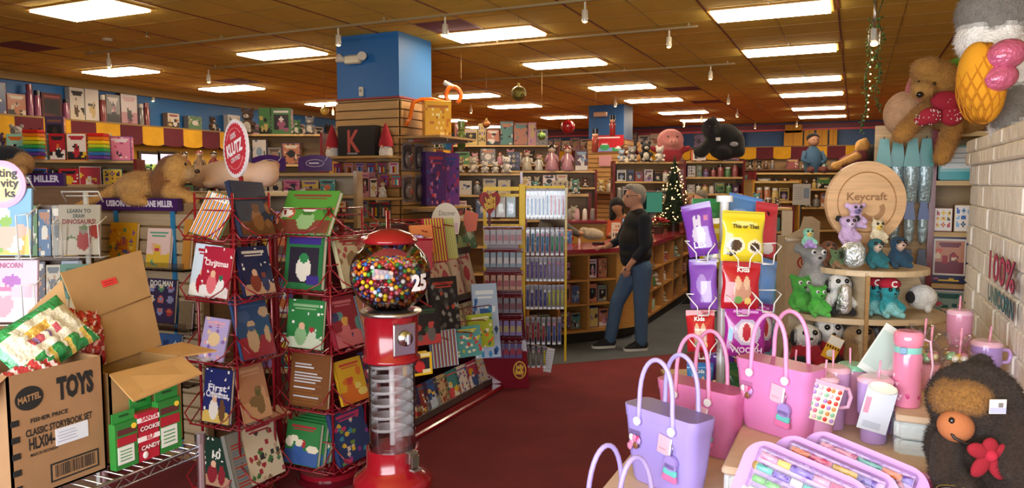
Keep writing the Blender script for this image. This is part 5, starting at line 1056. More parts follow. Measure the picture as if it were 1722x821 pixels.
for k in range(9):
    m = MB(); c_ = rg.choice(['#e8dcd8', '#c83040', '#a890b8', '#d8b0b8']); m.box((0, 0, .08), (.035, .02, .16), c_, 'film', .006); m.box((0, -.011, .13), (.03, .002, .03), '#c02838', 'print'); M3 = Matrix.Rotation(YAW + R(20), 3, 'Z')
    p = cs(-.62, 3.9, 1.29) + M3 @ Vector((-.13 + .033 * k, rg.uniform(-.06, .06), 0)); tag(m.build('candy_pack', None, tuple(p), (R(rg.uniform(-12, 12)), R(rg.uniform(-12, 12)), YAW)), 'wrapped candy pack standing in the red bin, %s from its left' % ORD[k], 'candy pack', 'candy packs in the red bin')

# tiered shelves along the aisle
GX = -2.72; Y0, Y1 = 4.0, 5.5
t = thing('tiered_bookshelf', 'tiered dark red shelves of gift books along the aisle', 'bookshelf', (GX, (Y0 + Y1) / 2, 0), PI / 2); Lg = Y1 - Y0
tiers = [(.06, .0), (.43, .05), (.8, .12), (1.16, .2)]
m = MB(); m.prism([(0, 0), (.5, 0), (.5, 1.5), (.42, 1.5), (.02, .05)], -Lg / 2, -Lg / 2 + .02, '#4a1018', 'gloss')
m = MB()
for x in (-Lg / 2, Lg / 2 - .02): m.add([(x, .0, .0), (x, .5, 0), (x, .5, 1.4), (x, .3, 1.4), (x, .03, .12), (x + .02, .0, .0), (x + .02, .5, 0), (x + .02, .5, 1.4), (x + .02, .3, 1.4), (x + .02, .03, .12)], [(0, 1, 2, 3, 4), (9, 8, 7, 6, 5), (0, 5, 6, 1), (1, 6, 7, 2), (2, 7, 8, 3), (3, 8, 9, 4), (4, 9, 5, 0)], '#4a1420', 'gloss')
m.build('side_panel', t); m = MB(); m.box((0, .49, .7), (Lg, .02, 1.4), '#5a2a28'); m.build('back_panel', t)
for z, y in tiers: m = MB(); m.box((0, y + .12, z - .012), (Lg - .04, .26, .014), '#3c3a3a', 'gloss'); m.box((0, y - .012, z + .01), (Lg - .04, .012, .05), '#4a4644', 'gloss'); m.build('shelf', t)
m = MB(); m.box((0, -.06, .02), (Lg, .1, .04), RED, 'gloss', .01); m.build('plinth', t)
def tier(k, u, w_, h_, th, bg, cols, st, lab, words=(), group='gift books on the tiered shelves', tilt=15, cells=(18, 22), name='gift_book'):
    z, y = tiers[k]; yy = onx(u, 500, GX - y).y; book(lab, (GX - y - .01, yy, z + .008), PI / 2, R(tilt), w_, h_, th, bg, cols, st, words, group=group, cells=cells, name=name)
PC = ['#c85a68', '#e0b8b0', '#8ab0a0']
tier(3, 745, .16, .24, .03, '#8a80a8', ['#6a5a90', '#c8b8d8'], 'stripes', 'lilac striped gift book on the top tier'); tier(3, 762, .2, .25, .02, '#b8603a', ['#e0803a', '#6a4a30', '#3a4a3a', '#d8a050'], 'scene', 'orange monster book on the top tier')
tier(3, 780, .2, .25, .02, '#4a6a48', ['#5a3a30', '#c8783a', '#8aa070'], 'scene', 'dark green and brown book on the top tier'); tier(3, 797, .18, .24, .02, '#5a8068', ['#c8a048', '#8a3a3a', '#a8c0a8'], 'dots', 'grey green book at the right end of the top tier')
for k, (u, h) in enumerate(((738, .34), (760, .35), (779, .36), (795, .35))): tier(2, u, .23, h, .02, '#d4bfae', ['#c86a74', '#d8c8b8', '#b04a58'], 'dots', 'cream calendar with pink flower rings, %s on the second tier' % ORD[k], group='cream floral calendars')
for k, (u, c1) in enumerate(((742, '#c8c0a8'), (765, '#a8a890'), (785, '#d0c8a0'), (800, '#d8ccb8'))): tier(1, u, .2, .32, .02, c1, ['#7a9060', '#c8a83a', '#8a7a50', '#c86a74'], 'map', '%s activity calendar, %s on the third tier' % (('pale', 'olive', 'cream', 'sandy')[k], ORD[k]))
cc = [('#3a4a80', ['#c84048', '#e0c050', '#e8e0d0']), ('#8a3030', ['#e0b050', '#e8e0d0', '#3a6a80']), ('#2a5a9a', ['#c8d8e8', '#3a3a70', '#e8c060']), ('#c8a880', ['#a84030', '#6a8a50', '#3a3a3a']), ('#3a8a88', ['#e8e0c8', '#d84a50', '#e8c22e']), ('#e0d8c8', ['#c83a48', '#3a6ab0', '#6a3a90']), ('#b8405a', ['#e8e0d8', '#e0b030', '#3a5a8a']), ('#d8d0c8', ['#3a8ab0', '#c83a50', '#e0c040'])]
for k, u in enumerate((700, 716, 733, 750, 768, 785, 802, 818)): tier(0, u, .2, .22, .02, cc[k][0], cc[k][1], 'map' if k % 2 else 'scene', '%s activity kit, %s along the lowest tier' % (('blue', 'dark red', 'bright blue', 'tan', 'teal', 'white', 'crimson', 'pale')[k], ORD[k]), group='activity kits on the lowest tier')
# things hung on the near end of the shelves
def hung(lab, u, v, d, w_, h_, bg, cols, st, rz=R(60), words=(), tilt=10, th=.02, group=None, name='gift_book'): p = at(u, v, d); book(lab, p, rz, R(tilt), w_, h_, th, bg, cols, st, words, group=group, name=name)
hung('black wall calendar with silver figures hung at the shelf end', 752, 556, 4.5, .2, .33, '#1c1a1c', ['#8a8680', '#3a3636', '#5a5450', '#a84030'], 'map')
hung('black and red calendar low beside the globe', 722, 580, 4.1, .16, .22, '#1c1818', ['#a83a38', '#5a5450', '#2a4a30'], 'scene')
hung('clear pack of blue pens on a pale card', 750, 617, 4.4, .18, .22, '#8aa0b8', ['#2a4a8a', '#d8dce0', '#5a8a50', '#c84850'], 'stripes', group=None); hung('teal and cream activity pack next to the pens pack', 790, 600, 4.8, .2, .2, '#5aa0a0', ['#e8e0c8', '#c8c040', '#c84848'], 'map'); hung('lime green activity pack at the right of the third tier', 812, 585, 5.2, .2, .24, '#a8b83a', ['#e8e0c8', '#3a7a5a', '#e06a3a'], 'map')
hung('yellow lunch box shaped activity kit beside the clear spiral chute', 707, 632, 3.9, .15, .12, '#e0b020', ['#c83030', '#3a3a3a', '#e8d8a0'], 'window', tilt=5, th=.06)
hung('red and yellow pencil packs at the top of the shelf end', 737, 440, 4.35, .14, .26, '#a83040', ['#c02838', '#7a2a5a', '#e0c22e', '#8aa040'], 'stripes', tilt=14); hung('yellow green pencil packs beside the red ones', 757, 435, 4.5, .12, .25, '#b8b030', ['#d8c83a', '#4a7a3a', '#c8c8b0'], 'stripes', tilt=14); hung('orange pencil pack right above the globe', 714, 425, 4.2, .14, .16, '#d87a3a', ['#e0a060', '#c85030'], 'stripes', tilt=14)
hung('blue and white dotted tall book at the end of the shelves', 822, 602, 5.5, .2, .56, '#a8bcd8', ['#2a62a8', '#1f3a6a', '#e0e8f0', '#3a8ac0'], 'dots', rz=R(45), tilt=12)
t = thing('hook_stand', 'slim dark red stand holding calendars and pencil packs by the globe', 'display stand', Vector((-2.62, 3.86, 0)), 0); m = MB(); m.cyl((0, 0, .01), .12, .02, RED, 'gloss', 20); m.tube([(0, 0, 0), (0, 0, 1.55)], .014, RED, 'gloss'); m.build('pole', t)
for u, v, d, dz in ((752, 560, 4.5, .3), (722, 580, 4.1, .22), (750, 617, 4.4, .17), (790, 600, 4.8, .16), (812, 585, 5.2, .2), (707, 632, 3.9, .08), (737, 440, 4.35, .2), (757, 435, 4.5, .2), (714, 425, 4.2, .12), (822, 602, 5.5, .4)):
    e = at(u, v, d) - t.location; e.z += dz; m = MB(); m.tube([(0, 0, e.z + .03), (e.x * .5, e.y * .5, e.z + .035), (e.x, e.y, e.z)], .004, RED, 'gloss', 6); m.tube([(e.x, e.y, e.z), (e.x + .03, e.y - .02, e.z)], .004, RED, 'gloss', 6); m.build('arm', t)
# arched sign and orange card
t = thing('arched_sign', 'cream arched sign lettered Discover Inspire above the tiered shelves', 'sign', onx(750, 394, -2.95), YAW + R(8)); m = MB()
m.prism([(-.1, 0), (.1, 0)] + [(.115 * math.cos(a), .1 + .15 * math.sin(a)) for a in [PI * k / 20 for k in range(21)]], 0, .012, '#dccab0', 'print'); m.build('board', t); m = MB(); m.text('Discover', .04, (.01, -.002, .15), '#3a302a', w=.13); m.text('Inspire', .04, (-.01, -.002, .085), '#3a302a', w=.12); m.box((.06, -.004, .05), (.07, .003, .08), '#c8a0a8', 'print'); m.build('lettering', t)
m = MB(); m.add([(-.07, 0, 0), (.06, 0, .02), (.08, 0, .16), (-.03, 0, .2), (-.07, .004, 0), (.06, .004, .02), (.08, .004, .16), (-.03, .004, .2)], [(0, 1, 2, 3), (7, 6, 5, 4), (0, 4, 5, 1), (1, 5, 6, 2), (2, 6, 7, 3), (3, 7, 4, 0)], '#d8603a', 'print'); tag(m.build('orange_card', None, tuple(onx(789, 392, -2.95)), (0, 0, YAW + R(10))), 'plain orange card right of the arched sign', 'card')

# maroon candy stand with heart sign
p = cs((846 - 861) / 1250 * 6.28, 6.28, 0); t = thing('candy_stand', 'maroon candy stand with bags of jelly beans and a heart shaped sign', 'display stand', p, YAW); m = MB()
m.prism([(-.22, 0), (.22, 0), (.2, .32), (-.2, .32)], -.16, .16, '#701020', 'gloss'); m.prism([(-.2, .3), (.2, .3), (.12, 1.35), (-.12, 1.35)], .06, .12, '#5a0e1c', 'gloss'); m.build('body', t)
m = MB(); m.disc((.14, .16), .055, -.165, -.162, '#d8b030', 'print', 20, rz=.075); m.disc((.14, .16), .047, -.167, -.165, '#701020', 'print', 20, rz=.066); m.text('Jelly', .04, (.14, -.169, .17), '#e0b838', bold=.03, w=.07); m.text('Belly', .04, (.14, -.169, .125), '#e0b838', bold=.03, w=.07); m.build('logo', t)
m = MB(); hp = []
for k in range(36): a = 2 * PI * k / 36; hp.append((.0055 * 16 * math.sin(a) ** 3, .0055 * 1.3 * (13 * math.cos(a) - 5 * math.cos(2 * a) - 2 * math.cos(3 * a) - math.cos(4 * a))))
m.T = Matrix.Translation((-.115, 0, 1.56)) @ Matrix.Rotation(R(10), 4, 'Z'); m.prism(hp, -.03, .03, '#9c1826', 'gloss'); m.prism([(x * .75, z * .75) for x, z in hp], -.033, -.03, '#7a0e1c', 'gloss'); m.text('Jelly', .055, (.01, -.036, .0), '#e0b838', bold=.03, w=.1, x=(.9, 0, .3), up=(-.3, 0, .95)); m.text('Belly', .055, (.01, -.036, -.05), '#e0b838', bold=.03, w=.1, x=(.9, 0, .3), up=(-.3, 0, .95)); m.prism([(-.01, -.1), (.01, -.1), (.01, -.22), (-.01, -.22)], 0, .01, '#5a0e1c'); m.build('heart_sign', t)
for r in range(6):
    z = 1.3 - r * .19; m = MB(); m.box((0, .0, z + .04), (.34, .012, .03), '#6a0f1e', 'gloss'); m.tube([(-.16, .06, z + .05), (-.16, -.1 - r * .012, z + .04), (.16, -.1 - r * .012, z + .04), (.16, .06, z + .05)], .006, '#6a0f1e', 'gloss'); m.build('hook_rail', t)
    M3 = Matrix.Rotation(YAW, 3, 'Z'); cols = [('#8a7c7c', '#8a2430'), ('#5e7080', '#a8a0a0'), ('#a87860', '#8a1c28'), ('#6e6878', '#6a2430'), ('#7a6ca8', '#a89860'), ('#544c88', '#903040')][r]
    for k in range(6):
        mm = MB(); h = .125; mm.prism([(-.024, -h), (.024, -h), (.02, 0), (-.02, 0)], -.008, .008, cols[0], 'print'); mm.prism([(-.02, -h * .75), (.02, -h * .75), (.018, -h * .35), (-.018, -h * .35)], -.0095, -.008, cols[1], 'print')
        tag(mm.build('candy_bag', None, tuple(p + M3 @ Vector((-.135 + .054 * k, -.1 - r * .012, z + .035))), (0, 0, YAW)), 'bag of jelly beans, %s from the left, in row %s of the maroon stand' % (ORD[k], ('one', 'two', 'three', 'four', 'five', 'six')[r]), 'candy bag', 'bags of jelly beans')
# yellow rack
p = cs((878 - 861) / 1250 * 6.6, 6.6, 0); YL = '#f0c81c'; t = thing('yellow_rack', 'yellow metal rack hung with packs of pens and toys', 'display rack', p, YAW); M3 = Matrix.Rotation(YAW, 3, 'Z')
m = MB(); m.box((0, -.06, .86), (.055, .07, 1.7), YL, 'paint', .004); m.box((0, -.02, .02), (.08, .18, .04), YL, 'paint'); m.build('post', t)
m = MB(); m.box((-.17, 0, 1.67), (.32, .035, .035), YL, 'paint'); m.box((-.33, 0, .86), (.03, .03, 1.64), YL, 'paint')
for k in range(6): m.box((-.17, -.02, 1.615 - k * .27), (.32, .03, .02), YL, 'paint')
m.build('side_frame', t); m = MB(); m.box((.19, 0, 1.685), (.38, .03, .02), YL, 'paint'); m.box((.39, 0, .9), (.02, .02, 1.56), '#c8a828', 'gloss'); m.build('wing_frame', t)
PR = [('#3a6ab0', '#c83a60', 1.67, .27, 10, 'blue and pink pen'), ('#2f7fb0', '#3aa070', 1.33, .25, 8, 'blue and teal pen'), ('#7a58a8', '#a890c8', 1.07, .22, 9, 'purple pen'), ('#4a4a9a', '#c8c040', .82, .22, 9, 'mixed colour toy'), ('#b03038', '#3a5aa0', .53, .25, 7, 'red and blue toy'), ('#8a8a70', '#d0b830', .27, .2, 4, 'grey and yellow toy')]
for r, (c1, c2, z, h, n, nm) in enumerate(PR):
    for k in range(n):
        x = .05 + (.345 if r < 4 else .33 if r == 4 else .2) * k / n; cA = c1 if k < n * .55 else c2; mm = MB(); mm.box((0, .004, -h / 2), (.034, .003, h), '#8e8894', 'print'); mm.tube([(0, -.006, -h * .85), (0, -.006, -h * .32)], .009, cA, 'gloss', 8); mm.ell((0, -.006, -h * .26), (.011, .011, .016), random.Random(r * 9 + k).choice(['#e8e4e8', '#e890b0', cA]), 'gloss', 8, 6); mm.box((0, -.008, -h / 2), (.032, .02, h * .86), '#ffffff', 'clearglass'); mm.box((0, -.002, -h * .95), (.026, .002, .018), '#f0eef0', 'print')
        tag(mm.build('hanging_pack', None, tuple(p + M3 @ Vector((x, -.05 - .01 * (k % 2), z)))), '%s pack, %s from the post in the %s row' % (nm, ORD[k], ORD[r]), 'hanging pack', 'packs hanging on the yellow rack').rotation_euler = (0, 0, YAW)
for r in range(5):
    for k in range(3):
        mm = MB(); c1 = ['#c8d0d8', '#d8d4c8', '#a8c0c8', '#d8d0a8'][(r + k) % 4]; mm.box((0, 0, -.1), (.08, .004, .2), c1, 'print'); mm.box((0, -.01, -.12), (.06, .018, .11), '#ffffff', 'clear'); mm.box((0, -.004, -.12), (.045, .01, .08), ['#8aa8b8', '#b8a858', '#a8a8b8'][k], 'gloss'); mm.box((0, -.003, -.02), (.07, .002, .02), '#b0a848', 'print')
        tag(mm.build('hanging_pack', None, tuple(p + M3 @ Vector((-.28 + .09 * k, -.03, 1.62 - r * .27))), (0, 0, YAW)), 'pale clear pack, %s in the %s row left of the yellow post' % (ORD[k], ORD[r]), 'hanging pack', 'pale packs left of the yellow post')
m = MB(); m.box((0, 0, -.11), (.07, .003, .22), '#c8c8cc', 'print')
for k in range(8): m.box((0, -.002, -.03 - k * .022), (.05, .001, .006), '#a0a0a8', 'print')
m.tube([(-.25, .03, .0), (0, 0, .0)], .004, '#a89060'); tag(m.build('hanging_strip', None, tuple(p + M3 @ Vector((.26, -.06, .25))), (0, R(10), YAW)), 'grey paper strip hanging low at the right of the yellow rack', 'paper strip')
# ================================================================== CHECKOUT COUNTER AND PEOPLE
WD = '#b07a3c'
P0, P1 = Vector((-3.02, 6.97, 0)), Vector((-2.32, 7.79, 0)); AD = (P1 - P0).normalized(); AL = (P1 - P0).length; AR = math.atan2(AD.y, AD.x)
t = thing('checkout_counter', 'long wooden checkout counter with a red top and open cubbies', 'counter', (0, 0, 0), 0)
PB0, PB1 = Vector((-2.18, 8.2, 0)), Vector((-2.2, 11.2, 0)); dep = .55
inn = Vector((-AD.y, AD.x, 0))          # away from the camera
out = [P0, P1, Vector((-2.24, 7.92, 0)), PB0, PB1]; inside = [PB1 + Vector((-dep, 0, 0)), Vector((-2.75, 8.45, 0)), P0 + inn * dep]
poly = out + inside; g = Vector((-2.7, 8.2, 0))
def slab(m, pl, z0, z1, col, mt='gloss', grow=0):
    n = len(pl); pp = [p + (p - g).normalized() * grow for p in pl]; m.add([(p.x, p.y, z0) for p in pp] + [(p.x, p.y, z1) for p in pp], [tuple(range(n - 1, -1, -1)), tuple(range(n, 2 * n))] + [(i, (i + 1) % n, (i + 1) % n + n, i + n) for i in range(n)], col, mt)
m = MB(); slab(m, poly, .975, 1.02, '#8c2230', 'gloss', .04); m.build('counter_top', t)
m = MB(); slab(m, poly, 0, .12, '#15120f', 'paint', -.06); m.build('plinth', t)
m = MB(); slab(m, poly, .12, .15, WD, 'wood'); slab(m, poly, .95, .975, WD, 'wood'); m.build('carcass', t)
def M_at(p, rz): return Matrix.Translation(p) @ Matrix.Rotation(rz, 4, 'Z')
nA = 3
m = MB(); m.T = M_at(P0, AR); m.box((AL / 2, .36, .55), (AL, .02, .82), '#7a5026', 'wood'); m.build('back_panel', t)
for k in range(nA + 1): m = MB(); m.T = M_at(P0, AR); m.box((AL * k / nA, .18, .55), (.022, .36, .82), WD, 'wood'); m.build('divider', t)
for k in range(nA):
    for z in (.42, .68): m = MB(); m.T = M_at(P0, AR); m.box((AL * (k + .5) / nA, .18, z), (AL / nA - .02, .35, .02), WD, 'wood'); m.build('shelf', t)
m = MB(); CPT = [P1.lerp(PB0, k / 8) + Vector((.07, -.03, 0)) * math.sin(PI * k / 8) for k in range(9)]
for a, b in zip(CPT[:-1], CPT[1:]): m.add([(a.x, a.y, .13), (b.x, b.y, .13), (b.x, b.y, .97), (a.x, a.y, .97)], [(0, 1, 2, 3)], '#b8823e', 'wood', True)
m.build('curved_panel', t)
BR = math.atan2(PB1.y - PB0.y, PB1.x - PB0.x); BLn = (PB1 - PB0).length; nB = 5
m = MB(); m.T = M_at(PB0, BR); m.box((BLn / 2, .36, .55), (BLn, .02, .82), '#7a5026', 'wood'); m.build('back_panel', t)
for k in range(nB + 1): m = MB(); m.T = M_at(PB0, BR); m.box((BLn * k / nB, .18, .55), (.022, .36, .82), WD, 'wood'); m.build('divider', t)
for k in range(nB):
    for z in (.42, .68): m = MB(); m.T = M_at(PB0, BR); m.box((BLn * (k + .5) / nB, .18, z), (BLn / nB - .02, .35, .02), WD, 'wood'); m.build('shelf', t)
def cub(P, rz, L, n, k, z, kinds, hr, wr, where, grp, seed, cols): return goods(P + Matrix.Rotation(rz, 3, 'Z') @ Vector((L * k / n + .03, .08, z)), rz, L / n - .06, kinds, hr, wr, where, grp, seed, cols, depth=.12)
cells = ('bottom', 'middle', 'top')
CC = [['white', 'grey'], ['brown', 'yellow'], ['brown', 'purple'], ['orange', 'blue'], ['brown', 'orange'], ['purple', 'lilac', 'yellow'], ['red', 'orange', 'blue'], ['grey', 'red'], ['blue', 'white', 'red']]
for k in range(nA):
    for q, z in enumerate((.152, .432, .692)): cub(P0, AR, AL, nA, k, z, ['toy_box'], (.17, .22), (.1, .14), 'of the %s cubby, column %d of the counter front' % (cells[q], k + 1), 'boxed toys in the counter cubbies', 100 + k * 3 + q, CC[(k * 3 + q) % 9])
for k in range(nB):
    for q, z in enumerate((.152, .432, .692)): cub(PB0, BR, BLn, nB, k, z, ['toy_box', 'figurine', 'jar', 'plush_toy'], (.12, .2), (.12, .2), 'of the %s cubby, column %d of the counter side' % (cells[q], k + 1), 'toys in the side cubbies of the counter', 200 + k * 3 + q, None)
# things on the counter
def oncounter(mb, name, u, v, lab, cat, rz=YAW, z=1.02): p = onz(u, v, z); o = mb.build(name, None, tuple(p), (0, 0, rz)); return tag(o, lab, cat)
rg = random.Random(3)
oncounter(g_box(rg, .18, .12, .16, '#d8742a', 'dots', 10, 8), 'toy_box', 949, 411, 'orange and purple toy box on the counter beside the hanging packs', 'toy box')
m = MB(); m.ell((0, 0, .04), (.05, .05, .045), '#a81420', 'gloss', 14, 10); m.box((0, 0, .005), (.06, .06, .01), '#1c1818'); oncounter(m, 'red_toy', 958, 407, 'round shiny red toy behind the orange toy box', 'toy')
p = onz(995, 403, 1.02); t = thing('fluffy_plush', 'cream fluffy plush rabbit lying on the red counter', 'plush toy', p, YAW)
blob('body', [('e', (0, 0, .07), (.12, .08, .075), '#b8a890'), ('e', (-.1, 0, .1), (.06, .05, .06), '#b8a890'), ('e', (.08, -.02, .06), (.07, .06, .06), '#c0b098')], .018, t, 'fur', 2, fuzz=1500, flen=.02)
m = MB(); m.box((0, 0, .012), (.14, .07, .025), '#17171a', 'gloss', .006); oncounter(m, 'card_reader', 1006, 411, 'small black card reader in front of the fluffy plush', 'card reader')
m = MB(); m.ring([(.012, 0), (.014, .05), (.01, .07)], '#e8d8d4', 'gloss', 10); m.cyl((0, 0, .075), .008, .02, '#e07a98', 'gloss', 8); oncounter(m, 'small_bottle', 974, 412, 'small pale bottle on the counter by the orange box', 'bottle')
oncounter(g_box(rg, .11, .06, .2, '#d8d0c0', 'faces', 8, 8), 'leaflet_box', 1036, 402, 'cream patterned box behind the man on the counter', 'box')
p = cs(.62, 8.9, 1.03); t = thing('draped_plush', 'grey and tan long plush draped over the counter behind the packs', 'plush toy', p, YAW)
blob('body', [('c', (-.22, 0, .32), (.0, 0, .18), .09, .07, '#5a5a56'), ('c', (0, 0, .18), (.17, 0, .08), .06, .045, '#5a5a56'), ('e', (.2, 0, .09), (.05, .05, .03), '#b08060'), ('e', (-.22, 0, .12), (.1, .08, .16), '#5a5a56')], .02, t, 'cloth', 3)
# back counter with red top
t = thing('back_counter', 'low yellow wooden back counter with a red ledge behind the till', 'counter', cs(.84, 9.65, 0), YAW)
m = MB(); m.box((.05, .2, .6), (.62, .4, 1.2), '#b8862c', 'wood', .01); m.build('cabinet', t); m = MB(); m.box((.05, .18, 1.215), (.68, .5, .035), '#7c1c2c', 'gloss', .006); m.build('counter_top', t)
for k in range(5):
    m = MB(); m.ring([(.03, 0), (.035, .02), (.03, .12), (.015, .15)], ['#b8b0a8', '#8a8680', '#c8a0a8', '#d8d0c8', '#7a7470'][k], 'gloss', 10); tag(m.build('small_jar', None, tuple(cs(.66 + .1 * k, 9.8, 1.235))), 'small pale jar, %s from the left on the back counter' % ORD[k], 'jar', 'jars on the back counter')
# monitor, laptop, poinsettia, tree on the counter
t = thing('monitor', 'flat screen with a mint green display behind the tree', 'monitor', (-2.62, 10.35, 1.02), YAW); m = MB(); m.box((0, 0, .43), (.36, .03, .3), '#2a2c2c', 'gloss', .004); m.build('housing', t); m = MB(); m.box((0, -.017, .43), (.34, .004, .28), '#5fb090', 'emit0.45'); m.box((-.1, -.02, .43), (.1, .002, .2), '#2a3a38', 'emit0.3'); m.build('screen', t); m = MB(); m.cyl((0, 0, .14), .018, .28, '#2a2c2c', 'gloss', 10); m.box((0, 0, .008), (.2, .16, .016), '#2a2c2c', 'gloss'); m.build('stand', t)
t = thing('laptop', 'open laptop with a pale lit screen behind the man', 'laptop', (-2.6, 9.55, 1.02), YAW + R(10)); m = MB(); m.box((0, 0, .01), (.32, .22, .016), '#8a8c90', 'metal'); m.build('base', t); m = MB(); m.box((0, .11, .13), (.32, .012, .22), '#9a9ca0', 'metal'); m.box((0, .102, .13), (.29, .004, .19), '#b8d8f0', 'emit0.7'); m.build('screen', t)
t = thing('poinsettia', 'red poinsettia in front of the small Christmas tree', 'plant', (-2.45, 10.2, 1.02), 0); m = MB(); m.ring([(.06, 0), (.08, .1)], '#3a2a20', 'paint', 12); m.build('pot', t); m = MB(); rg = random.Random(4)
for _ in range(50):
    a = rg.uniform(0, 2 * PI); r_ = rg.uniform(.02, .13); z = rg.uniform(.12, .22); c_ = '#9c1c28' if z > .15 else '#2a4a24'; m.ell((r_ * math.cos(a), r_ * math.sin(a), z), (.035, .016, .006), c_, 'cloth', 8, 4, rot=(rg.uniform(-.5, .5), rg.uniform(-.6, .6), a))
m.build('leaves', t)
t = thing('christmas_tree', 'small Christmas tree covered in warm white lights on the counter', 'christmas tree', (-2.42, 10.98, 1.02), 0)
m = MB(); m.cyl((0, 0, .06), .09, .12, '#3a2418', 'wood', 14); m.build('base', t); m = MB(); m.tube([(0, 0, .1), (0, 0, 1.1)], .015, '#3a2a1a', 'wood'); m.build('trunk', t)
m = MB(); rg = random.Random(14); bl = []
def trr(z): return .30 * (1.14 - z) / 1.0 + .01
for _ in range(1500):
    z = .12 + 1.02 * (1 - math.sqrt(1 - rg.random() * .98)); r0 = trr(z) * rg.uniform(.2, 1); a = rg.uniform(0, 2 * PI); L_ = .075; b = Vector((r0 * math.cos(a), r0 * math.sin(a), z)); d = Vector((math.cos(a), math.sin(a), rg.uniform(-.3, .3))).normalized(); sd = d.cross(Vector((0, 0, 1))).normalized()
    for q in (-.5, 0, .5): e = (d + sd * q).normalized(); n_ = e.cross(Vector((0, 0, 1))).normalized() * .008; m.add([b - n_, b + n_, b + e * L_], [(0, 1, 2)], rg.choice(['#22421f', '#1a3418', '#2e5228', '#2a4a30']), 'cloth')
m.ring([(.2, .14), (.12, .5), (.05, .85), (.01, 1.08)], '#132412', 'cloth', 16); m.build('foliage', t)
m = MB()
for k in range(120):
    z = .13 + 1.0 * (1 - math.sqrt(1 - rg.random() * .98)); a = rg.uniform(0, 2 * PI); r0 = trr(z) * rg.uniform(.85, 1.08); bl.append(Vector((r0 * math.cos(a), r0 * math.sin(a), z))); m.ell(bl[-1], .008, '#ffc880', 'emit7', 6, 4)
m.build('string_lights', t)

def fingers(m, p, d, side, col, L=.085, n=4, curl=.5):
    p = Vector(p); d = Vector(d).normalized(); s = Vector(side).normalized(); nrm = d.cross(s)
    for k in range(n):
        o = p + s * (k - 1.5) * .019; l = L * (.85, 1, .95, .75)[k]; a = o + d * l * .5 + nrm * 0; b = a + (d * (1 - curl) + Vector((0, 0, -1)) * curl).normalized() * l * .5; m.tube([o, a, b], [.0095, .0085, .007], col, 'paint', 7); m.ell(b, .007, col, 'paint', 7, 5)
    th = p + s * -.035; m.tube([th - d * .04, th + d * .01 - s * .015, th + d * .035 - s * .018], [.011, .0095, .008], col, 'paint', 7)
SK = '#b88468'
MP = cs(1.245, 7.62, 0); t = thing('person', 'man in a dark vest and blue jeans standing at the counter', 'person', MP, YAW + R(12))
V, S, J = '#15110f', '#0c121c', '#3f5672'
def blobm(name, prims, vox, sm=3, mt='cloth', parent=t, **k): return blob(name, prims, vox, parent, mt, sm, **k)
blob('body', [
    ('e', (.012, 0, 1.585), (.098, .078, .118), SK), ('e', (-.045, 0, 1.55), (.062, .06, .085), SK), ('e', (-.098, 0, 1.575), (.022, .015, .024), SK), ('c', (.03, 0, 1.5), (.045, 0, 1.41), .062, .07, SK), ('e', (.022, -.078, 1.58), (.02, .012, .032), SK), ('e', (.022, .078, 1.58), (.02, .012, .032), SK),
    ('e', (.05, 0, 1.3), (.135, .19, .14), S), ('e', (.02, 0, 1.1), (.165, .18, .19), S), ('e', (.02, 0, .95), (.15, .17, .13), S), ('e', (.05, 0, .88), (.14, .165, .12), J),
    ('c', (.05, .08, .85), (-.13, .1, .48), .108, .078, J), ('c', (-.13, .1, .48), (-.2, .1, .1), .076, .064, J), ('c', (.07, -.08, .85), (.06, -.09, .48), .108, .078, J), ('c', (.06, -.09, .48), (.07, -.09, .1), .076, .066, J),
    ('c', (.05, -.17, 1.36), (.03, -.235, 1.08), .068, .054, S), ('c', (.03, -.235, 1.08), (-.06, -.235, .98), .05, .045, S), ('c', (-.06, -.235, .98), (-.12, -.225, .905), .036, .028, SK), ('e', (-.135, -.222, .875), (.032, .024, .042), SK),
    ('c', (.05, .17, 1.36), (-.06, .23, 1.12), .066, .054, S), ('c', (-.06, .23, 1.12), (-.17, .17, 1.08), .048, .042, S), ('c', (-.17, .17, 1.08), (-.24, .13, 1.06), .034, .028, SK), ('e', (-.265, .12, 1.055), (.04, .036, .02), SK)], .0125, t, 'cloth', 2)
m = MB(); fingers(m, (-.295, .12, 1.06), (-1, -.1, -.1), (0, -1, 0), SK, .075); fingers(m, (-.145, -.222, .845), (-.3, 0, -1), (1, 0, -.2), SK, .06, curl=.1); m.build('fingers', t)
blobm('vest', [('e', (.05, 0, 1.3), (.15, .175, .15), V), ('e', (.03, 0, 1.14), (.178, .192, .18), '#19130f'), ('e', (.03, 0, 1.0), (.17, .19, .12), V), ('c', (.045, -.09, 1.4), (.045, .09, 1.4), .065, .065, V), ('e', (.05, 0, 1.44), (.075, .085, .035), V)], .016, 3)
blobm('hair', [('e', (.035, 0, 1.63), (.098, .084, .085), '#8c8478'), ('e', (.07, 0, 1.58), (.06, .078, .09), '#7a7268'), ('e', (-.03, 0, 1.685), (.06, .06, .03), '#948c80')], .012, 2, 'fur')
m = MB()
for s in (-1, 1): m.tube([(-.09 - .006 * math.cos(a), s * .036 + .024 * math.cos(a), 1.59 + .018 * math.sin(a)) for a in [2 * PI * k / 12 for k in range(12)]], .0025, '#1c1a1a', 'gloss', 5, True); m.tube([(-.088, s * .06, 1.592), (.02, s * .085, 1.595)], .003, '#1c1a1a', 'gloss', 5)
m.build('glasses', t)
m = MB()
for s in (-1, 1): m.ell((-.082, s * .032, 1.588), (.012, .012, .009), '#3a2c28', 'gloss', 8, 6)
m.tube([(-.1, -.02, 1.535), (-.104, 0, 1.534), (-.1, .02, 1.535)], .004, '#8a5448', 'paint', 5); m.build('eyes_and_mouth', t)
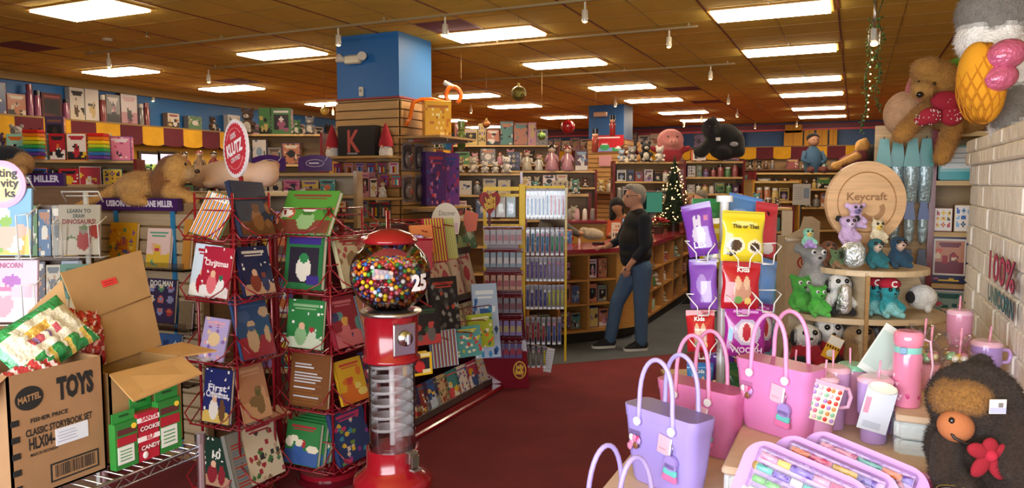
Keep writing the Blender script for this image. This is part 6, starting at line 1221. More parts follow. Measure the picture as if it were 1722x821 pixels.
for x, y, a in ((-.25, .1, 0), (.03, -.09, 0)):
    m = MB(); sh = [(-.14, -.035), (-.11, -.048), (.0, -.05), (.09, -.042), (.11, 0), (.09, .042), (.0, .05), (-.11, .048), (-.14, .035), (-.155, 0)]
    rloft(m, [([(x + px, y + py) for px, py in sh], 0.004), ([(x + px, y + py) for px, py in sh], .03)], '#cfc8bc', 'rubber', capt=True); m.build('shoe_sole', t)
    m = MB(); rloft(m, [([(x + px * .97, y + py * .95) for px, py in sh], .03), ([(x + px * .8 + .03, y + py * .85) for px, py in sh], .065), ([(x + px * .4 + .055, y + py * .7) for px, py in sh], .1)], '#1b1a1c', 'cloth', capt=True)
    for k in range(4): m.box((x - .05 + .022 * k, y, .062 + .012 * k), (.006, .05, .006), '#d8d4cc')
    m.build('shoe', t)
# second customer, dark coat, and a cashier behind the counter
t = thing('person', 'person in a dark coat standing behind the snack pouches', 'person', cs(2.6, 10.3, 0), YAW + R(15)); K, K2 = '#14131a', '#1a2030'
blob('body', [('e', (0, 0, 1.5), (.09, .076, .11), SK), ('e', (-.05, 0, 1.48), (.05, .05, .07), SK), ('c', (.01, 0, 1.42), (.02, 0, 1.34), .055, .065, SK), ('e', (.02, 0, 1.22), (.13, .2, .14), K), ('e', (.02, 0, 1.02), (.13, .18, .2), K), ('e', (.02, 0, .86), (.14, .17, .12), K2),
     ('c', (.0, .08, .82), (-.05, .1, .45), .1, .075, K2), ('c', (-.05, .1, .45), (-.03, .1, .1), .072, .06, K2), ('c', (.03, -.08, .82), (.03, -.09, .45), .1, .075, K2), ('c', (.03, -.09, .45), (.05, -.09, .1), .072, .06, K2),
     ('c', (.02, -.17, 1.27), (-.02, -.22, 1.02), .065, .05, K), ('c', (-.02, -.22, 1.02), (-.13, -.16, 1.1), .048, .04, K), ('c', (.02, .17, 1.27), (-.1, .18, 1.1), .062, .048, K), ('c', (-.1, .18, 1.1), (-.12, .06, 1.4), .045, .034, K), ('e', (-.12, .04, 1.46), (.025, .03, .045), SK), ('e', (-.16, -.12, 1.13), (.035, .03, .028), SK)], .016, t, 'cloth', 2)
blob('hair', [('e', (.02, 0, 1.55), (.095, .083, .08), '#6a6054'), ('e', (.05, 0, 1.5), (.06, .075, .09), '#6a6054')], .016, t, 'fur', 2)
m = MB(); fingers(m, (-.125, .04, 1.49), (0, 0, 1), (1, 0, 0), SK, .06, curl=.0); fingers(m, (-.185, -.12, 1.13), (-1, 0, 0), (0, 1, 0), SK, .06); m.build('fingers', t)
for x, y in ((-.07, .1), (.01, -.09)): m = MB(); rloft(m, [([(x + px * .9, y + py) for px, py in sh], .003), ([(x + px * .9, y + py) for px, py in sh], .025)], '#8a8478', 'rubber', capt=True); rloft(m, [([(x + px * .88, y + py * .9) for px, py in sh], .025), ([(x + px * .5 + .04, y + py * .7) for px, py in sh], .1)], '#1b1a1c', 'cloth', capt=True); m.build('shoe', t)
t = thing('person', 'dark haired cashier behind the counter, mostly hidden by the man', 'person', cs(1.52, 10.8, 0), YAW); K = '#1a1618'
blob('body', [('e', (0, 0, 1.38), (.085, .08, .11), '#a87858'), ('c', (.02, 0, 1.3), (.06, .05, 1.22), .055, .06, '#a87858'), ('e', (.1, .05, 1.08), (.19, .14, .16), '#b04a28'), ('e', (.1, .05, .88), (.17, .14, .2), '#b04a28'), ('c', (-.07, .05, 1.15), (-.12, -.02, .95), .06, .045, '#b04a28'), ('c', (-.12, -.02, .95), (-.02, -.12, 1.0), .038, .03, '#a87858'), ('c', (.27, .05, 1.15), (.3, 0, .93), .06, .045, '#b04a28'),
     ('c', (.03, .05, .8), (.03, .05, .42), .1, .075, K), ('c', (.03, .05, .42), (.03, .05, .08), .07, .06, K), ('c', (.18, .05, .8), (.18, .05, .42), .1, .075, K), ('c', (.18, .05, .42), (.18, .05, .08), .07, .06, K), ('e', (.03, 0, .04), (.05, .12, .04), K), ('e', (.18, 0, .04), (.05, .12, .04), K)], .018, t, 'cloth', 2)
blob('hair', [('e', (.0, .02, 1.42), (.105, .1, .1), '#120e0e'), ('c', (-.03, .03, 1.38), (-.06, .02, 1.22), .075, .05, '#120e0e'), ('c', (.05, .04, 1.38), (.06, .04, 1.24), .07, .05, '#120e0e')], .016, t, 'fur', 2)
# ================================================================== LEFT MIDDLE GROUND
t = thing('slatted_display', 'slatted book display with a purple Usborne and Kane Miller header', 'display stand', cs(-2.27, 4.6, 0) + Vector((0, 0, 0)), R(4)); BX = t.location.copy(); BM = Matrix.Rotation(R(4), 3, 'Z')
m = MB()
m.box((0, .03, .8), (.86, .05, 1.6), '#8a6a48', 'wood'); slat_panel(m, .86, .1, 1.56, '#b09878', y=-.005, step=.085); m.build('slat_wall', t)
m = MB(); m.box((-.02, -.03, 1.59), (.66, .04, .075), '#3f1f55', 'print'); m.build('header', t); m = MB(); m.text('USBORNE', .036, (-.16, -.052, 1.578), '#d8ccd8', bold=.045, w=.2); m.text('and', .018, (.0, -.052, 1.582), '#c8a040', w=.06); m.text('KANE MILLER', .036, (.16, -.052, 1.578), '#d8ccd8', bold=.045, w=.23); m.build('header_lettering', t)
for x in (-.24, .22): m = MB(); m.box((x + .02, -.02, .8), (.03, .012, 1.5), '#2a7aa8', 'gloss'); m.build('blue_strip', t)
for z in (1.2, .84, .5):
    m = MB(); m.box((0, -.06, z), (.8, .1, .012), '#ffffff', 'clearglass'); m.box((0, -.11, z + .02), (.8, .006, .05), '#ffffff', 'clear'); m.build('clear_shelf', t)
def slatbook(x, z, w_, h_, bg, cols, st, words, lab, th=.02): book(lab, BX + BM @ Vector((x, -.07, z + .008)), R(4), R(8), w_, h_, th, bg, cols, st, words, group='books on the slatted display', cells=(20, 24))
slatbook(-.14, 1.2, .22, .27, '#d8a020', ['#c86a28', '#4a8a70', '#8a5aa0', '#e8c050', '#3a6a9a'], 'map', (('LIFE', .03, .5, '#c85a28'), ('SIZE', .03, .38, '#c85a28')), 'yellow vehicle book below the purple header')
slatbook(.15, 1.2, .185, .24, '#e8c8c0', ['#e0b840', '#c84858', '#5aa080', '#e8b090'], 'scene', (), 'pale pink book with a little princess')
slatbook(.15, .86, .23, .27, '#3a3050', ['#a83a38', '#c86a58', '#8a8ab0', '#5a8a68', '#d8c0a0'], 'faces', (('DOG MAN', .034, .84, '#e8e0d0'),), 'dark comic book lettered DOG MAN')
slatbook(.17, .52, .23, .27, '#3a5a8a', ['#8ab0d0', '#2a3a6a', '#d8d8c8', '#6a9ac0'], 'faces', (), 'blue comic book under the DOG MAN book')
slatbook(-.16, .86, .2, .27, '#6a8a4a', ['#c8c060', '#3a5a3a', '#d8d0b8'], 'scene', (), 'green picture book behind the tall carton flap')
slatbook(.37, 1.2, .06, .3, '#c88a38', ['#d89a48', '#a86a28'], 'stripes', (), 'narrow orange book at the right edge of the slatted display')
slatbook(.34, .8, .1, .2, '#5a3a68', ['#3a3a4a', '#a89060'], 'stripes', (), 'narrow dark purple book low at the right edge')
# lion, lying on the display
LP = at(240, 343, 4.7); t = thing('plush_lion', 'large tan plush lion lying on top of the slatted display', 'plush toy', LP + Vector((0, 0, 0)), YAW); LC, MN = '#c08c48', '#7c4c24'
q = 4.7 / 1250
L = localmap(LP, 4.7)
blob('body', [('e', L(240, 314), (.17, .12, .1), LC), ('e', L(225, 318, -.08), (.12, .07, .085), '#b4854a'), ('e', L(280, 310, 0), (.1, .13, .12), MN), ('e', L(288, 290, .02), (.09, .11, .11), MN), ('e', L(300, 285, -.06), (.08, .075, .09), LC), ('e', L(318, 292, -.06), (.055, .05, .045), '#b89060'),
     ('c', L(200, 318), L(160, 336, -.02), .05, .03, LC), ('c', L(160, 336, -.02), L(130, 346, 0), .03, .025, LC), ('c', L(290, 325, -.1), L(325, 337, -.14), .055, .045, LC), ('c', L(280, 325, .06), L(318, 338, .04), .055, .045, LC), ('e', L(300, 262, .06), (.03, .02, .03), LC), ('c', L(215, 335, -.12), L(245, 340, -.16), .04, .035, LC)], .02, t, 'fur', 3, fuzz=9000, flen=.018)
m = MB(); m.ell(L(332, 288, -.08), (.018, .018, .014), '#2a1a14', 'gloss', 10, 7); m.ell(L(312, 276, -.12), (.008, .01, .01), '#181210', 'gloss', 8, 6); m.build('nose_and_eye', t)
m = MB(); m.box((0, .1, .0), (.8, .34, .02), '#9a7a50', 'wood'); m.box((0, .13, -.82), (.78, .26, 1.6), '#8a6a48', 'wood'); tag(m.build('plush_riser', None, tuple(BX + BM @ Vector((0, .13, 1.64))), (0, 0, R(4))), 'wooden box top under the plush lion', 'display box')
t = thing('plush_pig', 'big pale pink plush pig lying behind the red racks', 'plush toy', at(390, 316, 5.3), YAW)
blob('body', [('e', (0, 0, .09), (.24, .15, .11), '#f0c8ac'), ('e', (.24, 0, .1), (.1, .1, .1), '#f0c8ac'), ('e', (-.22, -.02, .08), (.08, .08, .08), '#f0c8ac'), ('e', (.3, .05, .16), (.04, .03, .04), '#c88a78'), ('e', (-.1, -.14, .03), (.06, .06, .035), '#f0c8ac'), ('e', (.12, -.14, .03), (.06, .06, .035), '#f0c8ac')], .022, t, 'cloth', 3)
shelf_unit('wooden book gondola under the pink plush pig', cs(-1.96, 5.2, 0), YAW, 1.0, .42, (.4, .8, 1.2, 1.66), wood='#9a7a58', frame='#8a6a48', top=1.68)
for lv in (.4, .8, 1.2): goods(cs(-1.96, 5.2, lv) + Matrix.Rotation(YAW, 3, 'Z') @ Vector((-.46, .03, .001)), YAW, .92, ['picture_book'], (.24, .32), (.14, .2), 'on the %s-high shelf under the pink pig' % {.4: 'knee', .8: 'thigh', 1.2: 'waist'}[lv], 'picture books under the pink pig', int(lv * 100), None)
# white wire book racks at the far left
def white_rack(label, u, d, books, top):
    p = cs((u - 861) / 1250 * d, d, 0); t = thing('wire_book_rack', label, 'book rack', p, YAW + R(3)); WR = '#d8d8d4'
    m = MB(); m.tube([(0, .05, 0), (0, .05, top)], .012, WR, 'gloss'); m.cyl((0, .05, .015), .2, .03, WR, 'gloss', 20); m.build('pole', t); m = MB()
    m.tube([(-.085, .04, top - .05), (-.085, .0, top), (.085, .0, top), (.085, .04, top - .05)], .004, WR, 'gloss'); m.tube([(-.075, .02, top - .02), (.075, .02, top - .02)], .003, WR, 'gloss'); m.build('top_frame', t)
    for k, (dz, w_, h_, bg, cols, st, words, lab) in enumerate(books):
        m = MB(); x = w_ / 2 + .008; m.tube([(-x, .03, dz + h_ * .75), (-x, -.06, dz + h_ * .6), (-x, -.05, dz - .01), (x, -.05, dz - .01), (x, -.06, dz + h_ * .6), (x, .03, dz + h_ * .75)], .0035, WR, 'gloss'); m.tube([(-x, .04, dz - .012), (-x, -.05, dz - .012)], .003, WR, 'gloss'); m.tube([(x, .04, dz - .012), (x, -.05, dz - .012)], .003, WR, 'gloss')
        m.tube([(-x * .6, -.055, dz - .01), (-x * .6, -.062, dz + h_ * .6), (-x, -.06, dz + h_ * .62)], .003, WR, 'gloss'); m.tube([(x * .6, -.055, dz - .01), (x * .6, -.062, dz + h_ * .6), (x, -.06, dz + h_ * .62)], .003, WR, 'gloss'); m.build('wire_pocket', t)
        M3 = Matrix.Rotation(YAW + R(3), 3, 'Z'); book(lab, p + M3 @ Vector((0, -.035, dz)), YAW + R(3), R(6), w_, h_, .012, bg, cols, st, words, group='books on the white wire racks', cells=(24, 28))
white_rack('white wire book rack holding the dinosaur drawing book', 136, 3.5, [(1.385, .19, .235, '#b8b0a0', ['#8a8070', '#a03a30', '#6a7a50', '#c8c0b0'], 'scene', (('LEARN TO', .018, .84, '#4a5048'), ('DRAW', .018, .74, '#4a5048'), ('DINOSAURS!', .022, .62, '#8a2c28')), 'grey book lettered Learn to Draw Dinosaurs'),
    (1.12, .2, .22, '#6a9a88', ['#4a7a70', '#a84038', '#c8b890'], 'scene', (), 'teal picture book under the dinosaur book'), (.86, .19, .22, '#b88a4a', ['#4a3a30', '#d8c090'], 'scene', (), 'brown picture book low in the dinosaur rack')], 1.68)
white_rack('white wire book rack at the left edge under the rainbow sign', 14, 3.0, [(1.43, .2, .27, '#7aa8c8', ['#e0b868', '#8ab05a', '#f0ead8', '#4a78b0', '#d8b0a0'], 'scene', (('Bluey', .036, .84, '#e8e8f0'),), 'blue and green book lettered Bluey at the left edge'), (1.16, .22, .25, '#d8b8c8', ['#c87aa0', '#a86ab0', '#e8dce4', '#e8c050', '#e8a0b0'], 'scene', (('UNICORN', .02, .88, '#a85a80'),), 'pink book lettered Unicorn at the left edge'),
    (.98, .2, .14, '#6a9a30', ['#c84038', '#e8e0d0', '#4a7a28', '#e0c030'], 'map', (), 'green picture book above the open carton at the left edge')], 1.74)
t = thing('round_sign', 'round rainbow coloured sign above the left edge book rack', 'sign', at(2, 310, 2.98), YAW + R(3)); m = MB()
for k, (r_, c_) in enumerate(((.095, '#e8a8c8'), (.082, '#d8b0d8'), (.07, '#c8d8a8'), (.058, '#e8e098'))): m.disc((0, 0), r_, -.001 * k, .006, c_, 'print', 40)
m.tube([(0, .01, -.09), (0, .01, -.2)], .005, '#d8d8d4', 'gloss'); m.build('disc', t); m = MB(); m.text('ting', .034, (.03, -.006, .03), '#4a3a4a', bold=.02); m.text('vity', .034, (.035, -.006, -.01), '#4a3a4a', bold=.02); m.text('ks', .034, (.035, -.006, -.05), '#4a3a4a', bold=.02); m.build('lettering', t)
# narrow book stand between the racks
BSP = cs((86 - 861) / 1250 * 4.0, 4.0, 0); BSR = YAW + R(12); BSM = Matrix.Rotation(BSR, 3, 'Z')
t = thing('book_stand', 'narrow dark book stand between the two white wire racks', 'book stand', BSP, BSR)
for z in (.8, 1.06, 1.33): m = MB(); m.box((0, .0, z - .01), (.3, .14, .02), '#5a4030', 'wood'); m.build('shelf', t)
m = MB(); m.box((0, .08, .8), (.3, .02, 1.6), '#6a4c38', 'wood'); m.build('back_panel', t)
for k, (x, z, w_, h_, c_, lab) in enumerate(((-.1, 1.331, .07, .27, '#4a7a38', 'green book standing between the white racks'), (-.03, 1.331, .06, .25, '#2a5a88', 'blue book standing between the white racks'), (.03, 1.331, .05, .27, '#8a8478', 'grey booklet standing between the white racks'), (.095, 1.331, .07, .24, '#d8a828', 'yellow book standing between the white racks'), (-.09, 1.061, .1, .24, '#3a2c3c', 'dark book low between the white racks'), (.0, 1.061, .07, .22, '#b8a88a', 'beige book low between the white racks'), (.09, 1.061, .1, .24, '#8a98a8', 'pale blue book low between the white racks'))):
    book(lab, BSP + BSM @ Vector((x, -.03, z)), BSR, R(6), w_, h_, .02, c_, ['#d8d0c0', '#3a3a3a', '#a86a38'], 'dots', group='books between the white racks', cells=(12, 20))
shelf_unit('dark book gondola behind the white wire racks', cs(-3.4, 4.55, 0), YAW + R(8), 1.1, .4, (.4, .75, 1.1, 1.42), wood='#7a5a40', frame='#4a2a28', top=1.44)
t = thing('header_sign', 'purple Kane Miller header sign at the far left', 'sign', at(62, 302, 5.2), YAW - R(6)); m = MB(); m.box((0, 0, 0), (.42, .03, .09), '#3f1f55', 'print'); m.build('board', t); m = MB(); m.text('KANE MILLER', .045, (.0, -.018, -.016), '#d0c4d0', bold=.04, w=.36); m.build('lettering', t)
m = MB(); m.box((0, 0, -.86), (.9, .3, 1.62), '#7a5a40', 'wood'); m.box((0, 0, -.045), (.92, .34, .02), '#9a7a50', 'wood'); tag(m.build('display_box', None, tuple(at(62, 302, 5.2) + Vector((-.1, .18, 0))), (0, 0, YAW - R(6))), 'wooden display box behind the far left header sign', 'display box')
t = thing('plush_dog', 'tan plush dog in a black shirt at the far left', 'plush toy', at(30, 296, 5.0), YAW)
blob('body', [('e', (-.1, .05, .1), (.16, .12, .11), '#16141a'), ('e', (.05, 0, .08), (.06, .07, .08), '#b08048'), ('c', (.0, -.05, .05), (.1, -.1, .03), .05, .04, '#b08048'), ('e', (-.26, .05, .14), (.08, .08, .08), '#16141a')], .02, t, 'fur', 3)

# generic fixtures full of goods
ZN = {0: 'lowest', 1: 'second', 2: 'third', 3: 'fourth', 4: 'fifth', 5: 'top'}
def fixture(nm, u, d, w_, rz, levels, kinds, hr, wr, seed, vis=2, topk=None, toph=(.2, .4), cols=None, dep=.4, wood='#a07c4c', frame='#6a2028', topw=(.15, .3)):
    p = cs((u - 861) / 1250 * d, d, 0); t = shelf_unit('tall wooden %s shelf unit packed with goods' % nm, p, rz, w_, dep, levels, wood=wood, frame=frame); M3 = Matrix.Rotation(rz, 3, 'Z')
    for i, z in enumerate(levels[:-1]):
        if i < len(levels) - 1 - vis: continue
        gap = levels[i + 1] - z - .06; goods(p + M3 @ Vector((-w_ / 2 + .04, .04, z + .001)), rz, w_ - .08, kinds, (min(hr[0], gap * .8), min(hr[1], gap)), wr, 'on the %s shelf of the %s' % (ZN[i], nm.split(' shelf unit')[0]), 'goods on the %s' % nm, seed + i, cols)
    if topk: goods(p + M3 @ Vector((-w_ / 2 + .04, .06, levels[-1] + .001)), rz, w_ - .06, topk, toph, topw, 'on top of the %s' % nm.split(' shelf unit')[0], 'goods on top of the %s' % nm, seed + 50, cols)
    return p
K1 = ['toy_box', 'boxed_game', 'toy_box', 'jar']; K2 = ['toy_box', 'plush_toy', 'boxed_game', 'figurine']
fixture('left wall toy', 120, 9.2, 1.5, YAW + R(12), (.3, .75, 1.2, 1.62, 2.0), K1, (.25, .36), (.14, .26), 1000, 2, ['toy_box', 'toy_box'], (.28, .34), cols=['purple', 'white', 'mint', 'grey', 'red', 'orange'])
for k, u in enumerate((52, 162)):
    t = thing('rainbow_stacker', 'rainbow striped stacking toy on the left wall unit, %s of two' % ('nearer the left edge', 'the one nearer the lion')[k], 'stacking toy', at(u, 268 if k else 262, 8.9), YAW); m = MB()
    for j, c_ in enumerate(('#5a3a90', '#2a6ab0', '#2a9a50', '#a8c030', '#e8c020', '#e07820', '#c82828')): m.box((0, .07, .02 + j * .045), (.2, .14, .04), c_, 'gloss', .008)
    m.build('stack', t)
fixture('far left plush', 25, 10.4, 1.4, YAW + R(20), (.5, 1.1, 1.7, 2.2), K2, (.25, .4), (.2, .3), 1100, 1, ['plush_toy', 'toy_box'], (.4, .5), cols=['brown', 'red', 'pink', 'white', 'purple'])
# red and blue tubs, awning ledge goods
LX = XL + .16
goods(Vector((LX, 6.7, 2.743)), PI / 2, 3.1, ['toy_box', 'toy_box', 'jar'], (.3, .56), (.22, .34), 'on the left wall ledge, front end', 'boxes on the left wall ledge', 1200, ['red', 'maroon', 'grey', 'white', 'magenta'])
goods(Vector((LX, 9.9, 2.743)), PI / 2, 4.0, ['toy_box', 'toy_box', 'plush_toy'], (.16, .46), (.24, .4), 'on the left wall ledge, middle stretch', 'boxes on the left wall ledge middle', 1201, ['white', 'grey', 'grey', 'tan', 'brown', 'maroon'], gap=.16)
goods(Vector((LX, 14.0, 2.743)), PI / 2, 6.5, ['toy_box', 'plush_toy'], (.2, .42), (.3, .45), 'on the left wall ledge, far stretch', 'boxes on the left wall ledge far end', 1202, ['grey', 'brown', 'purple', 'white', 'green'])
fixture('window side', 270, 11.5, 1.6, YAW + R(30), (.4, .9, 1.4, 1.75), K2, (.25, .4), (.2, .32), 1300, 1, ['plush_toy', 'jar'], (.2, .28), cols=['brown', 'blue', 'green', 'tan', 'red'])
fixture('yellow wall', 390, 12.6, 1.7, YAW + R(20), (.5, 1.0, 1.5, 1.9), K2, (.25, .4), (.2, .3), 1350, 1, ['plush_toy', 'figurine', 'toy_box'], (.25, .5), cols=['brown', 'navy', 'red', 'grey', 'tan', 'yellow'])
fixture('brown toy', 470, 11.2, 1.3, YAW, (.5, 1.0, 1.5, 2.0, 2.45), K2, (.25, .38), (.18, .3), 1370, 2, ['toy_box', 'plush_toy'], (.35, .5), cols=['brown', 'green', 'grey', 'maroon', 'purple'])
# greeting card racks with purple headers
p = fixture('pale card', 505, 7.4, 1.1, YAW, (.4, .75, 1.1, 1.36, 1.6, 1.82), ['picture_book', 'boxed_game'], (.17, .22), (.13, .17), 1400, 3, None, cols=['pink', 'white', 'lilac', 'cream', 'mint'], dep=.3, wood='#c8b090', frame='#a89070')
for k, (u, v) in enumerate(((530, 288), (452, 288))):
    t = thing('header_sign', 'purple rounded header sign with a white oval logo, %s' % ('the one nearer the column', 'half hidden by the round red sign')[k], 'sign', at(u, v, 7.5), YAW); m = MB(); m.prism([(-.17, 0), (.17, 0), (.17, .11)] + [(.17 - .34 * q / 8, .13 + .035 * math.sin(PI * q / 8)) for q in range(9)] + [(-.17, .11)], 0, .015, '#4a2470', 'gloss'); m.build('board', t)
    m = MB(); m.tube([(.09 * math.cos(a), -.003, .08 + .035 * math.sin(a)) for a in [2 * PI * q / 24 for q in range(24)]], .003, '#d8c8e0', 'print', 5, True); m.box((-.01, -.003, .08), (.1, .002, .014), '#e0d4e8', 'print'); m.tube([(.1, -.003, .1), (.13, -.003, .14)], .004, '#d8c8e0', 'print', 5); m.build('logo', t)

# ---- shelves and goods on the near column
def colshelf(lab, x0, x1, y0, y1, z):
    t = thing('wall_shelf', lab, 'shelf', ((x0 + x1) / 2, (y0 + y1) / 2, z), 0); m = MB(); m.box((0, 0, -.012), (x1 - x0, y1 - y0, .024), '#a8834c', 'wood'); m.build('board', t)
    m = MB()
    if y1 < 7.12:
        for x in (-.3, .3): m.box((x, .0, -.04), (.012, y1 - y0 - .02, .03), '#c8c8c8', 'metal')
    else:
        for y in (-.25, .25): m.box((0, y, -.04), (x1 - x0 - .02, .012, .03), '#c8c8c8', 'metal')
    m.build('bracket', t); return t
colshelf('upper shelf on the front of the blue column', -5.55, -4.6, 6.8, 7.07, 2.02); colshelf('lower shelf on the front of the blue column', -5.55, -4.6, 6.8, 7.07, 1.56); colshelf('shelf on the right side of the blue column', -4.62, -4.1, 7.05, 7.9, 2.24)
for k, x in enumerate((-5.45, -4.72)):
    t = thing('gnome', 'red hatted gnome figure, %s of the boxed letter' % ('left' if k == 0 else 'right'), 'gnome', (x, 6.93, 2.021), 0, None); m = MB(); m.ring([(.075, 0), (.08, .04), (.06, .12)], '#d8d0c8', 'fur', 14); m.build('body', t); m = MB(); m.ring([(.085, .1), (.07, .18), (.03, .3), (.005, .36)], '#a01c28', 'cloth', 14); m.build('hat', t); m = MB(); m.ell((0, -.07, .1), .02, '#d8a080', 'paint', 10, 7); m.build('nose', t)
t = thing('light_box_letter', 'black box showing a red letter K light', 'boxed lamp', (-5.1, 6.9, 2.021), 0); m = MB(); m.box((0, .06, .17), (.5, .12, .34), '#221f20', 'print'); m.build('box', t); m = MB(); m.text('K', .25, (-.03, -.002, .05), '#b0504a', bold=.02, w=.17); m.box((-.05, -.003, .03), (.14, .002, .02), '#8a8484', 'print'); m.build('picture', t)
goods(Vector((-5.53, 6.86, 1.561)), 0, .9, ['toy_box', 'toy_box', 'figurine'], (.19, .28), (.1, .15), 'on the lower front shelf of the blue column', 'pink boxes on the column shelf', 1500, ['pink', 'pink', 'white', 'lilac', 'magenta'])
rg = random.Random(44)
for r, z in enumerate((1.82, 1.68)):
    for k in range(6):
        o = g_pack(rg, .12, .13, rg.choice(['#c88098', '#e0c8d0', '#6a5a78', '#a84058', '#d8a8b8'])).build('hanging_pack'); o.location = (-5.48 + .155 * k + .03 * r, 7.055, z - .0); tag(o, 'small pink hanging pack, %s in the %s row on the column front' % (ORD[k], ('upper', 'lower')[r]), 'hanging pack', 'pink packs on the column front')
for r in range(4):
    for k in range(6):
        if r == 0 and k > 4: continue
        o = g_pack(rg, .13, .2, rg.choice(['#3a6a78', '#2f4a58', '#a8c0c0', '#c8c8c8', '#3a3a44'])).build('hanging_pack'); o.location = (-5.44 + .155 * k, 7.055, 1.32 - r * .25); tag(o, 'dark teal hanging pack, %s in row %s low on the column front' % (ORD[k], ('one', 'two', 'three', 'four')[r]), 'hanging pack', 'dark packs on the column front')
# right side of the column: clear cases, doll boxes
for r, z in enumerate((1.86, 1.5)):
    for k, y in enumerate((7.2, 7.45)):
        t = thing('blister_case', 'clear case with round grey toy, %s %s one on the column side' % (('upper', 'lower')[r], ('nearer', 'farther')[k]), 'toy pack', (-4.615, y, z), PI / 2, 'blister cases on the column side'); m = MB(); m.prism(rpoly := [(-.1, .0), (.1, 0), (.11, .04), (.11, .27), (.07, .31), (-.07, .31), (-.11, .27), (-.11, .04)], 0, .004, '#8a8088', 'print'); m.ell((0, -.02, .13), (.075, .035, .09), '#7a6a68', 'gloss', 14, 10); m.ell((0, -.05, .13), (.025, .012, .035), '#b04030', 'gloss', 8, 6); m.build('toy', t); m = MB(); m.box((0, -.03, .15), (.2, .06, .28), '#ffffff', 'clear', .02); m.build('clear_cover', t)
for k, (y, c_, z) in enumerate(((7.5, '#4a2a6a', 1.45), (7.83, '#6a3a8a', 1.45))):
    m = MB(); m.box((0, .06, .31), (.26, .12, .62), c_, 'print'); m.art(art(rg, 16, 34, c_, ['#a83048', '#3a4a90', '#c87890', '#2a2450', '#8a5aa0'], 'map'), (-.12, -.002, .02), (.24, 0, 0), (0, 0, .58)); m.art(art(rg, 8, 34, c_, ['#a83048', '#3a4a90', '#c87890'], 'map'), (.132, .01, .02), (0, .1, 0), (0, 0, .58)); o = m.build('doll_box'); o.location = (-4.42, y, z + .01); o.rotation_euler = (0, 0, R(60)); tag(o, 'tall purple doll box on the column side, %s' % ('nearer one', 'farther one')[k], 'toy box', 'tall purple doll boxes')
colshelf('narrow shelf under the doll boxes on the column side', -4.62, -4.2, 7.1, 7.95, 1.45)
goods(Vector((-4.3, 7.15, 1.12)), PI / 2, .7, ['toy_box'], (.2, .28), (.12, .2), 'under the doll boxes on the column side', 'boxes low on the column side', 1520, ['white', 'mint', 'red', 'grey']); colshelf('lowest shelf on the right side of the blue column', -4.62, -4.2, 7.1, 7.95, 1.118)
# yellow carton and orange curly tube toy
t = thing('toy_carton', 'yellow toy carton with orange curly tubes on the column side shelf', 'toy carton', (-4.36, 7.42, 2.241), R(38)); m = MB(); m.box((0, 0, .2), (.3, .26, .4), '#d89c1c', 'print', .004); m.art(art(random.Random(3), 12, 12, '#dca524', ['#c8781c', '#e8c860', '#b06a20', '#f0d890'], 'map'), (-.14, -.132, .02), (.28, 0, 0), (0, 0, .36)); m.build('carton', t)
def curl(c, r_, tw, col='#e0701c'): return [(c[0] + r_ * math.cos(a), c[1], c[2] + r_ * 1.15 * math.sin(a)) for a in [R(x) for x in tw]]
m = MB(); m.tube(curl((.2, .02, .48), .085, range(-60, 250, 15)), .026, '#d8681c', 'gloss', 10); m.tube([(.12, .02, .4), (-.05, 0, .43), (-.18, -.02, .42), (-.27, -.05, .38), (-.31, -.08, .2), (-.36, -.08, .12)], .024, '#d8681c', 'gloss', 10); m.tube([(.2, .02, .57), (.1, .06, .63)], .03, '#d8d0c4', 'gloss', 10); m.build('curly_tube', t)

# ================================================================== BACKGROUND FIXTURES
fixture('plush pile', 790, 10.8, 1.5, YAW, (.4, .8, 1.2, 1.55, 1.86), K2, (.2, .3), (.16, .26), 1600, 2, ['plush_toy'], (.24, .34), cols=['white', 'tan', 'pink', 'grey', 'brown', 'cream'], topw=(.12, .2))
fixture('cream figure', 925, 12.2, 1.5, YAW, (.5, .9, 1.3, 1.65, 1.92), K2, (.2, .3), (.14, .24), 1700, 2, ['figurine', 'plush_toy', 'toy_box'], (.3, .5), cols=['white', 'black', 'cream', 'pink', 'maroon'])
fixture('pink toy', 938, 10.5, .9, YAW, (.4, .8, 1.2, 1.56), ['toy_box', 'jar', 'plush_toy'], (.15, .25), (.12, .2), 1720, 2, ['plush_toy', 'toy_box'], (.12, .26), cols=['pink', 'white', 'cream', 'teal', 'tan'])
fixture('dark craft', 850, 15.5, 2.2, YAW, (.6, 1.1, 1.6, 2.1, 2.5), K2, (.25, .4), (.2, .35), 1740, 2, ['toy_box', 'boxed_game'], (.3, .5), cols=['grey', 'black', 'yellow', 'maroon', 'pink'])
fixture('glassware', 1088, 13.5, 1.2, YAW, (.6, 1.0, 1.4, 1.75, 2.1), ['jar', 'toy_box', 'figurine'], (.15, .26), (.1, .2), 1760, 3, ['plush_toy'], (.3, .5), cols=['grey', 'sky', 'white', 'red', 'black'])
p = fixture('maroon framed gift', 1200, 12.0, .95, YAW, (.5, .85, 1.2, 1.55, 1.82, 2.07), ['jar', 'toy_box'], (.12, .2), (.08, .16), 1800, 3, None, cols=['white', 'purple', 'yellow', 'red', 'green'])
t = thing('plush_gorilla', 'huge black plush gorilla sitting on the maroon gift shelf', 'plush toy', at(1205, 267, 12.1), YAW); G = '#0d0c0e'
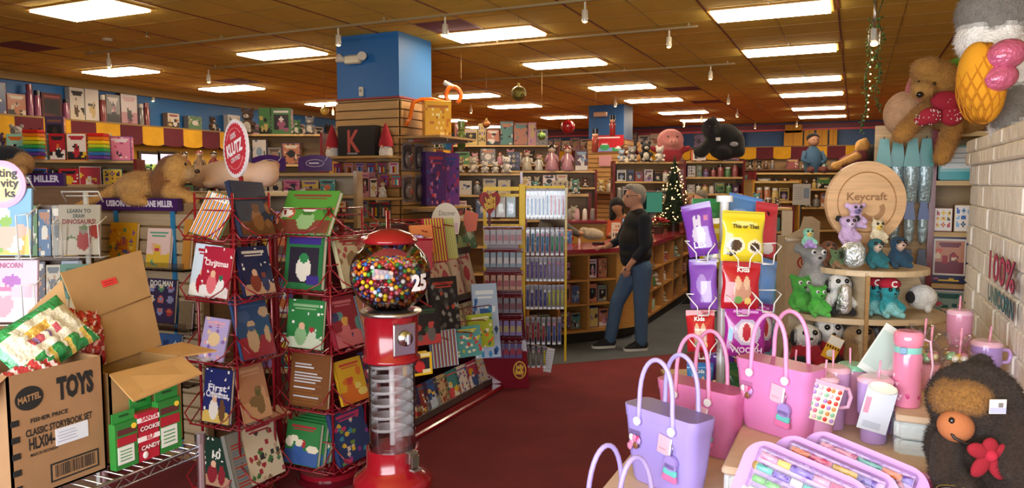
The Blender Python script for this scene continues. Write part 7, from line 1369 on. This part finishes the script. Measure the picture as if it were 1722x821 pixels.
blob('body', [('e', (.12, 0, .27), (.3, .22, .3), G), ('e', (-.12, -.08, .48), (.16, .15, .17), G), ('e', (-.15, -.2, .43), (.09, .06, .07), '#1a1820'), ('c', (-.1, -.12, .3), (-.28, -.2, .1), .1, .09, G), ('c', (.3, -.1, .3), (.3, -.2, .1), .12, .1, G), ('e', (-.3, -.12, .1), (.13, .12, .1), G), ('e', (.05, -.2, .1), (.15, .14, .1), G), ('e', (-.08, -.05, .62), (.07, .06, .06), G)], .035, t, 'fur', 3, fuzz=3000, flen=.03)
m = MB()
for x, z in ((-.19, .5), (-.1, .5)): m.ell((x, -.235, z), .015, '#3a2a20', 'gloss', 8, 6)
m.box((-.05, -.24, .3), (.07, .01, .05), '#c8c4c0', 'print'); m.ell((.2, -.26, .22), (.07, .02, .04), '#8a8a90', 'fur', 10, 6); m.build('face_and_tag', t)
o = g_box(rg, .22, .1, .17, '#d86a38', 'window', 8, 7).build('toy_box'); o.location = at(1176, 270, 11.95); o.rotation_euler = (0, 0, YAW); tag(o, 'small orange boxed toy at the gorilla feet', 'toy box')
t = thing('plush_pig', 'pink plush pig in a red shirt sitting left of the gorilla', 'plush toy', at(1126, 276, 14.55), YAW)
blob('body', [('e', (0, 0, .16), (.25, .2, .2), '#8c2430'), ('e', (0, -.04, .46), (.26, .22, .22), '#c07a78'), ('e', (0, -.24, .42), (.1, .06, .07), '#d09088'), ('c', (-.2, -.05, .25), (-.36, -.1, .3), .07, .06, '#8c2430'), ('c', (.2, -.05, .25), (.34, -.1, .3), .07, .06, '#8c2430')], .035, t, 'fur', 2); m = MB()
for x in (-.09, .09): m.ell((x, -.24, .52), .018, '#181010', 'gloss', 8, 6); m.ell((x * .4, -.3, .42), .014, '#8a4a48', 'gloss', 8, 6)
m.build('face', t)
for k, (u, v, s, c_, lab) in enumerate(((1080, 262, .5, 'tan', 'tan plush bear left of the pink pig'), (1052, 268, .45, 'brown', 'brown plush lion by the far column'), (1172, 275, .4, 'black', 'black plush penguin right of the pink pig'))):
    o = g_plush(rg, s, NAMED[c_]).build('plush_toy'); o.location = at(u, 281, 14.6); o.rotation_euler = (0, 0, YAW + R(15)); tag(o, lab, 'plush toy')
shelf_unit('wide wooden unit under the plush pig', cs(2.9, 14.3, 0), YAW, 1.6, .5, (.6, 1.1, 1.6, 2.03))
goods(cs(2.9, 14.3, 1.601) + Matrix.Rotation(YAW, 3, 'Z') @ Vector((-.76, .04, 0)), YAW, 1.5, K2, (.2, .34), (.16, .3), 'on the upper shelf under the plush pig', 'toys under the plush pig', 1830)
goods(cs(2.9, 14.3, 1.101) + Matrix.Rotation(YAW, 3, 'Z') @ Vector((-.76, .04, 0)), YAW, 1.5, K2, (.2, .34), (.16, .3), 'on the middle shelf under the plush pig', 'toys lower under the plush pig', 1831)
# far column: picture, note, shelf
m = MB(); m.box((0, 0, 0), (.7, .03, .36), '#a81c28', 'print'); a = art(random.Random(5), 20, 12, '#b8202c', ['#3a9a60', '#e8e0e8', '#7a9ad0', '#c83a50'], 'scene'); m.art(a, (-.34, -.017, -.17), (.68, 0, 0), (0, 0, .34)); tag(m.build('picture_sign', None, (-4.88, 15.565, 2.57)), 'red bright picture sign on the far blue column', 'sign')
m = MB(); m.box((0, 0, 0), (.28, .01, .22), '#c89098', 'print'); tag(m.build('paper_note', None, (-4.93, 15.55, 2.2)), 'pink paper note on the slats of the far column', 'note')
m = MB(); m.box((0, 0, 0), (.3, .08, .1), '#b89078', 'gloss', .01); tag(m.build('wall_box', None, (-5.05, 15.56, 3.2)), 'small tan box fixed near the top of the far column', 'box')
t = thing('wall_shelf', 'shelf across the slats of the far column', 'shelf', (-4.93, 15.38, 1.53), 0); m = MB(); m.box((0, 0, -.015), (.9, .36, .03), '#7a5a38', 'wood'); m.build('board', t)
goods(Vector((-5.36, 15.3, 1.531)), 0, .85, ['toy_box', 'figurine', 'plush_toy', 'jar'], (.2, .4), (.12, .2), 'on the far column shelf', 'goods on the far column shelf', 1850, ['pink', 'yellow', 'white', 'cream', 'teal'])
# right background
p = fixture('doll', 1365, 13, 2.0, YAW, (.5, .9, 1.3, 1.62, 1.9), K2, (.18, .28), (.16, .26), 1900, 2, None, cols=['brown', 'grey', 'red', 'yellow', 'black', 'orange'])
t = thing('rag_doll', 'dark haired boy doll in a blue shirt on the far shelf', 'doll', at(1366, 290, 13.25), YAW); m = MB()
m.ring([(.12, 0), (.15, .12), (.17, .2), (.12, .38), (.05, .46)], '#3a5a78', 'cloth', 14); m.build('body', t); m = MB(); m.ell((0, -.02, .56), (.1, .09, .1), '#b08068', 'paint', 14, 10)
for x in (-.035, .035): m.ell((x, -.105, .57), .01, '#181010', 'gloss', 8, 5)
m.build('head', t); m = MB(); m.ell((0, .015, .61), (.115, .1, .085), '#17110f', 'fur', 14, 9); m.build('hair', t); m = MB()
for s in (-1, 1): m.tube([(s * .14, 0, .36), (s * .2, -.06, .22), (s * .1, -.14, .16)], [.045, .04, .035], '#3a5a78', 'cloth', 8); m.tube([(s * .08, -.08, .05), (s * .12, -.26, .04)], .055, '#6a3a38', 'cloth', 8)
m.build('limbs', t)
t = thing('plush_bear', 'yellow tan plush bear reclining with raised arm at the right of the doll', 'plush toy', at(1430, 287, 13.25), YAW); Y_ = '#c89a58'
blob('body', [('e', (.0, 0, .15), (.2, .16, .14), '#6a3038'), ('e', (.16, 0, .26), (.14, .14, .14), '#6a3038'), ('e', (.2, 0, .44), (.13, .12, .12), Y_), ('e', (.1, -.05, .4), (.06, .06, .05), Y_), ('c', (.05, -.1, .25), (-.25, -.12, .12), .065, .055, Y_), ('e', (-.3, -.1, .08), (.1, .08, .08), Y_), ('e', (.26, 0, .56), (.04, .03, .04), Y_)], .03, t, 'fur', 2)
for k, (u0, u1, v0, v1) in enumerate(((1318, 1350, 226, 250), (1352, 1369, 222, 250), (1372, 1392, 222, 253), (1394, 1408, 224, 256), (1320, 1349, 206, 224))):
    a = ony(u0, v1, YB - .3); b = ony(u1, v0, YB - .3); m = MB(); z0 = 2.745 if k < 4 else 3.1; h = .42 if k < 4 else .22; m.box((0, .1, h / 2), (b.x - a.x, .2, h), '#b8842a', 'card'); m.box((0, -.002, h / 2), (.015, .003, h), '#8a5c1c', 'card'); tag(m.build('carton', None, ((a.x + b.x) / 2, YB - .32, z0)), 'yellow carton on the back wall ledge, %s' % ('widest of the row', 'second from its left end', 'behind the doll head', 'rightmost of the row', 'stacked on the widest one')[k], 'carton', 'yellow cartons on the back ledge')
m = MB(); m.ell((0, 0, 0), (.3, .14, .26), '#121014', 'fur', 16, 10); tag(m.build('plush_ball', None, tuple(at(1486, 262, 13.3))), 'large black round plush by the hanging garland', 'plush toy')
fixture('dark corner', 1508, 13.1, .9, YAW, (.6, 1.1, 1.6, 2.02), K2, (.2, .34), (.16, .26), 1950, 2, None, cols=['brown', 'orange', 'grey', 'navy', 'tan'])
fixture('yellow bin', 1305, 11.2, .7, YAW, (.5, .95, 1.45, 1.75), ['toy_box', 'jar'], (.2, .3), (.12, .2), 1970, 2, None, cols=['orange', 'grey', 'brown', 'yellow'], wood='#b8883c', frame='#a8782c')
fixture('low pantry', 1282, 9.6, .8, YAW, (.3, .7, 1.1, 1.4), ['jar', 'toy_box', 'plush_toy'], (.14, .26), (.1, .18), 1980, 1, ['plush_toy', 'jar', 'toy_box'], (.12, .22), cols=['brown', 'teal', 'black', 'white'], wood='#a87c48')
for k, (a_, b_) in enumerate(((-11.2, -7.4), (-7.2, -4.6), (-4.3, -2.9))): goods(Vector((a_, YB - .32, 2.743)), 0, b_ - a_, ['toy_box', 'boxed_game', 'toy_box'], (.25, .5), (.22, .42), 'on the back wall ledge, %s stretch' % ('left', 'middle', 'right')[k], 'boxes on the back wall ledge', 2100 + k, ['grey', 'pink', 'brown', 'white', 'cream', 'black'])
for r, z in enumerate((2.1, 1.65, 1.2)):
    t = thing('wall_shelf', 'long %s shelf along the back wall' % ('upper', 'middle', 'lower')[r], 'shelf', (-4.9, YB - .3, z), 0); m = MB(); m.box((0, 0, -.015), (12.2, .4, .03), '#6a4a2c', 'wood'); m.build('board', t)
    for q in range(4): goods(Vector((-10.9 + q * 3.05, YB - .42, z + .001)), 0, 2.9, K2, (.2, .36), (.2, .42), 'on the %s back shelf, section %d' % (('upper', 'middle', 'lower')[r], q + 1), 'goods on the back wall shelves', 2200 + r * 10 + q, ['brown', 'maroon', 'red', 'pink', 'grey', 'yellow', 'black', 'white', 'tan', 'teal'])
# paper sign stand and cream cut-out stand
t = thing('sign_holder', 'white paper notice on a thin stand beside the wooden round sign', 'sign', cs((1347 - 861) / 1250 * 6.6, 6.6, 1.53), YAW); m = MB(); m.box((0, 0, .09), (.155, .008, .185), '#c8c0b0', 'print'); m.box((.04, -.005, .1), (.05, .002, .09), '#8a94a0', 'print')
for k in range(6): m.box((-.03, -.005, .15 - k * .02), (.07, .001, .004), '#8a8478', 'print')
m.build('notice', t); m = MB(); m.tube([(0, .01, .0), (0, .01, -1.52)], .008, '#2a2624'); m.cyl((0, .01, -1.52), .12, .02, '#2a2624'); m.build('stem', t)
t = thing('cutout_stand', 'cream cut-out floor display behind the plush stand', 'display stand', cs((1352 - 861) / 1250 * 5.8, 5.8, 0), YAW); CRM = '#c4b090'; m = MB()
m.prism([(-.13, 0), (.12, 0), (.12, 1.42), (.06, 1.46), (-.0, 1.46), (-.03, 1.36), (-.09, 1.33), (-.13, 1.3)], -.02, .0, CRM, 'card'); m.prism([(-.13, 1.3), (-.05, 1.3), (-.05, 1.5), (-.13, 1.5)], .1, .12, '#d0c0a4', 'card'); m.box((0, .1, .65), (.26, .2, 1.3), '#b8a482', 'card'); m.build('body', t); m = MB(); m.disc((0, 1.1), .05, -.024, -.02, '#a83a30', 'print', 24); m.disc((0, 1.1), .038, -.026, -.024, CRM, 'print', 24); m.tube([(-.15, -.03, 1.28), (-.02, -.03, 1.28)], .02, '#d8ccb4', 'gloss'); m.text('U', .05, (0, -.027, 1.08), '#a83a30', bold=.03); m.build('emblem', t)
m = MB(); m.box((0, 0, .5), (.5, .4, 1.0), '#8fb8c8', 'gloss', .01)
for k in range(4): m.box((0, -.202, .2 + k * .22), (.44, .006, .16), ['#c8dce0', '#4a88a8', '#d8d8d0', '#7ab0c0'][k], 'print')
tag(m.build('drawer_tower', None, tuple(cs(2.25, 6.3, 0)), (0, 0, YAW)), 'pale blue drawer tower behind the snack spinner', 'drawer tower')
for k, (u, v, d) in enumerate(((1165, 625, 4.9), (1110, 0, 0))):
    if d: m = MB(); m.box((0, 0, .2), (.5, .4, .4), '#b08a58', 'wood', .01); m.box((0, 0, .41), (.54, .44, .02), '#c09a64', 'wood'); p = cs((u - 861 + 30) / 1250 * d, d, 0); tag(m.build('low_stool', None, tuple(p), (0, 0, YAW)), 'low pale wooden box behind the snack spinner', 'box')

# ---- hanging garland with lamp, hanging ornaments
p = onz(1480, -25, H); gx = at(1465, 100, 7.0); gx.z = H
t = thing('hanging_garland', 'green leafy garland with tiny warm lights hanging from the ceiling', 'garland', gx, YAW); m = MB(); rg = random.Random(21); st = MB()
for q, (x0, ph, L_) in enumerate(((0, 0, 1.2), (.07, 2, 1.0))):
    P = [(x0 + .02 * math.sin(k * .7 + ph) - .05 * k / 26 * (1 - q), 0, -L_ * k / 26) for k in range(27)]; st.tube(P, .005, '#3a4a28', 'cloth', 5)
    for x, y, z in P[4:]:
        for _ in range(3): m.ell((x + rg.uniform(-.03, .03), y + rg.uniform(-.03, .03), z + rg.uniform(-.02, .02)), (.016, .004, .009), rg.choice(['#3f6a30', '#4f7a38', '#2f5426']), 'cloth', 6, 4, rot=(rg.uniform(-1, 1), rg.uniform(-1, 1), rg.uniform(0, 3)))
m.build('leaves', t); st.build('stem', t); m = MB()
for k in range(12): m.ell((.0 - .03 * k / 12 + rg.uniform(-.01, .01), -.02, -.35 - k * .065), .008, '#ffd8a0', 'emit6', 6, 4)
m.build('lights', t)
t = thing('pendant_spotlight', 'larger clear and white spotlight hanging above the garland', 'spotlight', at(1470, 48, 6.2), YAW); m = MB(); m.tube([(0, 0, 0), (.01, 0, .3)], .012, '#b8b4ac', 'metal', 8); m.build('stem', t); m = MB(); m.ring([(.045, -.13), (.045, -.02), (.03, 0)], '#e8e4dc', 'clear', 14, capb=False); m.cyl((0, 0, -.05), .025, .1, '#d8d4c8', 'gloss', 12); m.build('lamp_shade', t); m = MB(); m.ell((0, -.01, -.125), (.03, .03, .02), '#ffe0a0', 'emit10', 12, 8); m.build('bulb', t)
def ball(u, v, d, r_, c_, lab, mt_='foil'):
    p = at(u, v, d); t = thing('hanging_ornament', lab, 'ornament', p, YAW, None); m = MB(); m.ell((0, 0, 0), r_, c_, mt_, 18, 12); m.build('ball', t); m = MB(); m.cyl((0, 0, r_ + .01), .012, .03, '#c8b060', 'metal', 8); m.tube([(0, 0, r_ + .02), (0, 0, H - p.z)], .0015, '#8a7a58', 'metal', 4); m.build('hanger', t)
ball(872, 157, 7.5, .075, '#8a7a38', 'green and gold glass ball hanging over the candy stand', 'foil'); ball(955, 213, 13, .12, '#a01c24', 'red paper lantern hanging near the far column', 'gloss'); ball(546, 187, 9, .05, '#c8a040', 'gold ball hanging left of the slatted column', 'gloss')
ball(911, 229, 11, .06, '#7a9a50', 'small green ornament hanging in the middle of the shop'); ball(818, 209, 9.5, .05, '#a86a38', 'copper ornament hanging in front of a ceiling light')
for k, (u, v, d, c_, lab) in enumerate(((1030, 215, 12.0, '#9c2a28', 'red nutcracker figure hanging in front of the far column'), (1001, 240, 11.0, '#8a3a2c', 'brown nutcracker figure hanging left of the far picture sign'), (776, 232, 9.0, '#4a5a28', 'green pickle ornament hanging right of the yellow carton'))):
    p = at(u, v, d); t = thing('hanging_figure', lab, 'ornament', p, YAW); m = MB(); m.ring([(.03, -.14), (.05, -.1), (.045, 0), (.055, .04), (.04, .08)], c_, 'gloss', 12); m.ell((0, 0, .11), .042, '#c89070' if k < 2 else c_, 'gloss', 12, 8); m.ring([(.042, .13), (.045, .2)], '#1c1a1c' if k < 2 else c_, 'gloss', 12); m.build('body', t); m = MB(); m.tube([(0, 0, .2), (0, 0, H - p.z)], .0015, '#8a7a58', 'metal', 4); m.build('hanger', t)
_d = {k: v for k, v in LABELS.items() if len(v) > 1}
if _d: print('DUPLICATE LABELS', len(_d), list(_d.items())[:10])
_l = [k for k in LABELS if not 4 <= len(k.split()) <= 16]
if _l: print('LABEL LENGTH', _l[:10])
print('THINGS', sum(len(v) for v in LABELS.values()))
